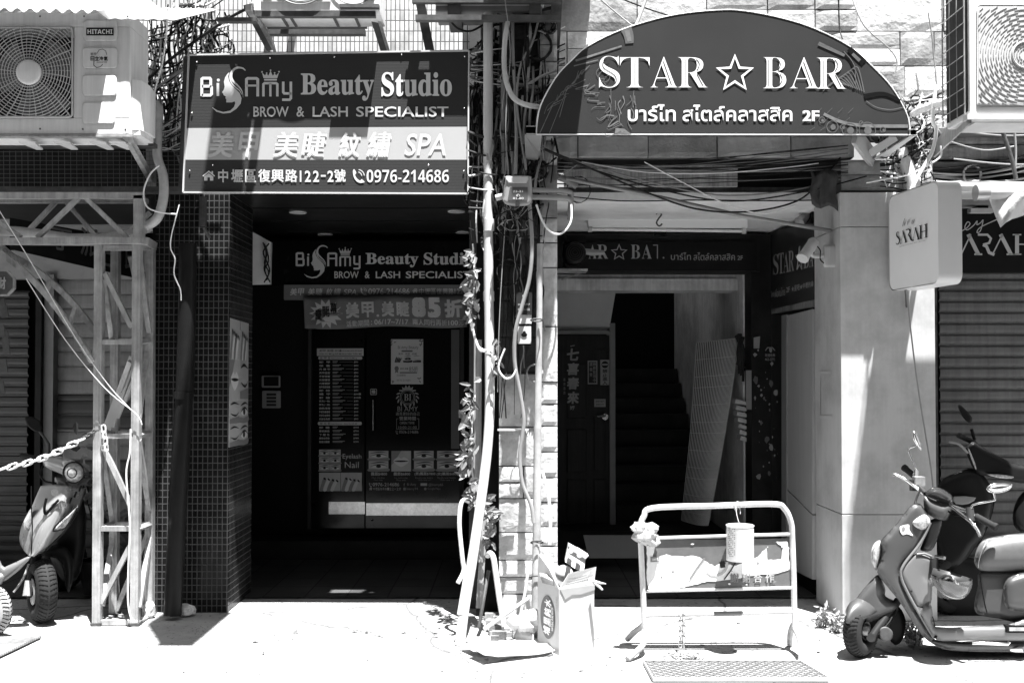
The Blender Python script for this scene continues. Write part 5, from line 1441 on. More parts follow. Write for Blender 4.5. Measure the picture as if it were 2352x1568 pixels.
mb = MB(); c_ = P(1320,581,7.35); mb.lathe([(0,-.03),(.05,-.03),(.075,-.02),(.082,.0),(.082,.12),(.06,.14),(0,.14)], c_, (0,1,0), 24); mb.pb(1300, 541, 1345, 556, 7.4, .15); mb.pb(1296, 556, 1300, 610, 7.42, .15); mb.build('motor', BLACK, fb)
mb = MB()
for r in (.018,.033,.048,.062): mb.tube([c_+Vector((r*cos(a),-.034,r*sin(a))) for a in [2*pi*k/20 for k in range(20)]], .003, 4, closed=True)
mb.build('fan_guard', SOOT, fb)
mb = MB(); mb.tube([P(1338,576,7.4),P(1360,580,7.4),P(1388,580,7.4)], [.02,.025,.016], 10); mb.build('outlet', GREY, fb)
mb = MB(); mb.pb(1282, 617, 1350, 621, 7.35, .2); mb.bar(P(1348,622,7.4), P(1290,642,7.5), .01); mb.build('shelf', STEEL, fb)
cc = thing('security_camera', 'white bullet security camera on a wall box at the slab pillar', 'security camera', P(1898, 612, 6.8))
mb = MB(); mb.pillow(rrect(1890,562,1924,614,6), 6.9, .05, .02); mb.build('wall_box', OFFWHITE, cc)
mb = MB(); mb.tube([P(1890,588,6.85),P(1868,588,6.83)], .016, 10); mb.tube([P(1868,588,6.83),P(1856,580,6.82)], .014, 10); mb.build('arm', OFFWHITE, cc)
mb = MB(); mb.tube([P(1868,558,6.85),P(1844,592,6.75)], [.038,.036], 18); mb.tube([P(1872,553,6.86),P(1868,558,6.85)], [.03,.042], 18); mb.tube([P(1846,589,6.755),P(1843,594,6.745)], .04, 18); mb.build('body', PALE, cc)
mb = MB(); mb.tube(catmull([P(1873,562,6.83),P(1884,575,6.8),P(1884,595,6.8),P(1892,604,6.83)],5), .004, 6); mb.build('cable', CABLEBLACK, cc)
sp = thing('spot_lamp', 'small silver spot lamp under the right end of the passage ceiling', 'lamp', P(1848, 510, 7.6))
mb = MB(); mb.tube([P(1856,490,7.6),P(1836,512,7.55)], [.03,.04], 14); mb.build('head', STEEL, sp); mb = MB(); mb.tube([P(1853,486,7.6),P(1851,470,7.6)], .01, 8); mb.disc(P(1857,487,7.6), .035); mb.build('stem', SOOT, sp)
mb = MB(); mb.tube([P(1258,398,6.7),P(1298,412,6.7),P(1325,428,6.7)], .022, 12); mb.build('pipe', CABLEGREY, None, 'stained pale pipe elbow in painted shade sloping above the utility box', 'pipe')  # pale pipe in cable grey, its shade put into the colour
mb = MB(); mb.tube([P(1300,410,6.68),P(1500,450,6.75),P(1700,495,6.82),P(1908,530,6.9)], .014, 10); mb.build('conduit', CABLEGREY, None, 'long grey conduit sagging diagonally across the top of the passage', 'pipe')
for k, (y, lab) in enumerate(((437,'upper of two short pale pipes right of the utility box'),(453,'lower of two short pale pipes right of the utility box'))):
    mb = MB(); mb.tube(catmull([P(1222,y,6.5),P(1280,y+1,6.55),P(1305,y+4,6.58),P(1312,y+12+k*4,6.6),P(1308,y+60-k*8,6.62)],4), .017, 10); mb.build('pipe', CABLEGREY, None, lab, 'pipe')  # cable grey puts shade into the colour of these pale pipes
mb = MB()
rows = []
for j in range(7):
    rows.append([P(1862+10*i+3*sin(j*1.3), 392+ j*13 + 6*sin(i*1.2+j) + (i*2 if j > 3 else 0), 6.8+.02*sin(i*2+j)) for i in range(7)])
mb.loft(rows); mb.build('torn_cloth', mat('torn_cloth', .07, .85, var=.4, scale=12), None, 'torn grey cloth hanging from the lintel above the security camera', 'cloth', solid=.004)
# timber door with calligraphy
wd = thing('timber_door', 'dark panelled timber door with painted blessing characters inside the passage', 'door', P(1340, 1210, 10.0))
WOOD = mat('dark_door_wood', .035, .45, var=.3, scale=4, streak=.3)
mb = MB(); mb.pb(1281, 770, 1401, 1212, 10.0, .05); mb.build('leaf', WOOD, wd)
for x0, y0, x1, y1 in ((1302,835,1348,960),(1364,800,1392,885),(1302,985,1348,1085),(1364,955,1392,1082),(1302,1100,1348,1200),(1364,1100,1392,1200)):
    mb = MB(); mb.pb(x0, y0, x1, y1, 9.985, .02); mb.build('raised_panel', WOOD, wd, bevel=.012)
mb = MB()
for i, ch in enumerate('七喜春來'): mb.text(ch, 1302, 800+33*i, 1330, 828+33*i, 9.975, 0, .03, .1)
for y in (795, 935): mb.stroke([(1310,y),(1320,y-2)], 2, 9.975)
mb.text('好', 1309, 931, 1320, 941, 9.975, 0, .01)
for k in range(4): mb.text('吉', 1294, 868+10*k, 1299, 875+10*k, 9.975, 0)
mb.build('painted_lettering', mat('dim_gold_paint', .3, .5, var=.2), wd)
mb = MB(); mb.pb(1350,828,1372,882,9.97,.004,0); mb.pb(1352.5,831,1369.5,879,9.967,.003,1)
for i, ch in enumerate('錄影監視中'): mb.text(ch, 1362, 832+9.3*i, 1369, 840+9.3*i, 9.963, 0, .01)
for i, ch in enumerate('請微笑'): mb.text(ch, 1354, 832+12*i, 1361, 841+12*i, 9.963, 0, .01)
mb.build('camera_notice', [mat('dim_notice', .34, .6), WOOD], wd)
mb = MB(); mb.pb(1379,826,1400,884,9.97,.004,0); mb.ell(1389.5,837,8,8,9.967,1); mb.flat([(1383,835),(1396,835),(1396,839),(1383,839)],9.964,0)
for i, ch in enumerate('禁止進入'): mb.text(ch, 1384, 848+9*i, 1395, 856+9*i, 9.967, 1, .015)
mb.build('no_entry_notice', [MATS['dim_notice'], SOOT], wd)
mb = MB(); mb.pb(1365,916,1391,934,9.975,.003,0); mb.text('請隨手關門', 1368,919,1388,924,9.972,1); mb.text('謝謝合作', 1369,926,1387,931,9.972,1); mb.build('small_notice', [MATS['dim_notice'], SOOT], wd)
mb = MB(); mb.tube([P(1390,955,9.98),P(1388,955,9.93),P(1372,957,9.92)], .011, 8); mb.disc(P(1390,957,9.975), .03); mb.build('door_handle', CHROME, wd)
# rolled grid mat leaning in the stairwell
mb = MB(); R = random.Random(5)
q = [P(1600,787,9.2), P(1697,777,8.9), P(1628,1207,8.9), P(1566,1195,9.4)]
def gm(u, v): return q[0].lerp(q[1], u).lerp(q[3].lerp(q[2], u), v) + Vector((0, -.12*sin(u*pi)-.06*sin(v*3.6), 0))
mb.loft([[gm(i/12, j/12)+Vector((0,.02,0)) for i in range(13)] for j in range(13)], 1)
for i in range(27): mb.tube([gm(i/26, j/10) for j in range(11)], .0034, 4, caps=False)
for j in range(13): mb.tube([gm(i/10, j/12+.012*(j%3))+Vector((0,-.004,0)) for i in range(11)], .002, 4, caps=False)
mb.build('lattice_mat', [mat('pale_mat_strip', .62, .7, var=.2), mat('mat_back', .03, .8, var=.3)], None, 'bent lattice mat of thin strips leaning against the stairwell wall', 'mat')
mb = MB()
for k in range(7): mb.prism([P(1700-k*2,1010-k*14,8.75),P(1722,1016-k*14,8.7),P(1722,1008-k*14,8.7),P(1702-k*2,1000-k*14,8.75)], (0,.15,0))
mb.build('paper_stack', PALE, None, 'folded pale boards stacked behind the lattice mat', 'boards')
mb = MB()
for k in range(9):
    mb.tube(catmull([P(1690+R.uniform(0,18), 765+R.uniform(0,10), 8.7), P(1695+R.uniform(0,14), 800+R.uniform(-10,10), 8.68), P(1692+R.uniform(0,20), 830+R.uniform(-5,50), 8.7)],4), .012, 6)
mb.build('dark_bag', SOOT, None, 'dark crumpled bag hanging at the top corner of the lattice mat', 'bag')
mb = MB(); mb.pb(1714, 850, 1726, 940, 8.50, .01, 0); mb.build('notice_slip', GREY, None, 'narrow grey paper slip on the black pier', 'notice')
mb = MB(); R = random.Random(8)
for k in range(46):
    x, y = 1733+R.uniform(0,66), R.choice((R.uniform(770,900), R.uniform(880,960), R.uniform(955,1100)))
    n = R.randint(4,7); r_ = R.uniform(1,8) if k < 30 else R.uniform(.8,3)
    mb.flat([(x+r_*R.uniform(.4,1)*cos(2*pi*j/n), y+r_*1.5*R.uniform(.4,1)*sin(2*pi*j/n)) for j in range(n)], 8.514-.0003*k, k % 3 // 2)
mb.flat([(1731,775),(1746,772),(1744,800),(1731,800)], 8.5, 0); mb.text('疏通馬桶', 1757, 812, 1780, 819, 8.5, 0, .01); mb.text('462-2292', 1757, 822, 1780, 828, 8.5, 0, .01); mb.stroke([(1758,805),(1763,798),(1774,798),(1780,805)], 2, 8.5)
mb.build('torn_sticker', [mat('torn_sticker_pale', .24, .7, var=.3), mat('torn_sticker_grey', .1, .7, var=.3)], None, 'peeling torn sticker scraps on the black pier in the passage', 'stickers')
sd_ = thing('side_door', 'flat grey side door panel in a dark frame beside the slab pillar', 'door', P(1835, 1200, 8.0))
mb = MB()
def sdw(px, py, off=0.0): return P(px, py, (XS-off)/((px-CX)/FPX))
mb.prism([sdw(1806,725),sdw(1866,710),sdw(1866,1180),sdw(1806,1120)], (.04,0,0)); mb.build('upper_panel', mat('side_door_grey', .40, .5, var=.06, streak=.1), sd_)
mb = MB(); mb.prism([sdw(1806,1123),sdw(1866,1183),sdw(1866,1330),sdw(1806,1300)], (.04,0,0)); mb.build('lower_panel', MATS['side_door_grey'], sd_)
mb = MB(); mb.prism([sdw(1795,724,.01),sdw(1806,722,.01),sdw(1806,1300,.01),sdw(1795,1290,.01)], (.05,0,0)); mb.build('frame', GREY, sd_)
mb = MB(); mb.box((XS+.045, 7.5, 0), (XS+.16, 9.2, 2.86)); mb.build('side_wall', BLACK, sb)
# pale board lying on the step behind the barricade
mb = MB(); mb.prism([P(1340,1229,8.7),P(1500,1229,8.7),P(1500,1281,8.5),P(1352,1281,8.5)], (0,.03,.0)); mb.build('board', mat('dull_board', .30, .7, var=.08), None, 'pale board leaning on the step inside the passage', 'board')
# ------------------------------------------------------------------ barricade with tin can, chain, rag
ba = thing('barricade', 'white tubular steel barricade with peeling sign panel standing before the passage', 'barricade', P(1650, 1500, 6.0))
DBR = 6.0
WORN = mat('worn_white_paint', .62, .5, .1, var=.12, scale=14, dirt=.35)
fr = catmull([P(1480,1446,DBR),P(1477,1356,DBR),P(1473,1270,DBR),P(1471,1212,DBR),P(1479,1185,DBR),P(1501,1166,DBR),P(1640,1161,DBR),P(1774,1157,DBR),P(1802,1168,DBR),P(1817,1200,DBR),P(1820,1240,DBR),P(1823,1330,DBR),P(1825,1443,DBR)], 6)
mb = MB(); mb.tube(fr, .017, 12)
for (x0,y0),(x1,y1),r in (((1473,1236),(1820,1226),.010),((1478,1357),(1822,1349),.009),((1480,1413),(1824,1404),.013)): mb.tube([P(x0,y0,DBR),P(x1,y1,DBR)], r, 10)
mb.build('frame', WORN, ba)
mb = MB(); mb.tube([P(1640,1409.3,DBR-.001),P(1703,1407.7,DBR-.001)], .0142, 10); mb.build('tape_band', GREY, ba)
for pts in ([P(1480,1446,DBR),P(1480,1470,5.93),P(1470,1488,5.86),P(1441,1513,5.78)],[P(1480,1430,DBR),P(1474,1438,6.05),P(1458,1450,6.12),P(1441,1467,6.19)],[P(1825,1443,DBR),P(1834,1460,5.93),P(1840,1488,5.83),P(1840,1524,5.74)],[P(1825,1430,DBR),P(1819,1440,6.03),P(1815,1455,6.08),P(1814,1479,6.13)]):
    mb = MB(); mb.tube(catmull(pts,5), .017, 12); mb.build('foot', mat('worn_grey_foot', .30, .6, .1, var=.3, scale=14), ba)
mb = MB(); q = [(1484,1240),(1812,1236),(1816,1348),(1483,1354)]; mb.pp(q, DBR+.004, .006); mb.build('panel', mat('faded_sign_panel', .13, .6, var=.2, scale=10, dirt=.25), ba)
mb = MB(); R = random.Random(3); Dp = DBR+.001
def jag(pts, amp=3.0, step=7, seed=1):
    Rr = random.Random(seed); out = []
    for i in range(len(pts)):
        a, b = pts[i], pts[(i+1) % len(pts)]; L_ = math.hypot(b[0]-a[0], b[1]-a[1]); n = max(1, int(L_/step))
        for k in range(n): t = k/n; out.append((a[0]+(b[0]-a[0])*t+Rr.uniform(-amp,amp), a[1]+(b[1]-a[1])*t+Rr.uniform(-amp,amp)*.8))
    return out
mb.flat(jag([(1500,1280),(1530,1273),(1560,1277),(1600,1276),(1625,1290),(1640,1300),(1655,1292),(1690,1298),(1730,1285),(1760,1262),(1764,1285),(1796,1283),(1800,1250),(1812,1258),(1813,1308),(1780,1318),(1730,1320),(1690,1330),(1625,1335),(1560,1350),(1488,1352),(1492,1310)], 1.6, 6, 2), Dp, 0)
mb.flat(jag([(1486,1245),(1506,1244),(1500,1280),(1494,1330),(1486,1345)], 1.2, 6, 5), Dp-.0005, 0)
mb.flat(jag([(1780,1243),(1808,1241),(1811,1262),(1797,1256)], 2, 5, 6), Dp-.0006, 0)
mb.flat(jag([(1733,1288),(1748,1270),(1760,1258),(1762,1282)], 1.5, 5, 9), Dp-.0007, 0)
for k in range(18):
    x, y = 1500+R.uniform(0,300), 1245+R.uniform(0,105); r_ = R.uniform(1,4.5); mb.flat(jag([(x-r_,y),(x,y-r_*.6),(x+r_*1.3,y),(x,y+r_*.7)], .8, 3, k), Dp-.001-.0001*k, k % 2)
mb.flat([(1494,1278),(1515,1277),(1515,1289),(1494,1290)], Dp-.004, 1); mb.text('AWFUL', 1498, 1281, 1513, 1287, Dp-.005, 0, .02)
mb.stroke([(1584,1330),(1600,1305),(1618,1281)], 4, Dp-.004, 1); mb.stroke([(1663,1330),(1678,1310),(1690,1290)], 3, Dp-.004, 2)
mb.stroke([(1630+26*cos(a)+14, 1294+26*sin(a)) for a in [radians(-10+17*k) for k in range(10)]], 6, Dp-.0035, 3); mb.flat([(1652,1290),(1664,1288),(1666,1302),(1655,1304)], Dp-.0045, 2)
for i, ch in enumerate('謝謝合作'): mb.text(ch, 1677+27*i, 1316, 1697+27*i, 1337, Dp-.004, 1 if i < 2 else 3, .02)
mb.build('paper_remnant', [WHITE, mat('remnant_grey', .2, .7, var=.3), SOOT, mat('remnant_light_grey', .42, .7, var=.2)], ba)
cn = thing('tin_can', 'ribbed white tin can hung by wire from the top bar of the barricade', 'tin can', P(1700, 1286, 5.90))
cz0, cz1 = P(1700,1286,5.9).z, P(1700,1205,5.9).z; c_ = P(1700,1286,5.9)
prof = [(0,.0),(.076,.0),(.079,.004),(.077,.01)]
nrib = 22
for k in range(nrib*2): prof.append((.0765 if k % 2 else .0782, .014+(cz1-cz0-.028)*k/(nrib*2)))
prof += [(.077,cz1-cz0-.01),(.080,cz1-cz0-.004),(.080,cz1-cz0),(.074,cz1-cz0),(.074,cz1-cz0-.03),(0,cz1-cz0-.03)]
mb = MB(); mb.lathe(prof, c_, (0,0,1), 40); mb.build('can', mat('white_can', .72, .35, .15, var=.05), cn)
mb = MB()
for k in range(15):
    for j in range(5):
        a = radians(200+8*j); 
        if (k*7+j*3) % 4: z_ = cz0+.03+.011*k; p0 = Vector((c_.x+.0795*cos(a), c_.y+.0795*sin(a), z_)); a2 = a+radians(5); p1 = Vector((c_.x+.0795*cos(a2), c_.y+.0795*sin(a2), z_)); mb.add([p0, p1, p1+Vector((0,0,.005)), p0+Vector((0,0,.005))], [(0,1,2,3)])
mb.build('label_print', GREY, cn)
mb = MB(); mb.tube(catmull([Vector((c_.x-.0,c_.y-.078,cz1-.01)), P(1697,1198,5.87), P(1692,1180,5.93), P(1690,1160,5.975), P(1694,1150,6.0), P(1701,1160,6.02), P(1700,1180,5.98)],5), .002, 5)
for k in range(3): mb.tube([P(1688+6*k+2*cos(a), 1161+9*sin(a), DBR-.0+.022*cos(a)) for a in [2*pi*j/14 for j in range(14)]], .0018, 4, closed=True)
mb.build('wire', STEEL, cn)
def crumple(x, y, D, w, h, seed, n=9):
    mb = MB(); R = random.Random(seed)
    for k in range(n):
        c0 = P(x+R.uniform(-w,w)*.5, y+R.uniform(-h,h)*.5, D+R.uniform(-.04,.02)); rows = []
        s = D/FPX
        for j in range(6):
            f = pi*j/5; rows.append([c0+Vector((s*w*.36*sin(f)*cos(a)*(1+.7*noise.noise(Vector((cos(a)*1.7,sin(a)*1.7,j*.8+seed+k)))), .03*sin(f)*sin(a), s*h*.34*cos(f)*(1+.6*noise.noise(Vector((a,j,seed+k)))))) for a in [2*pi*i/10 for i in range(10)]])
        mb.loft(rows, 0, True, False)
    return mb
mb = crumple(1481, 1229, 5.96, 44, 40, 4, 11)
for k in range(7): mb.tube([P(1475,1225,5.93), P(1458+R.uniform(-6,60), 1206+R.uniform(-6,45), 5.92)], [.012,.004], 5)
mb.build('tied_rag', mat('pale_rag', .45, .8, var=.12, scale=20), None, 'crumpled pale plastic rag tied to the left post of the barricade', 'rag')
mb = MB()
for s_ in (0, 1):
    for k in range(7): link(mb, P(1563+8*s_, 1406+12*k, 5.975), Vector((.02*(s_ or -1),0,-1)), .042, .02, .0035, 1.2 if (k+s_) % 2 else .2)
R = random.Random(14)
for k in range(34):
    t = R.random(); x = 1522+R.random()*92; D_ = 5.84+R.uniform(-.05,.06); p = P(x, 1490, D_); p.z = .012+R.random()*.018; link(mb, p, Vector((R.uniform(-1,1), R.uniform(-.5,.5), R.uniform(-.15,.15))), .042, .02, .0035, R.uniform(0,3))
mb.build('chain', STEEL, None, 'steel chain hanging off the lower bar of the barricade into a heap', 'chain')

# ------------------------------------------------------------------ cardboard
bx = thing('cardboard_box', 'open pale cardboard water carton stuffed with rubbish beside the stone pillar', 'box', P(1290, 1500, 5.9))
K0, K1, K2 = P(1285,1504,GD(1504)), P(1236,1478,GD(1478)), P(1364,1490,GD(1490))
K3 = K1+K2-K0
hb = P(1285,1352,K0.y).z
for q in (K0,K1,K2,K3): q.z = .0
def col_(a, b, z0, z1): return [Vector((a.x,a.y,z0)),Vector((b.x,b.y,z0)),Vector((b.x,b.y,z1)),Vector((a.x,a.y,z1))]
mb = MB()
for a, b in ((K1,K0),(K0,K2),(K2,K3),(K3,K1)):
    q = col_(a, b, 0, hb); mb.add(q, [(0,1,2,3)], 0); 
mb.add([K0,K1,K3,K2], [(0,1,2,3)], 0)
mb.build('carton', CARD, bx, solid=.006)
E_ = Vector((0,0,1))
def top(p): return Vector((p.x,p.y,hb))
mb = MB()
t0, t1, t2, t3 = top(K0), top(K1), top(K2), top(K3)
mb.add([t0+Vector((0,0,.002)), t2+Vector((0,0,.002)), P(1369,1301,6.1), P(1306,1316,5.97)], [(0,1,2,3)], 1)
mb.add([t1, t0, P(1262,1305,6.0), P(1238,1272,6.2)], [(0,1,2,3)], 0)
mb.add([t3, t1, P(1236,1270,6.25), P(1282,1298,6.35)], [(0,1,2,3)], 1)
fo = (t2-t0).normalized().cross(Vector((0,0,1))); fo = fo*(-.007 if fo.y > 0 else .007)
mb.add([t0+fo, t2+fo, t2+fo+Vector((0,0,-.03)), t0.lerp(t2,.6)+fo+Vector((0,0,-.045)), t0.lerp(t2,.35)+fo+Vector((0,0,-.04)), t0.lerp(t2,.14)+fo+Vector((0,0,-.062))], [(0,1,2,3,4,5)], 1)
mb.build('flap', [CARD, CARDIN], bx, solid=.005)
mb = MB(); rr2 = random.Random(2)
for j in range(3):
    for i in range(13):
        a = .1+.055*i; b = .36+.17*j; p = lambda u, v: t0.lerp(t2, u).lerp(P(1306,1316,5.97).lerp(P(1369,1301,6.1), u), v)+Vector((0,-.008,.004))
        if i < 11 or j < 2: mb.add([p(a,b),p(a+.035,b),p(a+.035,b+.1),p(a,b+.1)], [(0,1,2,3)])
for i in range(7): mb.add([p(.80+.022*i,.55),p(.81+.022*i,.55),p(.81+.022*i,.92),p(.80+.022*i,.92)], [(0,1,2,3)])
mb.build('flap_print', GREY, bx)
def bxm(u, v, o=.008):  # left face: u from far left to the corner, v up
    p = K1.lerp(K0, u); d = (K0-K1).normalized(); n = Vector((d.y,-d.x,0)); n = n if n.y < 0 else -n
    return Vector((p.x,p.y,hb*v))+n*o
mb = MB(); q = [bxm(.5+.33*cos(a), .50+.33*sin(a)) for a in [2*pi*k/32 for k in range(32)]]; mb.add(q, [tuple(range(32))], 0)
for i, ch in enumerate('埔里純水'): mb.textm(ch, (lambda i: lambda u, v: bxm(.64-.32*v+.02*i, .235+.142*i+.125*u, .010))(i), 1, .03)
mb.textm('NATURAL PURE WATER', lambda u, v: bxm(.79-.09*v, .33+.36*u, .010), 1, .01)
mb.textm('20公升 桶裝水', lambda u, v: bxm(.96-.06*v, .66+.22*u, .0095), 2)
mb.build('carton_print', [mat('carton_print_grey', .11, .6), WHITE, GREY], bx)
mb = MB()
mb.prism([P(1298,1290,6.1),P(1306,1252,6.15),P(1346,1275,6.15),P(1340,1318,6.1)], (0,.05,.01), 0); mb.prism([P(1306,1253,6.12),P(1310,1262,6.12),P(1345,1283,6.12),P(1352,1276,6.12),P(1330,1262,6.12),P(1318,1258,6.12)], (0,.08,0), 0)
for x, y in ((1311,1264),(1331,1274)): mb.tube([P(x,y,6.1),P(x,y,6.0)], .016, 10)
mb.prism([P(1240,1322,6.0),P(1276,1330,5.98),P(1288,1348,5.98),P(1246,1338,6.0)], (0,.04,.012), 1)
for k in range(3): mb.tube([P(1244+4*k,1322+5*k,6.0), P(1282,1340+3*k,5.97)], .01, 6, 1)
c_ = P(1296,1316,6.12); mb.lathe([(.055*sin(pi*j/8), -.05*cos(pi*j/8)) for j in range(9)], c_, (0,0,1), 14)
mb.build('rubbish', [PALE, GREY], bx)
mb = MB(); mb.tube([P(1362,1334,6.0),P(1378,1338,5.98),P(1392,1340,5.97)], [.012,.008,.003], 6); mb.tube([P(1364,1336,6.0),P(1376,1346,5.98),P(1384,1354,5.97)], [.012,.01,.006], 6); mb.build('torn_strip', CARD, bx)
for k, (pts, lab) in enumerate((([(1055,1477),(1090,1490),(1235,1454),(1275,1466),(1180,1475),(1140,1470)],'upper folded sheet of white cardboard lying on the pavement in front of the stone pillar'),([(1078,1505),(1110,1523),(1270,1482),(1258,1470),(1190,1472),(1120,1494)],'lower curled sheet of white cardboard lying nearest the kerb below the stone pillar'))):
    mb = MB()
    rows = []
    a0, a1, b1, b0 = (P(pts[0][0],pts[0][1],GD(pts[0][1])), P(pts[1][0],pts[1][1],GD(pts[1][1])), P(pts[2][0],pts[2][1],GD(pts[2][1])), P(pts[3][0],pts[3][1],GD(pts[3][1])))
    L0, L1 = (P(1055,1480,6.02),P(1252,1452,6.2)) if k == 0 else (P(1076,1503,5.86),P(1262,1468,6.05))
    M0, M1 = (P(1088,1500,5.88),P(1290,1470,6.0)) if k == 0 else (P(1112,1525,5.72),P(1275,1487,5.92))
    for j in range(9):
        v = j/8; row = []
        for i in range(17):
            u = i/16; p = L0.lerp(L1,u).lerp(M0.lerp(M1,u), v); z = .012+.024*k+.05*max(0,.2-u)*2.2+.02*sin(u*4+v*2)*u+.012*(1-v)
            row.append(Vector((p.x,p.y,z)))
        rows.append(row)
    mb.loft(rows); mb.build('cardboard_sheet', mat('white_card', .5, .7, var=.05), None, lab, 'cardboard', solid=.006)
mb = MB(); R = random.Random(31)
for k in range(26):
    x, y = R.uniform(1125,1240), R.uniform(1418,1470); D_ = GD(y); c0 = P(x, y, D_); c0.z = .015
    s_ = R.uniform(.02,.06)
    mb.box((c0.x-s_, c0.y-s_*.5, 0), (c0.x+s_, c0.y+s_*.5, R.uniform(.02,.06)), k % 2)
mb.build('rubble', [STONES[2], CONCRETE], None, 'loose broken stone rubble around the foot of the stone pillar', 'rubble', kind='stuff')
mb = crumple(1205, 1440, 6.2, 60, 50, 9, 7); mb.build('crumpled_bag', MATS['pale_rag'], None, 'crumpled white bag between the cardboard box and the stone pillar', 'bag')

# ------------------------------------------------------------------ cover plates, weeds, litter
mb = MB(); q = [P(1478,1526,GD(1526)),P(1838,1526,GD(1526)),P(1905,1566,GD(1566)),P(1500,1566,GD(1566))]
for p in q: p.z = .006
mb.prism(q, (0,0,.008), 0)
for i in range(4): mb.bar(q[i]+Vector((0,0,.01)), q[(i+1)%4]+Vector((0,0,.01)), .022, .006, 0)
for j in range(12):
    for i in range(34):
        u, v = (i+.5)/34, (j+.5)/12; p = q[0].lerp(q[1],u).lerp(q[3].lerp(q[2],u), v)+Vector((0,0,.0165)); a = .7 if (i+j) % 2 else -.7
        d = Vector((cos(a),sin(a),0))*.014; mb.bar(p-d, p+d, .006, .006, 1)
mb.build('cover_plate', [mat('worn_tread_plate', .34, .7, 0, var=.2, scale=9), mat('worn_tread_rib', .15, .7, 0, var=.3)], None, 'worn tread plate cover set into the pavement in front of the barricade', 'cover plate')
mb = MB(); q = [P(-60,1472,GD(1472)),P(95,1466,GD(1466)),P(-2,1512,GD(1512)),P(-160,1512,GD(1512))]
for p in q: p.z = .004
mb.prism(q, (0,0,.006), 1)
for k in range(22):
    t = k/21; a, b = q[0].lerp(q[3],t), q[1].lerp(q[2],t); mb.bar(a+Vector((0,0,.012)), b+Vector((0,0,.012)), .012, .01, 0)
mb.build('drain_grate', [STEEL, SOOT], None, 'slotted drain grate in the pavement at the lower left corner', 'grate')
def weed(px, py, n, s, seed, label):
    D = GD(py); c0 = P(px, py, D); c0.z = 0; R = random.Random(seed); mb = MB()
    for k in range(n):
        a = R.uniform(0, 2*pi); rr_ = R.uniform(0, s*.55); b = c0+Vector((rr_*cos(a), rr_*sin(a)*.6, 0)); tip = b+Vector((R.uniform(-.5,.5)*s*.5, R.uniform(-.4,.3)*s*.5, R.uniform(.25,1)*s))
        mb.tube([b, b.lerp(tip,.5)+Vector((0,0,.01)), tip], .0025, 4, 1)
        for j in range(5):
            t = .35+.16*j; p = b.lerp(tip, t); leaf(mb, p, Vector((R.uniform(-1,1), R.uniform(-1,.4), R.uniform(-.1,.9))), s*R.uniform(.10,.2), s*R.uniform(.22,.42), .25)
    mb.build('weed', [mat('weed_leaf', .30, .45, var=.4, scale=30), LEAF], None, label, 'weed', 'weeds at the foot of the slab pillar')  # leaves lighter than the stems
weed(1893, 1440, 16, .14, 2, 'bushy weed at the outer corner of the slab pillar')
weed(1925, 1452, 14, .13, 3, 'low weed squeezed between the slab pillar and the grey scooter wheel')
weed(2098, 1480, 20, .12, 4, 'spreading weed under the footboard of the grey scooter')
mb = MB(); R = random.Random(17)
for k in range(150):
    x, y = R.choice(((R.uniform(560,1060), R.gauss(1462,9)), (R.uniform(940,1070), R.uniform(1430,1480)), (R.uniform(1000,1480), R.uniform(1500,1560)), (R.uniform(1500,1900), R.uniform(1400,1500)), (R.uniform(300,1000), R.uniform(1480,1560)), (R.uniform(1880,2150), R.uniform(1440,1500))))
    p = P(x, y, GD(y)); p.z = .006; a = R.uniform(0,6.28); s_ = R.uniform(.006,.02)*(1 if k % 5 else 1.6)
    d = Vector((cos(a), sin(a), .25))*s_*1.6; w_ = Vector((-sin(a), cos(a), 0))*s_*.6
    mb.add([p-d*.3, p+w_+Vector((0,0,.004)), p+d, p-w_], [(0,1,2,3)], k % 2)
for k in range(420):
    x = R.uniform(430,1060); y = R.gauss(1455-(x-430)*.006, 9); p = P(x, y, GD(y)); p.z = .006; s_ = R.uniform(.002,.006)
    mb.add([p+Vector((s_*cos(a), s_*sin(a)*.8, .003*(j % 2))) for j, a in enumerate((0,1.3,2.7,4.2))], [(0,1,2,3)], k % 2)
mb.build('leaf_litter', [LEAF, mat('dry_leaf', .16, .8, var=.5, scale=40)], None, 'dry leaves and crumbs scattered over the sunlit pavement', 'litter', kind='stuff')

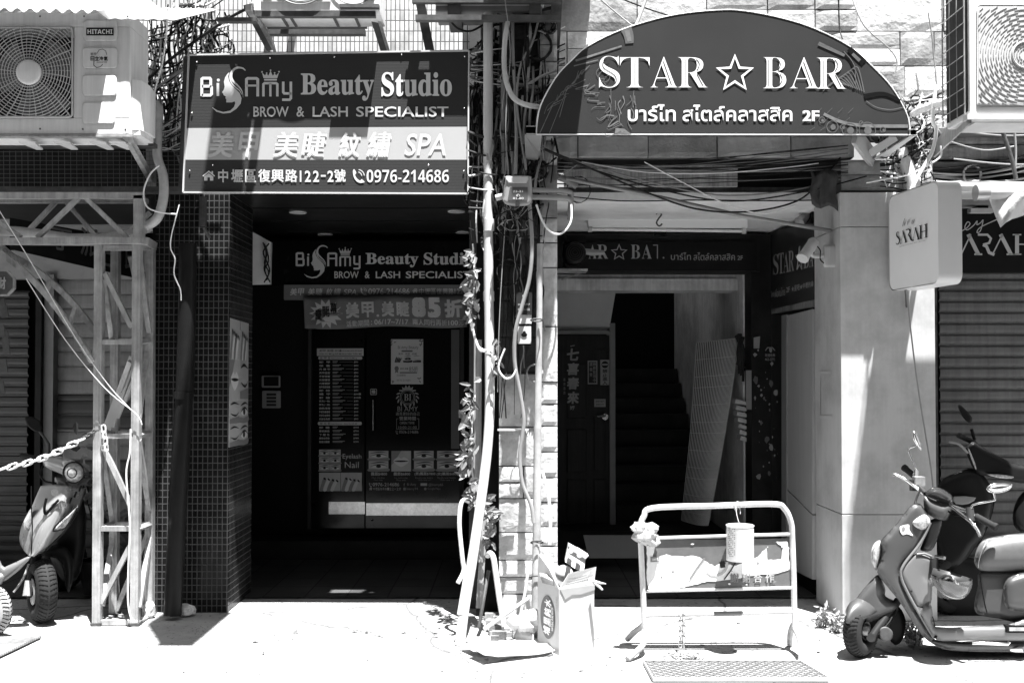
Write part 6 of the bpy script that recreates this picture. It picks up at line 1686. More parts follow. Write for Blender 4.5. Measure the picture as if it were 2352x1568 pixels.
# ------------------------------------------------------------------ scooters
def wheel(parent, c, heading, r, wt, name='front_wheel', rubber=RUBBER):
    """c = hub centre, heading = rolling direction"""
    h = Vector((heading[0], heading[1], 0)).normalized(); ax = h.cross(Vector((0,0,1)))
    mb = MB(); prof = []
    for k in range(17):
        a = 2*pi*k/16; prof.append((r-wt*.5+wt*.5*cos(a)*(1 if cos(a) > 0 else .8), wt*.52*sin(a)))
    mb.lathe(prof, c, ax, 40, 0)
    up_ = Vector((0,0,1))
    for k in range(40):
        a = 2*pi*k/40
        for sd_ in (-1, 1):
            q = []
            for da, o in ((0,.05),(.05,.25),(.09,.42)):
                rr_ = r-wt*.5+wt*.5*math.sqrt(max(0,1-(o/.52)**2)); q.append(c+(h*cos(a+da)+up_*sin(a+da))*(rr_+.0005)+ax*(wt*o*sd_))
            mb.tube(q, .0035, 4, 1)
    w = mb.build(name, [rubber, BLACK], parent); ROOT[w.name] = ROOT[parent.name]
    mb = MB(); ri = r-wt
    mb.lathe([(ri,-wt*.35),(ri-.008,-wt*.3),(ri-.012,0),(ri-.008,wt*.3),(ri,wt*.35)], c, ax, 32)
    for k in range(5):
        a = 2*pi*k/5; p = c+(h*cos(a)+up_*sin(a))*(ri-.01); mb.bar(c, p, .03, .02)
    mb.lathe([(0,-.05),(.03,-.05),(.03,.05),(0,.05)], c, ax, 16)
    mb.build('rim', mat('scooter_rim', .22, .4, .6, var=.2), w)
    mb = MB(); mb.lathe([(.03,.055),(.085,.055),(.085,.059),(.03,.059)], c, ax, 28); mb.build('brake_disc', STEEL, w)
    return w

SD = 6.0
Z = lambda x, y: (1842.4+.425*x, 901.6+.425*y)
def ZP(pts, n=3): return sm([Z(*p) for p in pts], n)
PAINT = mat('scooter_grey_paint', .06, .42, var=.08, scale=3, coat=.15, dirt=.1)
PAINT2 = mat('scooter_light_panel', .15, .4, var=.06, scale=3)
SEATM = mat('scooter_seat_vinyl', .11, .5, var=.08, scale=40, bump=.1, bscale=300)
DK = mat('scooter_dark_trim', .05, .4, var=.15)
sc1 = thing('scooter', 'matt grey retro scooter with round seat and hanging helmet parked before the slab pillar', 'scooter', P(2150, 1500, 5.95))
hub = P(*Z(318,1288), 5.9); hub.z = .152
wheel(sc1, hub, (-.72,-.69), .152, .10)
fh = Vector((-.72,-.69,0)).normalized(); fx = fh.cross(Vector((0,0,1))); rows = []
for k in range(15):
    a = radians(22+150*k/14); t = k/14; w_ = .078*min(1, .15+t*2.6); Rr = .178+.10*max(0, t-.45)
    rows.append([hub+(fh*cos(a)+Vector((0,0,1))*sin(a))*(Rr-.075*abs(j/5)**2.2)+fx*(w_*j/5) for j in range(-5, 6)])
mb = MB(); mb.loft(rows); mb.build('mudguard', PAINT, sc1, solid=.006)
mb = MB(); mb.pillow(ZP([(262,1150),(262,1160),(310,1085),(402,985),(430,1010),(450,1062),(452,1100),(520,1135),(505,1185),(440,1218),(360,1243),(330,1235),(285,1195)]), 5.96, .085, .055, .006); mb.build('front_fender', PAINT, sc1)
mb = MB(); mb.tube([P(*Z(520,1120),5.93),P(*Z(372,1322),5.86)], .022, 12); mb.tube([P(*Z(505,1160),6.0),P(*Z(420,1330),5.98)], .018, 10); mb.tube([P(*Z(372,1322),5.84),P(*Z(380,1322),6.0)], .025, 12); mb.build('fork', mat('fork_grey', .04, .4, .4, var=.3), sc1)
mb = MB(); mb.pillow(ZP([(556,645),(600,600),(640,602),(668,640),(694,690),(690,725),(655,790),(618,850),(548,930),(533,985),(560,1062),(610,1160),(680,1270),(718,1330),(760,1362),(700,1352),(640,1300),(580,1210),(520,1120),(455,1040),(406,970),(425,900),(432,840),(424,800),(470,750),(515,700)]), 6.0, .16, .035, .010); mb.build('leg_shield', PAINT, sc1)
mb = MB(); mb.pillow(ZP([(533,985),(548,930),(580,890),(624,862),(700,892),(708,930),(704,1020),(692,1150),(622,1155),(596,1110),(556,1040)]), 5.99, .158, .028, .004); mb.build('inner_panel', PAINT2, sc1)
mb = MB(); tr_ = catmull([P(*Z(x,y),5.835) for x, y in ((694,700),(640,810),(552,925),(534,990),(575,1090),(640,1205),(712,1325))], 5); mb.tube(tr_, .008, 6); mb.build('shield_trim', PAINT2, sc1)
mb = MB(); mb.pillow(ZP([(370,890),(384,822),(418,796),(437,812),(434,860),(420,920),(404,958),(386,940)]), 5.99, .11, .05, .006); mb.build('headlight', LENS, sc1)
mb = MB(); mb.pillow(ZP([(594,696),(640,662),(672,658),(692,684),(688,716),(650,742),(608,724)]), 5.86, .04, .02, .004); mb.build('turn_signal', LENS, sc1)
mb = MB(); mb.flat(ZP([(530,722),(550,714),(578,712),(580,740),(600,772),(566,762),(545,768),(532,752),(528,735)]), 5.828); mb.build('sticker', WHITE, sc1)
mb = MB(); mb.ell(*Z(548,735), 4, 5, 5.826); mb.build('sticker_print', GREY, sc1)
mb = MB(); mb.pillow(ZP([(658,556),(700,575),(760,598),(816,606),(800,650),(782,690),(726,682),(690,662),(662,640)]), 6.0, .10, .05, .004); mb.build('handle_cowl', PAINT, sc1)
mb = MB(); mb.pillow(ZP([(664,548),(690,520),(722,509),(765,520),(806,552),(816,582),(806,600),(750,588),(700,570)]), 6.0, .09, .05, .02); mb.build('instrument_cover', mat('glossy_dark_cover', .03, .1, var=.1, coat=1), sc1)
mb = MB(); mb.pillow(ZP([(690,690),(755,690),(735,780),(700,850),(640,850),(655,800)]), 6.02, .05, .03); mb.build('steering_column', PAINT, sc1)
mb = MB(); mb.tube([P(*Z(660,545),6.15),P(*Z(620,470),6.28),P(*Z(600,440),6.33)], .012, 8); mb.tube([P(*Z(800,610),5.9),P(*Z(900,645),5.75),P(*Z(960,680),5.68)], .014, 8); mb.build('handlebar', CHROME, sc1)
mb = MB(); mb.tube([P(*Z(600,445),6.33),P(*Z(556,408),6.4)], .019, 12); mb.tube([P(*Z(550,403),6.41),P(*Z(560,411),6.395)], .022, 12); mb.build('grip', RUBBER, sc1)
mb = MB(); mb.tube([P(*Z(940,668),5.70),P(*Z(1040,722),5.6)], .019, 12); mb.tube([P(*Z(1034,718),5.605),P(*Z(1052,728),5.59)], .022, 12); mb.build('grip', RUBBER, sc1)
mb = MB(); mb.tube(catmull([P(*Z(655,545),6.15),P(*Z(600,500),6.2),P(*Z(560,470),6.22),P(*Z(520,448),6.25),P(*Z(492,442),6.26)],4), [.009]*16+[.010], 8); mb.build('brake_lever', CHROME, sc1)
mb = MB(); mb.tube(catmull([P(*Z(800,612),5.88),P(*Z(860,655),5.76),P(*Z(915,700),5.66),P(*Z(950,745),5.62),P(*Z(962,776),5.6)],4), .010, 8); mb.build('brake_lever', CHROME, sc1)
mb = MB(); mb.pb(*Z(612,455), *Z(665,505), 6.2, .05, 0); mb.pb(*Z(590,470), *Z(628,530), 6.22, .03, 1); mb.tube([P(*Z(630,505),6.2),P(*Z(668,545),6.1)], .014, 8, 1); mb.build('brake_cylinder', [STEEL, DARK], sc1)
mb = MB(); mb.tube([P(*Z(905,620),5.72),P(*Z(912,690),5.7)], .022, 12); mb.build('switch_cluster', DARK, sc1)
mb = MB(); mb.tube(catmull([P(*Z(618,430),6.3),P(*Z(612,400),6.3),P(*Z(576,318),6.32),P(*Z(580,300),6.32),P(*Z(612,286),6.32)],3), .006, 8); mb.tube([P(*Z(617,420),6.3),P(*Z(614,460),6.28)], .014, 8); mb.build('mirror_stem', CHROME, sc1)
mb = MB(); mb.pillow(ZP([(596,215),(606,206),(622,220),(640,262),(648,300),(640,310),(618,285),(600,250)]), 6.32, .05, .02, .01); mb.build('mirror', CHROME, sc1)
mb = MB(); mb.tube(catmull([P(*Z(918,625),5.7),P(*Z(925,604),5.7),P(*Z(1030,582),5.68),P(*Z(1042,572),5.68),P(*Z(1034,535),5.68)],3), .006, 8); mb.build('mirror_stem', CHROME, sc1)
mb = MB(); mb.pillow(ZP([(998,512),(1030,492),(1080,486),(1128,490),(1134,508),(1110,530),(1060,542),(1010,536)]), 5.68, .03, .015, .02); mb.build('mirror', CHROME, sc1)
mb = MB(); mb.pillow(ZP([(690,1130),(706,1196),(716,1262),(900,1262),(1100,1250),(1190,1222),(1300,1222),(1300,1330),(1190,1340),(900,1338),(760,1342),(716,1325),(690,1280),(640,1180)],2), 5.97, .17, .03, .0); mb.build('floorboard', PAINT2, sc1)
mb = MB(); mb.pillow(ZP([(690,1330),(900,1346),(1300,1340),(1300,1400),(1150,1400),(900,1398),(760,1384)],2), 5.97, .14, .04); mb.build('lower_cover', PAINT, sc1)
mb = MB(); mb.pillow(ZP([(930,905),(942,850),(968,806),(1010,784),(1120,764),(1240,756),(1420,760),(1560,790),(1600,850),(1560,930),(1400,965),(1200,968),(1010,972),(962,960),(938,935)]), 5.97, .16, .09, .004); mb.build('seat', SEATM, sc1)
mb = MB(); mb.tube(catmull([P(*Z(x,y),5.815) for x, y in ((1004,790),(988,820),(970,860),(956,905),(952,945))],4), .0025, 5); mb.build('seat_piping', PALE, sc1)
mb = MB(); mb.pillow(ZP([(965,965),(1150,965),(1500,950),(1560,1060),(1500,1200),(1200,1240),(1060,1218),(950,1196),(930,1140),(950,1040)]), 5.98, .13, .04); mb.build('under_seat_body', DK, sc1)
mb = MB(); mb.pillow(ZP([(1084,1060),(1100,1005),(1150,975),(1230,962),(1420,980),(1520,1040),(1560,1120),(1480,1180),(1250,1190),(1130,1180),(1092,1145)]), 5.90, .10, .06, .01); mb.build('side_panel', PAINT, sc1)
mb = MB(); mb.pb(*Z(1106,1258), *Z(1300,1296), 5.785, .04, 0); mb.pb(*Z(1120,1268), *Z(1300,1286), 5.78, .02, 1); mb.build('step_slot', [BLACK, STEEL], sc1)
mb = MB(); mb.tube([P(*Z(920,1352),5.8),P(*Z(970,1352),5.78),P(*Z(1110,1358),5.78),P(*Z(1120,1345),5.78)], .009, 8); mb.tube([P(*Z(1130,1385),5.85),P(*Z(1199,1385),5.8)], .02, 8); mb.build('footrest', CHROME, sc1)
hub2 = P(*Z(1620,1250), 6.0); wheel(sc1, hub2, (-1,-.02), .192, .11, 'rear_wheel')
for nm, pts, r_ in (('panel_seam',((566,655),(590,700),(600,740),(592,760)),.003),('panel_seam',((640,1150),(700,1200),(716,1262)),.003),('panel_seam',((960,975),(975,1080),(1000,1190)),.0025)):
    mb = MB(); mb.tube(catmull([P(*Z(x,y),5.845 if r_ > .0026 else 5.848) for x, y in pts],4), r_, 5); mb.build(nm, BLACK, sc1)
mb = MB(); mb.tube(catmull([P(*Z(640,520),6.12),P(*Z(610,600),6.02),P(*Z(640,640),6.0)],4), .006, 6); mb.tube(catmull([P(*Z(900,650),5.72),P(*Z(830,660),5.84),P(*Z(790,640),5.88)],4), .006, 6); mb.tube(catmull([P(*Z(420,1290),5.84),P(*Z(470,1240),5.86),P(*Z(505,1170),5.9)],4), .006, 6); mb.build('brake_hose', BLACK, sc1)
mb = MB(); mb.pillow(ZP([(440,1120),(520,1150),(560,1230),(545,1330),(500,1360),(452,1300),(430,1200)]), 6.06, .06, .03); mb.build('suspension', BLACK, sc1)
mb = MB(); mb.pillow(ZP([(420,1275),(455,1262),(490,1290),(480,1335),(440,1342),(420,1315)]), 5.86, .025, .01); mb.build('brake_caliper', RUSTY, sc1)
mb = MB(); mb.lathe([(.010,0),(.007,.004),(0,.005)], P(*Z(722,1318),5.795), (0,-1,0), 10); mb.lathe([(.006,0),(.004,.003),(0,.004)], P(*Z(590,1072),5.83), (0,-1,0), 8); mb.build('screw', BLACK, sc1)
mb = MB(); mb.tube([P(*Z(618,872),5.83),P(*Z(660,868),5.83),P(*Z(700,884),5.835)], .007, 6); mb.build('glove_box_lip', PAINT2, sc1)
# helmet hanging on the scooter
hm = thing('helmet', 'open face helmet with clear visor hanging upside down on the grey scooter', 'helmet', P(*Z(810,1150), 5.78))
mb = MB(); hc = P(*Z(800,1035), 5.72); rows = []
sx_, sz_ = .100, .088
for j in range(9):
    f = pi/2*j/8
    rows.append([hc+Vector((sx_*cos(a)*cos(f), .11*sin(a)*cos(f), -sz_*sin(f)*1.05+.03*cos(a)*(-1)*cos(f)+.02)) for a in [2*pi*i/28 for i in range(28)]])
mb.loft(rows, 0, True); mb.build('shell', mat('helmet_shell', .05, .15, var=.4, scale=6, coat=1), hm)
mb = MB(); mb.lathe([(.082,.0),(.088,.03),(.098,.032),(.100,.0)], hc+Vector((0,0,.03)), (.25,0,1), 24); mb.build('rim_padding', DARK, hm)
mb = MB()
for k in range(7): mb.tube(catmull([P(*Z(740+20*k,1000+(k%3)*16),5.66),P(*Z(790+10*k,985+8*k),5.63),P(*Z(840,1040+5*(k%4)),5.63)],4), .008, 6, k % 2)
mb.build('strap', [DARK, OFFWHITE], hm)
mb = MB(); rows = []
for j in range(6):
    f = -.1+1.1*j/5
    rows.append([hc+Vector((.112*cos(a)*cos(f*.9), -.125*abs(sin(a))*cos(f*.9), -.112*sin(f)+.028)) for a in [pi*i/20 for i in range(21)]])
mb.loft(rows); mb.build('visor', clear_mat('clear_visor', .35, .75, .04), hm)
mb = MB(); mb.pb(*Z(705,895), *Z(735,985), 5.8, .03, 0); mb.tube([P(*Z(720,885),5.82),P(*Z(770,892),5.76)], .01, 8, 1); mb.tube([P(*Z(700,1010),5.8),P(*Z(712,1030),5.78)], .025, 10, 1); mb.build('bag_hook', [DARK, CHROME], sc1)

sc2 = thing('scooter', 'black scooter parked in shade behind the grey retro scooter', 'scooter', P(2260, 1430, 6.9))
SB = mat('black_scooter_plastic', .012, .35, var=.2)
D2 = 7.0
mb = MB(); mb.pillow(ZP([(885,300),(930,262),(985,300),(1140,380),(1230,400),(1240,470),(1180,488),(1010,452),(945,435),(905,370)]), D2, .12, .04); mb.build('handle_cowl', SB, sc2)
mb = MB(); mb.pillow(ZP([(735,500),(830,432),(930,410),(1000,470),(1040,600),(980,780),(930,840),(860,940),(780,960),(740,900),(705,720)]), D2+.05, .16, .06); mb.build('front_cover', SB, sc2)
mb = MB(); mb.pillow(ZP([(800,900),(960,900),(1500,1000),(1500,1250),(900,1260),(760,1150)],2), D2+.05, .14, .05); mb.build('body', SB, sc2)
mb = MB(); mb.pillow(ZP([(1140,640),(1190,540),(1300,500),(1560,520),(1600,640),(1300,760),(1160,740)]), D2+.05, .13, .06); mb.build('seat', SB, sc2)
mb = MB(); mb.tube([P(*Z(930,270),D2),P(*Z(845,230),6.95)], .018, 10); mb.build('grip', RUBBER, sc2)
mb = MB(); mb.tube(catmull([P(*Z(895,325),6.88),P(*Z(850,280),6.86),P(*Z(795,265),6.86)],4), .008, 8); mb.build('brake_lever', GREY, sc2)
mb = MB(); mb.tube([P(*Z(932,255),D2),P(*Z(915,195),D2)], .012, 8); mb.build('mirror_stem', SB, sc2)
mb = MB(); mb.pillow(ZP([(842,72),(856,66),(905,115),(918,140),(912,160),(893,158),(860,120)]), D2, .03, .015); mb.build('mirror', SB, sc2)
mb = MB(); mb.pillow(ZP([(896,308),(904,304),(938,390),(942,412),(934,408)],2), 6.9, .03, .01); mb.build('headlight', LENS, sc2)
mb = MB(); mb.pillow(ZP([(998,440),(1080,442),(1142,452),(1130,464),(1060,460)],2), 6.87, .02, .008); mb.build('headlight', LENS, sc2)
h3 = P(*Z(790,1050), 6.95); h3.z = .2; wheel(sc2, h3, (-.9,-.4), .2, .1)
mb = MB(); mb.pillow(ZP([(820,560),(940,565),(900,600),(830,600)],2), 6.85, .02, .008); mb.build('emblem', GREY, sc2)

sc3 = thing('scooter', 'silver scooter with round headlamp parked behind the white chain at the left', 'scooter', P(110, 1430, 6.7))
Y = lambda x, y: (.35*x, 940.8+.35*y)
SILVER = mat('silver_scooter_paint', .28, .3, .3, var=.06, coat=.5)
DS3 = 6.75
hub = P(*Y(275,1190), 6.72); hub.z = .205
wheel(sc3, hub, (.6,-.8), .205, .125)
rowsY = [((272,500),(350,492),(430,498),(500,505),(558,515)), ((245,560),(330,545),(420,560),(490,580),(550,560)), ((212,640),(285,625),(375,640),(470,655),(515,640)), ((165,720),(245,705),(335,725),(420,745),(465,730)), ((140,790),(215,790),(300,805),(375,815),(420,790)), ((135,865),(200,880),(265,890),(330,880),(365,850)), ((165,925),(200,938),(240,935),(270,920),(300,915)), ((195,955),(205,962),(215,960),(225,955),(240,945))]
dz = [(.10,.04,-.02,.03,.12),(.10,.03,-.05,.02,.12),(.10,.0,-.09,.0,.12),(.10,-.03,-.12,-.02,.11),(.09,-.05,-.14,-.04,.09),(.07,-.06,-.15,-.06,.05),(.0,-.08,-.15,-.09,.0),(-.08,-.12,-.15,-.12,-.08)]
mb = MB(); rows = []
for r_, d_ in zip(rowsY, dz):
    rows.append(catmull([P(*Y(*p), DS3+d) for p, d in zip(r_, d_)], 4))
rows2 = [catmull([rows[j][i] for j in range(len(rows))], 3) for i in range(len(rows[0]))]
mb.loft(rows2); mb.build('front_cover', SILVER, sc3, solid=.012)
mb = MB(); mb.flat(ZP([(0,0)]*3)) if False else None
mb.tube(catmull([P(*Y(x,y),6.655) for x, y in ((305,580),(292,640),(298,682),(330,650),(385,590))],4), .009, 6)
for k in range(3): mb.tube([P(*Y(455+32*k,615-40*k),6.70),P(*Y(470+32*k,575-40*k),6.71)], .007, 5)
mb.build('cover_slot', BLACK, sc3)
mb = MB(); mb.pillow([Y(x,y) for x, y in sm([(500,628),(505,650),(440,762),(400,785),(345,792),(390,735),(440,690)],3)], 6.70, .05, .02); mb.build('headlight', LENS, sc3)
mb = MB(); mb.pillow([Y(x,y) for x, y in sm([(208,640),(212,690),(195,775),(165,788),(152,740),(180,680)],3)], 6.76, .05, .02); mb.build('headlight', LENS, sc3)
mb = MB(); mb.ell(*Y(360,543), 9, 8, 6.66); mb.build('badge', CHROME, sc3)
mb = MB(); mb.text('vivo', *Y(382,592), *Y(440,645), 6.63, 0, .03); mb.build('lettering', CHROME, sc3)
mb = MB(); mb.pillow([Y(x,y) for x, y in sm([(285,300),(330,295),(420,310),(500,340),(548,380),(550,440),(500,478),(450,470),(420,440),(400,420),(290,372)],3)], 6.8, .09, .05, .01); mb.build('handle_cowl', SILVER, sc3)
mb = MB(); mb.lathe([(.066,.03),(.062,0),(.045,-.025),(.02,-.035),(0,-.037)], P(*Y(482,412), 6.70), (-.15,1,.1), 24); mb.build('headlight', LENS, sc3)
hb_ = P(*Y(482,412), 6.672); mb = MB(); mb.tube([hb_+Vector((.068*cos(a), .004, .068*sin(a))) for a in [2*pi*k/28 for k in range(28)]], .006, 6, closed=True); mb.tube([hb_+Vector((.03*cos(a), -.022, .03*sin(a))) for a in [2*pi*k/20 for k in range(20)]], .004, 5, closed=True)
mb.tube(catmull([P(*Y(x,y),6.64) for x, y in ((505,628),(440,690),(390,735),(345,792),(400,785),(440,762),(505,650))],3), .006, 5); mb.build('bezel', BLACK, sc3)
mb = MB(); mb.tube(catmull([P(*Y(x,y),6.63) for x, y in ((205,500),(206,640),(212,760),(208,880),(204,960))],4), .004, 5); mb.tube(catmull([P(*Y(x,y),6.66) for x, y in ((560,515),(520,640),(470,735),(420,800),(365,855),(300,920))],4), .007, 5); mb.build('panel_seam', BLACK, sc3)
mb = MB(); mb.tube(catmull([P(*Y(290,360),6.78),P(*Y(262,420),6.74),P(*Y(300,470),6.74),P(*Y(370,480),6.78)],4), .007, 6); mb.build('brake_hose', BLACK, sc3)
mb = MB(); mb.pillow([Y(x,y) for x, y in sm([(415,330),(470,340),(440,390),(422,410),(408,370)],3)], 6.72, .02, .01); mb.build('turn_signal', LENS, sc3)
mb = MB(); mb.pillow([Y(x,y) for x, y in sm([(360,440),(440,470),(440,520),(370,520)],2)], 6.85, .05, .03); mb.build('steering_column', SILVER, sc3)
mb = MB(); mb.pillow([Y(x,y) for x, y in sm([(165,50),(210,44),(262,75),(275,130),(240,145),(195,120),(172,85)],3)], 6.9, .02, .01); mb.build('mirror', BLACK, sc3)
mb = MB(); mb.tube([P(*Y(262,140),6.9),P(*Y(320,225),6.87),P(*Y(322,300),6.85)], .01, 8); mb.build('mirror_stem', DARK, sc3)
mb = MB(); mb.tube([P(*Y(300,330),6.85),P(*Y(140,300),6.9)], .018, 10); mb.build('grip', RUBBER, sc3)
mb = MB(); mb.tube([P(*Y(232,960),6.78),P(*Y(188,1210),6.70)], .024, 12); mb.tube([P(*Y(196,1120),6.715),P(*Y(180,1220),6.69)], .03, 12, 1); mb.tube([P(*Y(180,1220),6.69),P(*Y(240,1190),6.72)], .02, 8); mb.build('fork', [SOOT, STEEL], sc3)
mb = MB(); mb.pillow([Y(x,y) for x, y in sm([(250,940),(380,880),(470,940),(480,1100),(440,1200),(400,1000),(300,960)],3)], 6.95, .14, .05); mb.build('inner_fender', BLACK, sc3)
mb = MB(); mb.pillow([Y(x,y) for x, y in sm([(300,520),(540,540),(560,900),(480,1150),(330,1000)],2)], 7.25, .25, .08); mb.build('body', BLACK, sc3)
mb = MB(); mb.tube(catmull([P(*Y(190,1010),6.75),P(*Y(150,1110),6.72),P(*Y(90,1195),6.7)],4), .008, 6); mb.build('side_stand', STEEL, sc3)
h3 = P(*Y(420,1100), 7.7); h3.z = .205; wheel(sc3, h3, (-.35,-.94), .205, .11, 'rear_wheel')
sc4 = thing('scooter', 'scooter cut off at the lower left with only its pale front wheel in view', 'scooter', P(-40, 1460, 6.4))
h4 = P(-26, 1408, 6.35); h4.z = .165; wheel(sc4, h4, (.93,-.3), .165, .09, 'front_wheel', mat('sunlight_painted_tyre', .30, .8, var=.2))  # tyre rubber with sunlight put into its colour
mb = MB(); mb.pillow([Y(x,y) for x, y in sm([(-120,960),(0,990),(30,1030),(180,960),(190,985),(40,1120),(-120,1130)],2)], 6.55, .06, .03); mb.build('body', mat('scooter_mid_grey', .16, .3, coat=.4), sc4)
mb = MB(); mb.pillow([Y(x,y) for x, y in sm([(-200,1060),(10,1070),(20,1120),(-20,1160),(-200,1150)],2)], 6.38, .07, .04); mb.build('fender', PAINT2, sc4)
mb = MB(); mb.pillow([Y(x,y) for x, y in sm([(-500,700),(-150,650),(-100,900),(-150,1000),(-500,980)],2)], 6.5, .15, .06); mb.build('leg_shield', MATS['scooter_mid_grey'], sc4)

# plant behind the lattice tower
pl_ = thing('potted_plant', 'leafy dark potted plant behind the lattice tower', 'plant', P(225, 1330, 7.6))
mb = MB(); R = random.Random(6)
for k in range(70):
    p = P(225+R.gauss(0,38), 1130+R.gauss(0,70), 7.4+R.uniform(-.2,.2)); leaf(mb, p, Vector((R.uniform(-1,1), R.uniform(-1,.3), R.uniform(-.6,.8))), R.uniform(.04,.07), R.uniform(.08,.15), .2)
mb.build('foliage', LEAF, pl_)
mb = MB()
for k in range(7): mb.tube([P(225+R.uniform(-6,6),1290,7.5), P(225+R.gauss(0,20),1180,7.45), P(225+R.gauss(0,40),1080,7.4)], .006, 5)
mb.build('stem', SOOT, pl_)
mb = MB(); c_ = P(225,1330,7.5); c_.z = .03; mb.lathe([(0,0),(.10,0),(.14,.22),(.15,.22),(.15,.24),(.12,.24)], c_, (0,0,1), 20); mb.build('pot', SOOT, pl_)
# ------------------------------------------------------------------ awning roll of the right shop
ar = thing('awning_roll', 'rolled pale awning tube with torn flap above the black wall sign', 'awning', P(2300, 450, 6.6))
mb = MB(); mb.tube([P(2242,443,6.6),P(2700,438,6.6)], .045, 18); mb.build('roll', PALE, ar)
mb = MB(); mb.tube([P(2240,443,6.59),P(2268,442.5,6.59)], .052, 18); mb.build('end_cap', mat('clear_grey_cap', .45, .2, .3), ar)
mb = MB()
rows = []
for j in range(9):
    t = j/8; row = []
    for i in range(9):
        u = i/8; x = 2268+ (2400-2268)*u + 30*t*(1-u); y = 446 + t*(76-60*u)*(1 if u < .9 else .8)+4*sin(u*9+t*3); row.append(P(x, y, 6.57+.05*sin(u*7+t*4)))
    rows.append(row)
mb.loft(rows); mb.build('torn_flap', mat('torn_plastic', .6, .25, var=.2, coat=.4), ar, solid=.003)
mb = MB(); mb.pb(2140, 418, 2700, 428, 6.7, .2); mb.build('mounting_rail', PALE, ar)

# ------------------------------------------------------------------ cables
CM = {'k': CABLEBLACK, 'g': CABLEGREY, 'w': CABLEWHITE}
def cable(label, pts, r, m='k', name='cable', group=None):
    mb = MB(); mb.tube(catmull([P(*p) for p in pts], 6), r, 6); return mb.build(name, CM[m] if isinstance(m, str) else m, None, label, {'cable_duct':'pipe','pipe':'pipe','pole':'pole','rod':'rod','insulated_duct':'duct'}.get(name, 'cable'), group)
cable('thick pale pipe arching down from the top to the left end of the arched sign', [(1168,40,6.55),(1160,90,6.55),(1158,150,6.55),(1165,195,6.5),(1180,225,6.48),(1205,240,6.46),(1238,246,6.48)], .017, PVC, 'cable_duct')
cable('second dark tube running beside the pale arching pipe', [(1177,30,6.6),(1178,120,6.6),(1182,200,6.58),(1186,300,6.55),(1184,400,6.5)], .012, 'g', 'cable_duct')
cable('straight dark tube between the downpipe and the utility box', [(1157,130,6.62),(1156,300,6.62),(1157,400,6.6)], .018, GREY, 'cable_duct')
cable('slanting grey tube from the slotted bracket to the utility box', [(1236,50,6.6),(1222,100,6.6),(1196,150,6.58),(1187,230,6.56),(1196,310,6.54),(1208,390,6.5)], .008, 'g')
cable('thick grey cable curving down the stone pillar from the utility box', [(1216,470,6.45),(1222,560,6.45),(1216,640,6.45),(1200,700,6.45),(1184,760,6.45),(1182,830,6.46),(1194,900,6.46),(1203,960,6.46),(1200,1000,6.46),(1194,1050,6.46),(1200,1110,6.45),(1220,1160,6.44),(1226,1200,6.43)], .013, 'g')
cable('thin pale cable looping in a long U right of the utility box', [(1232,470,6.42),(1245,505,6.42),(1262,530,6.42),(1282,538,6.42),(1300,528,6.44),(1312,505,6.46),(1312,470,6.48)], .007, 'w')
cable('white cable curling over the stone pillar below the downpipe collars', [(1160,800,6.44),(1148,830,6.44),(1146,850,6.44),(1160,868,6.43),(1176,865,6.43),(1186,848,6.43)], .006, 'w')
cable('thin wire hanging straight down left of the utility box', [(1160,0,6.5),(1172,120,6.5),(1163,240,6.48),(1162,330,6.48),(1168,400,6.46),(1160,520,6.46),(1152,640,6.46),(1146,760,6.46),(1143,900,6.46)], .003, 'g')
cable('white cable running beside the thick downpipe', [(1082,640,6.5),(1076,700,6.5),(1085,755,6.5),(1100,800,6.46),(1112,806,6.42)], .008, 'w')
cable('thin pale pipe cable climbing right of the grey conduit foot', [(1244,1080,6.5),(1258,1130,6.48),(1264,1190,6.46),(1262,1250,6.44)], .011, 'w')
cable('white cable wound down the front of the lattice tower', [(300,985,6.58),(298,1040,6.58),(290,1090,6.58),(298,1200,6.58),(295,1300,6.58),(294,1380,6.58),(302,1420,6.58),(315,1426,6.56)], .006, 'w')
cable('upper of two white straps tied from the left edge to the lattice tower', [(60,640,6.45),(150,780,6.5),(240,890,6.55),(312,950,6.58),(326,975,6.58)], .003, 'w')
cable('lower of two white straps tied from the left edge to the lattice tower', [(-10,470,6.4),(70,600,6.45),(170,770,6.5),(246,880,6.55),(300,940,6.58)], .003, 'w')
cable('thin wire falling from the awning past the left side of the maker plate unit', [(480,30,6.1),(470,30,6.1)], .002, 'g') if False else None
cable('white rope loop hanging below the pale duct at the left sign edge', [(366,380,6.5),(345,400,6.5),(330,440,6.5),(338,475,6.5),(370,488,6.5),(405,492,6.5)], .005, 'w')
cable('white wire dropping down the dark tiled column below the big sign', [(412,470,6.6),(404,500,6.6),(394,540,6.62),(392,570,6.65),(402,595,6.68),(400,630,6.7),(414,665,6.78),(416,690,6.8)], .004, 'w')
cable('thick pale wrapped duct rising beside the left edge of the big sign', [(332,240,6.75),(352,240,6.74),(364,250,6.73),(362,300,6.72),(362,360,6.7),(374,400,6.68),(376,450,6.66),(362,500,6.65),(335,520,6.65)], .032, mat('wrapped_duct', .5, .6, var=.15, scale=14, dirt=.3), 'insulated_duct')
cable('pale downpipe standing behind the left top corner of the big sign', [(487,-20,7.1),(484,60,7.1),(478,130,7.1)], .03, PVC, 'pipe')
for k, (y0, y1) in enumerate(((340,390),)): pass
cable('tightest of the cable bundle across the top of the passage', [(1248,340,6.5),(1330,372,6.6),(1500,420,6.7),(1650,448,6.75),(1800,440,6.8),(1930,412,6.85)], .005, 'g', group='cables sagging over the passage')
cable('lowest sagging cable of the bundle across the top of the passage', [(1250,342,6.5),(1340,380,6.58),(1480,440,6.68),(1600,480,6.72),(1720,486,6.75),(1830,462,6.8),(1890,410,6.82),(1930,362,6.85)], .006, 'k', group='cables sagging over the passage')
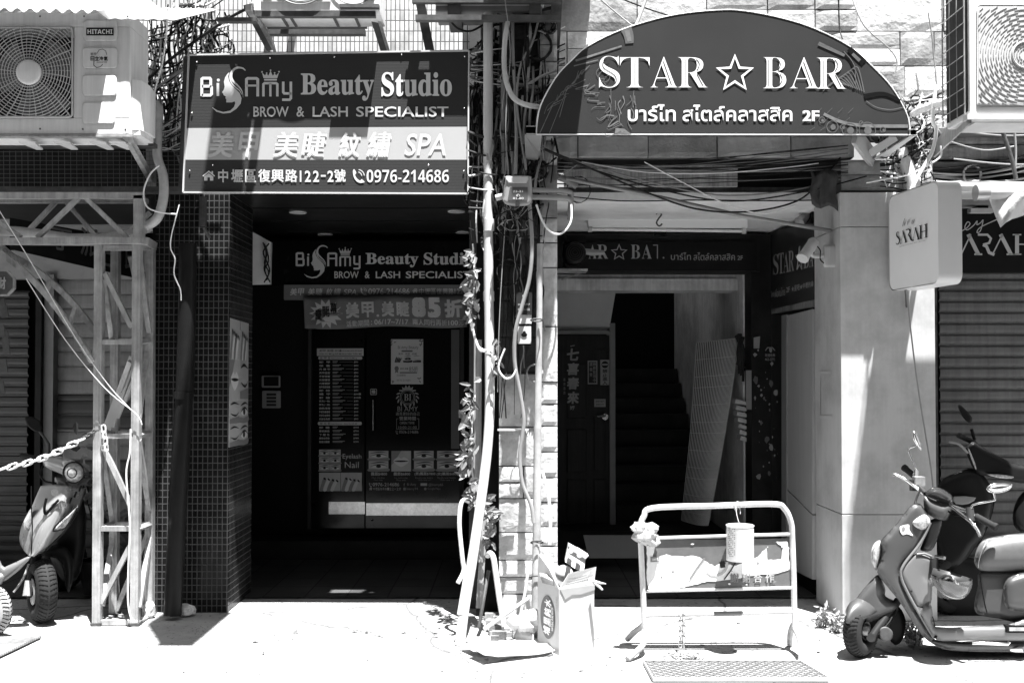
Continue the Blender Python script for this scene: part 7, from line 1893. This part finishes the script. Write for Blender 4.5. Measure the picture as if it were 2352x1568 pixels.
cable('straight thin wire along the top board of the passage', [(1336,372,6.6),(1480,395,6.7),(1640,398,6.75),(1800,385,6.8),(1880,375,6.82)], .004, 'w', group='cables sagging over the passage')
cable('dark middle cable of the bundle across the top of the passage', [(1252,345,6.5),(1345,384,6.6),(1520,436,6.7),(1680,462,6.75),(1850,440,6.8),(1990,405,6.85)], .005, 'k', group='cables sagging over the passage')
cable('thin pale wire crossing the cable bundle downward to the right', [(1480,372,6.62),(1570,420,6.66),(1660,465,6.7),(1750,490,6.75),(1830,470,6.8)], .0035, 'w', group='cables sagging over the passage')
cable('short stay wire from the cable bundle to the pillar head', [(1336,372,6.6),(1300,396,6.62),(1268,420,6.64)], .003, 'g')
cable('thick white cable falling from the right stone wall to the light box', [(2150,195,6.6),(2142,270,6.6),(2150,300,6.58),(2140,350,6.56),(2112,400,6.54),(2092,440,6.5),(2085,480,6.6)], .012, 'w')
cable('bright thick duct standing behind the light box sign', [(2068,345,6.8),(2085,385,6.78),(2096,420,6.76),(2098,470,6.76)], .045, PVC, 'insulated_duct')
cable('white cable bending left of the bright duct behind the light box', [(2160,335,6.6),(2160,360,6.6),(2130,380,6.6),(2090,400,6.6),(2040,410,6.62),(1990,420,6.7)], .006, 'w')
cable('pale duct entering the caged unit from the stone wall', [(2098,262,6.8),(2120,250,6.7),(2150,240,6.6),(2178,235,6.3)], .025, PVC, 'insulated_duct')
cable('black cable drooping below the slotted bracket', [(1032,46,6.6),(1052,66,6.65),(1080,72,6.7),(1110,58,6.7)], .007, 'k')
cable('black cable lying over the top edge of the big sign', [(920,110,6.7),(932,118,6.66),(960,138,6.62),(990,148,6.62),(1010,152,6.7)], .005, 'k') if False else None
cable('heavy black bundle running from the left wall tangle to the square tube', [(330,190,6.9),(400,130,6.8),(470,80,6.7),(530,40,6.6),(572,18,6.5)], .010, 'k')
cable('grey wire beside the heavy black bundle at the left', [(330,225,6.9),(390,180,6.85),(440,150,6.8),(480,142,6.75),(530,150,6.75)], .008, 'g')
cable('white wire falling from the awning corner to the left wall tangle', [(384,20,6.3),(382,80,6.35),(372,150,6.5),(358,200,6.7),(345,260,6.8)], .006, 'w')
cable('long vertical white wire in front of the left wall tiles', [(450,0,6.9),(446,60,6.9),(436,110,6.85),(420,170,6.85),(408,240,6.85),(404,330,6.8)], .004, 'w')
cable('thin dark wire in the recess beside the thick downpipe', [(1078,450,6.6),(1082,540,6.6),(1090,620,6.6),(1088,690,6.6)], .003, 'k')
for nm, pts in (('thin wire from the top of the stone wall across the arched sign edge', [(1380,0,6.6),(1440,50,6.6),(1500,90,6.5),(1530,60,6.7)]),('taut dark cable crossing the stone wall above the arched sign', [(1420,-5,6.7),(1500,25,6.75),(1590,52,6.8)]),('pale pole leaning on the stone wall left of the arched sign', [(1490,-20,6.7),(1460,60,6.62),(1425,120,6.55)]),('thin wire hanging on the stone wall right of the arched sign', [(2132,30,6.85),(2140,80,6.85),(2146,140,6.86),(2158,260,6.86)]),('dark wire down the stone wall above the right of the arched sign', [(1926,-10,6.85),(1928,60,6.85),(1935,90,6.8)]),('white wire looping off the right shoulder of the arched sign', [(1955,-10,6.8),(1985,60,6.75),(2040,110,6.8),(2060,140,6.8),(2055,170,6.8)])):
    cable(nm, pts, .005 if 'pole' not in nm else .012, 'g' if 'dark' not in nm else 'k', 'cable' if 'pole' not in nm else 'pole')
for k, pts in enumerate(([(2190,365,6.9),(2330,378,6.95),(2480,372,6.95)],[(2200,300,6.9),(2320,312,6.95),(2480,300,6.95)],[(2180,325,6.9),(2260,345,6.95),(2330,336,6.95)])):
    cable(('lowest','top','middle')[k]+' of three wires drooping before the concrete beam under the caged unit', pts, .005, 'g')
cable('rusty rod slanting down before the concrete beam', [(2300,295,6.85),(2322,360,6.85),(2334,412,6.85)], .014, RUSTY, 'rod')
cable('thin pale rod hanging before the concrete beam', [(2330,296,6.86),(2333,350,6.86),(2331,400,6.86)], .008, 'g', 'rod')
cable('steel wire rising from the grey scooter to the light box sign', [(2082,662,6.6),(2092,760,6.6),(2110,900,6.6),(2136,1060,6.6),(2143,1120,6.6)], .005, 'g')
cable('wire twist hung on the slab pillar under the light box', [(2072,720,6.8),(2060,735,6.8),(2080,760,6.78),(2110,735,6.78),(2085,700,6.78)], .003, 'g')

def tangle(label, boxes, n, seed, mats, rmin=.0025, rmax=.006, vert=.7):
    R = random.Random(seed); mb = MB()
    for k in range(n):
        x0, y0, x1, y1, D = R.choice(boxes); L_ = R.uniform(.3, 1.0)
        if R.random() < vert:
            x = R.uniform(x0, x1); ya = R.uniform(y0, y0+(y1-y0)*.5); yb = min(y1, ya+(y1-y0)*L_); pts = []
            m = 6
            for j in range(m): x += R.uniform(-9, 9); pts.append(P(x, ya+(yb-ya)*j/(m-1), D+R.uniform(-.05,.05)))
        else:
            y = R.uniform(y0, y1); sl = R.uniform(-60, 20); pts = []
            for j in range(5): pts.append(P(x0-8+(x1-x0+16)*j/4, y+sl*j/4+14*sin(j*.8)+R.uniform(-5,5), D+R.uniform(-.05,.05)))
        mb.tube(catmull(pts, 5), R.uniform(rmin, rmax), 5, R.randrange(len(mats)), caps=False)
    for k in range(n//9):
        x0, y0, x1, y1, D = R.choice(boxes); cx, cy, rr_ = R.uniform(x0,x1), R.uniform(y0,y1), R.uniform(14,32)
        for q in range(3): mb.tube([P(cx+rr_*cos(a)*R.uniform(.93,1.05), cy+rr_*1.1*sin(a)*R.uniform(.93,1.05), D+R.uniform(-.03,.03)) for a in [2*pi*i/18 for i in range(18)]], R.uniform(rmin, rmax), 5, R.randrange(len(mats)), closed=True)
    mb.build('cable_tangle', mats, None, label, 'cables', kind='stuff')
tangle('tangle of wires on the pale tiles left of the big sign', [(340,0,425,250,7.05),(335,180,428,440,7.0),(420,0,520,130,7.05)], 140, 3, [CABLEBLACK, CABLEGREY, CABLEWHITE, CABLEBLACK, CABLEBLACK], .003, .008)
tangle('tangle of dark cables in the gap between the two big signs', [(1084,80,1115,460,6.85),(1130,60,1165,460,6.8),(1165,150,1240,420,6.75),(1084,300,1240,560,6.6),(1150,20,1270,420,6.62)], 230, 5, [CABLEBLACK, CABLEBLACK, CABLEGREY, SOOT, CABLEGREY], .003, .011, .72)
tangle('tangle of white and black wires between the arched sign and the light box', [(2010,200,2160,330,6.85),(2030,320,2130,430,6.8)], 75, 8, [CABLEWHITE, CABLEBLACK, CABLEBLACK, CABLEGREY], .003, .007, .55)
tangle('thin wires coiled under the utility box on the stone pillar', [(1158,470,1215,530,6.45)], 16, 9, [CABLEBLACK, CABLEGREY], .0015, .003, .4)
tangle('thin wires strung between the slotted bracket and the arched sign', [(1090,120,1290,200,6.7)], 14, 10, [CABLEBLACK, CABLEGREY, CABLEWHITE], .003, .005, 0)
tangle('dark wires in the slot under the concrete beam of the right shop', [(2110,375,2400,415,7.05)], 14, 12, [CABLEBLACK, CABLEGREY], .003, .008, 0)
tangle('bundle of wires running behind the maker plate unit to the big sign', [(330,275,425,335,6.8)], 16, 13, [CABLEWHITE, CABLEGREY, CABLEBLACK], .003, .005, 0)
tangle('dark wires hanging on the sooty half of the stone pillar', [(1150,470,1235,760,6.62),(1150,560,1230,960,6.63)], 34, 21, [CABLEBLACK, CABLEBLACK, CABLEGREY], .002, .006, .9)
tangle('wires sagging across the board above the passage', [(1250,360,1940,450,6.85)], 16, 22, [CABLEBLACK, CABLEGREY, CABLEGREY], .002, .005, 0)
GROUPS = {'air conditioner': 'outdoor units on the house fronts', 'bracket': 'steel brackets under the outdoor units', 'scooter': 'scooters parked at the house fronts', 'pipe': 'pipes along the house fronts', 'cable': 'cables strung over the house fronts', 'sign': 'shop signs', 'rock': 'loose rocks at the column', 'cardboard': 'cardboard sheets on the pavement', 'lamp': 'lamps in the passage', 'rod': 'rods before the concrete beam', 'switch box': 'small boxes on the stone pillar'}
for o in COL.objects:
    if o.parent is None and 'group' not in o and o.get('category') in GROUPS: o['group'] = GROUPS[o['category']]
# dark recess behind the cables between the two buildings
mb = MB(); a, b = P(1078,0,7.1), P(1150,0,7.1); mb.box((a.x, 7.12, 0), (b.x+.25, 7.2, 9)); 
mb.build('gap_wall', mat('grimy_gap_wall', .05, .8, var=.5, dirt=.6), sb)
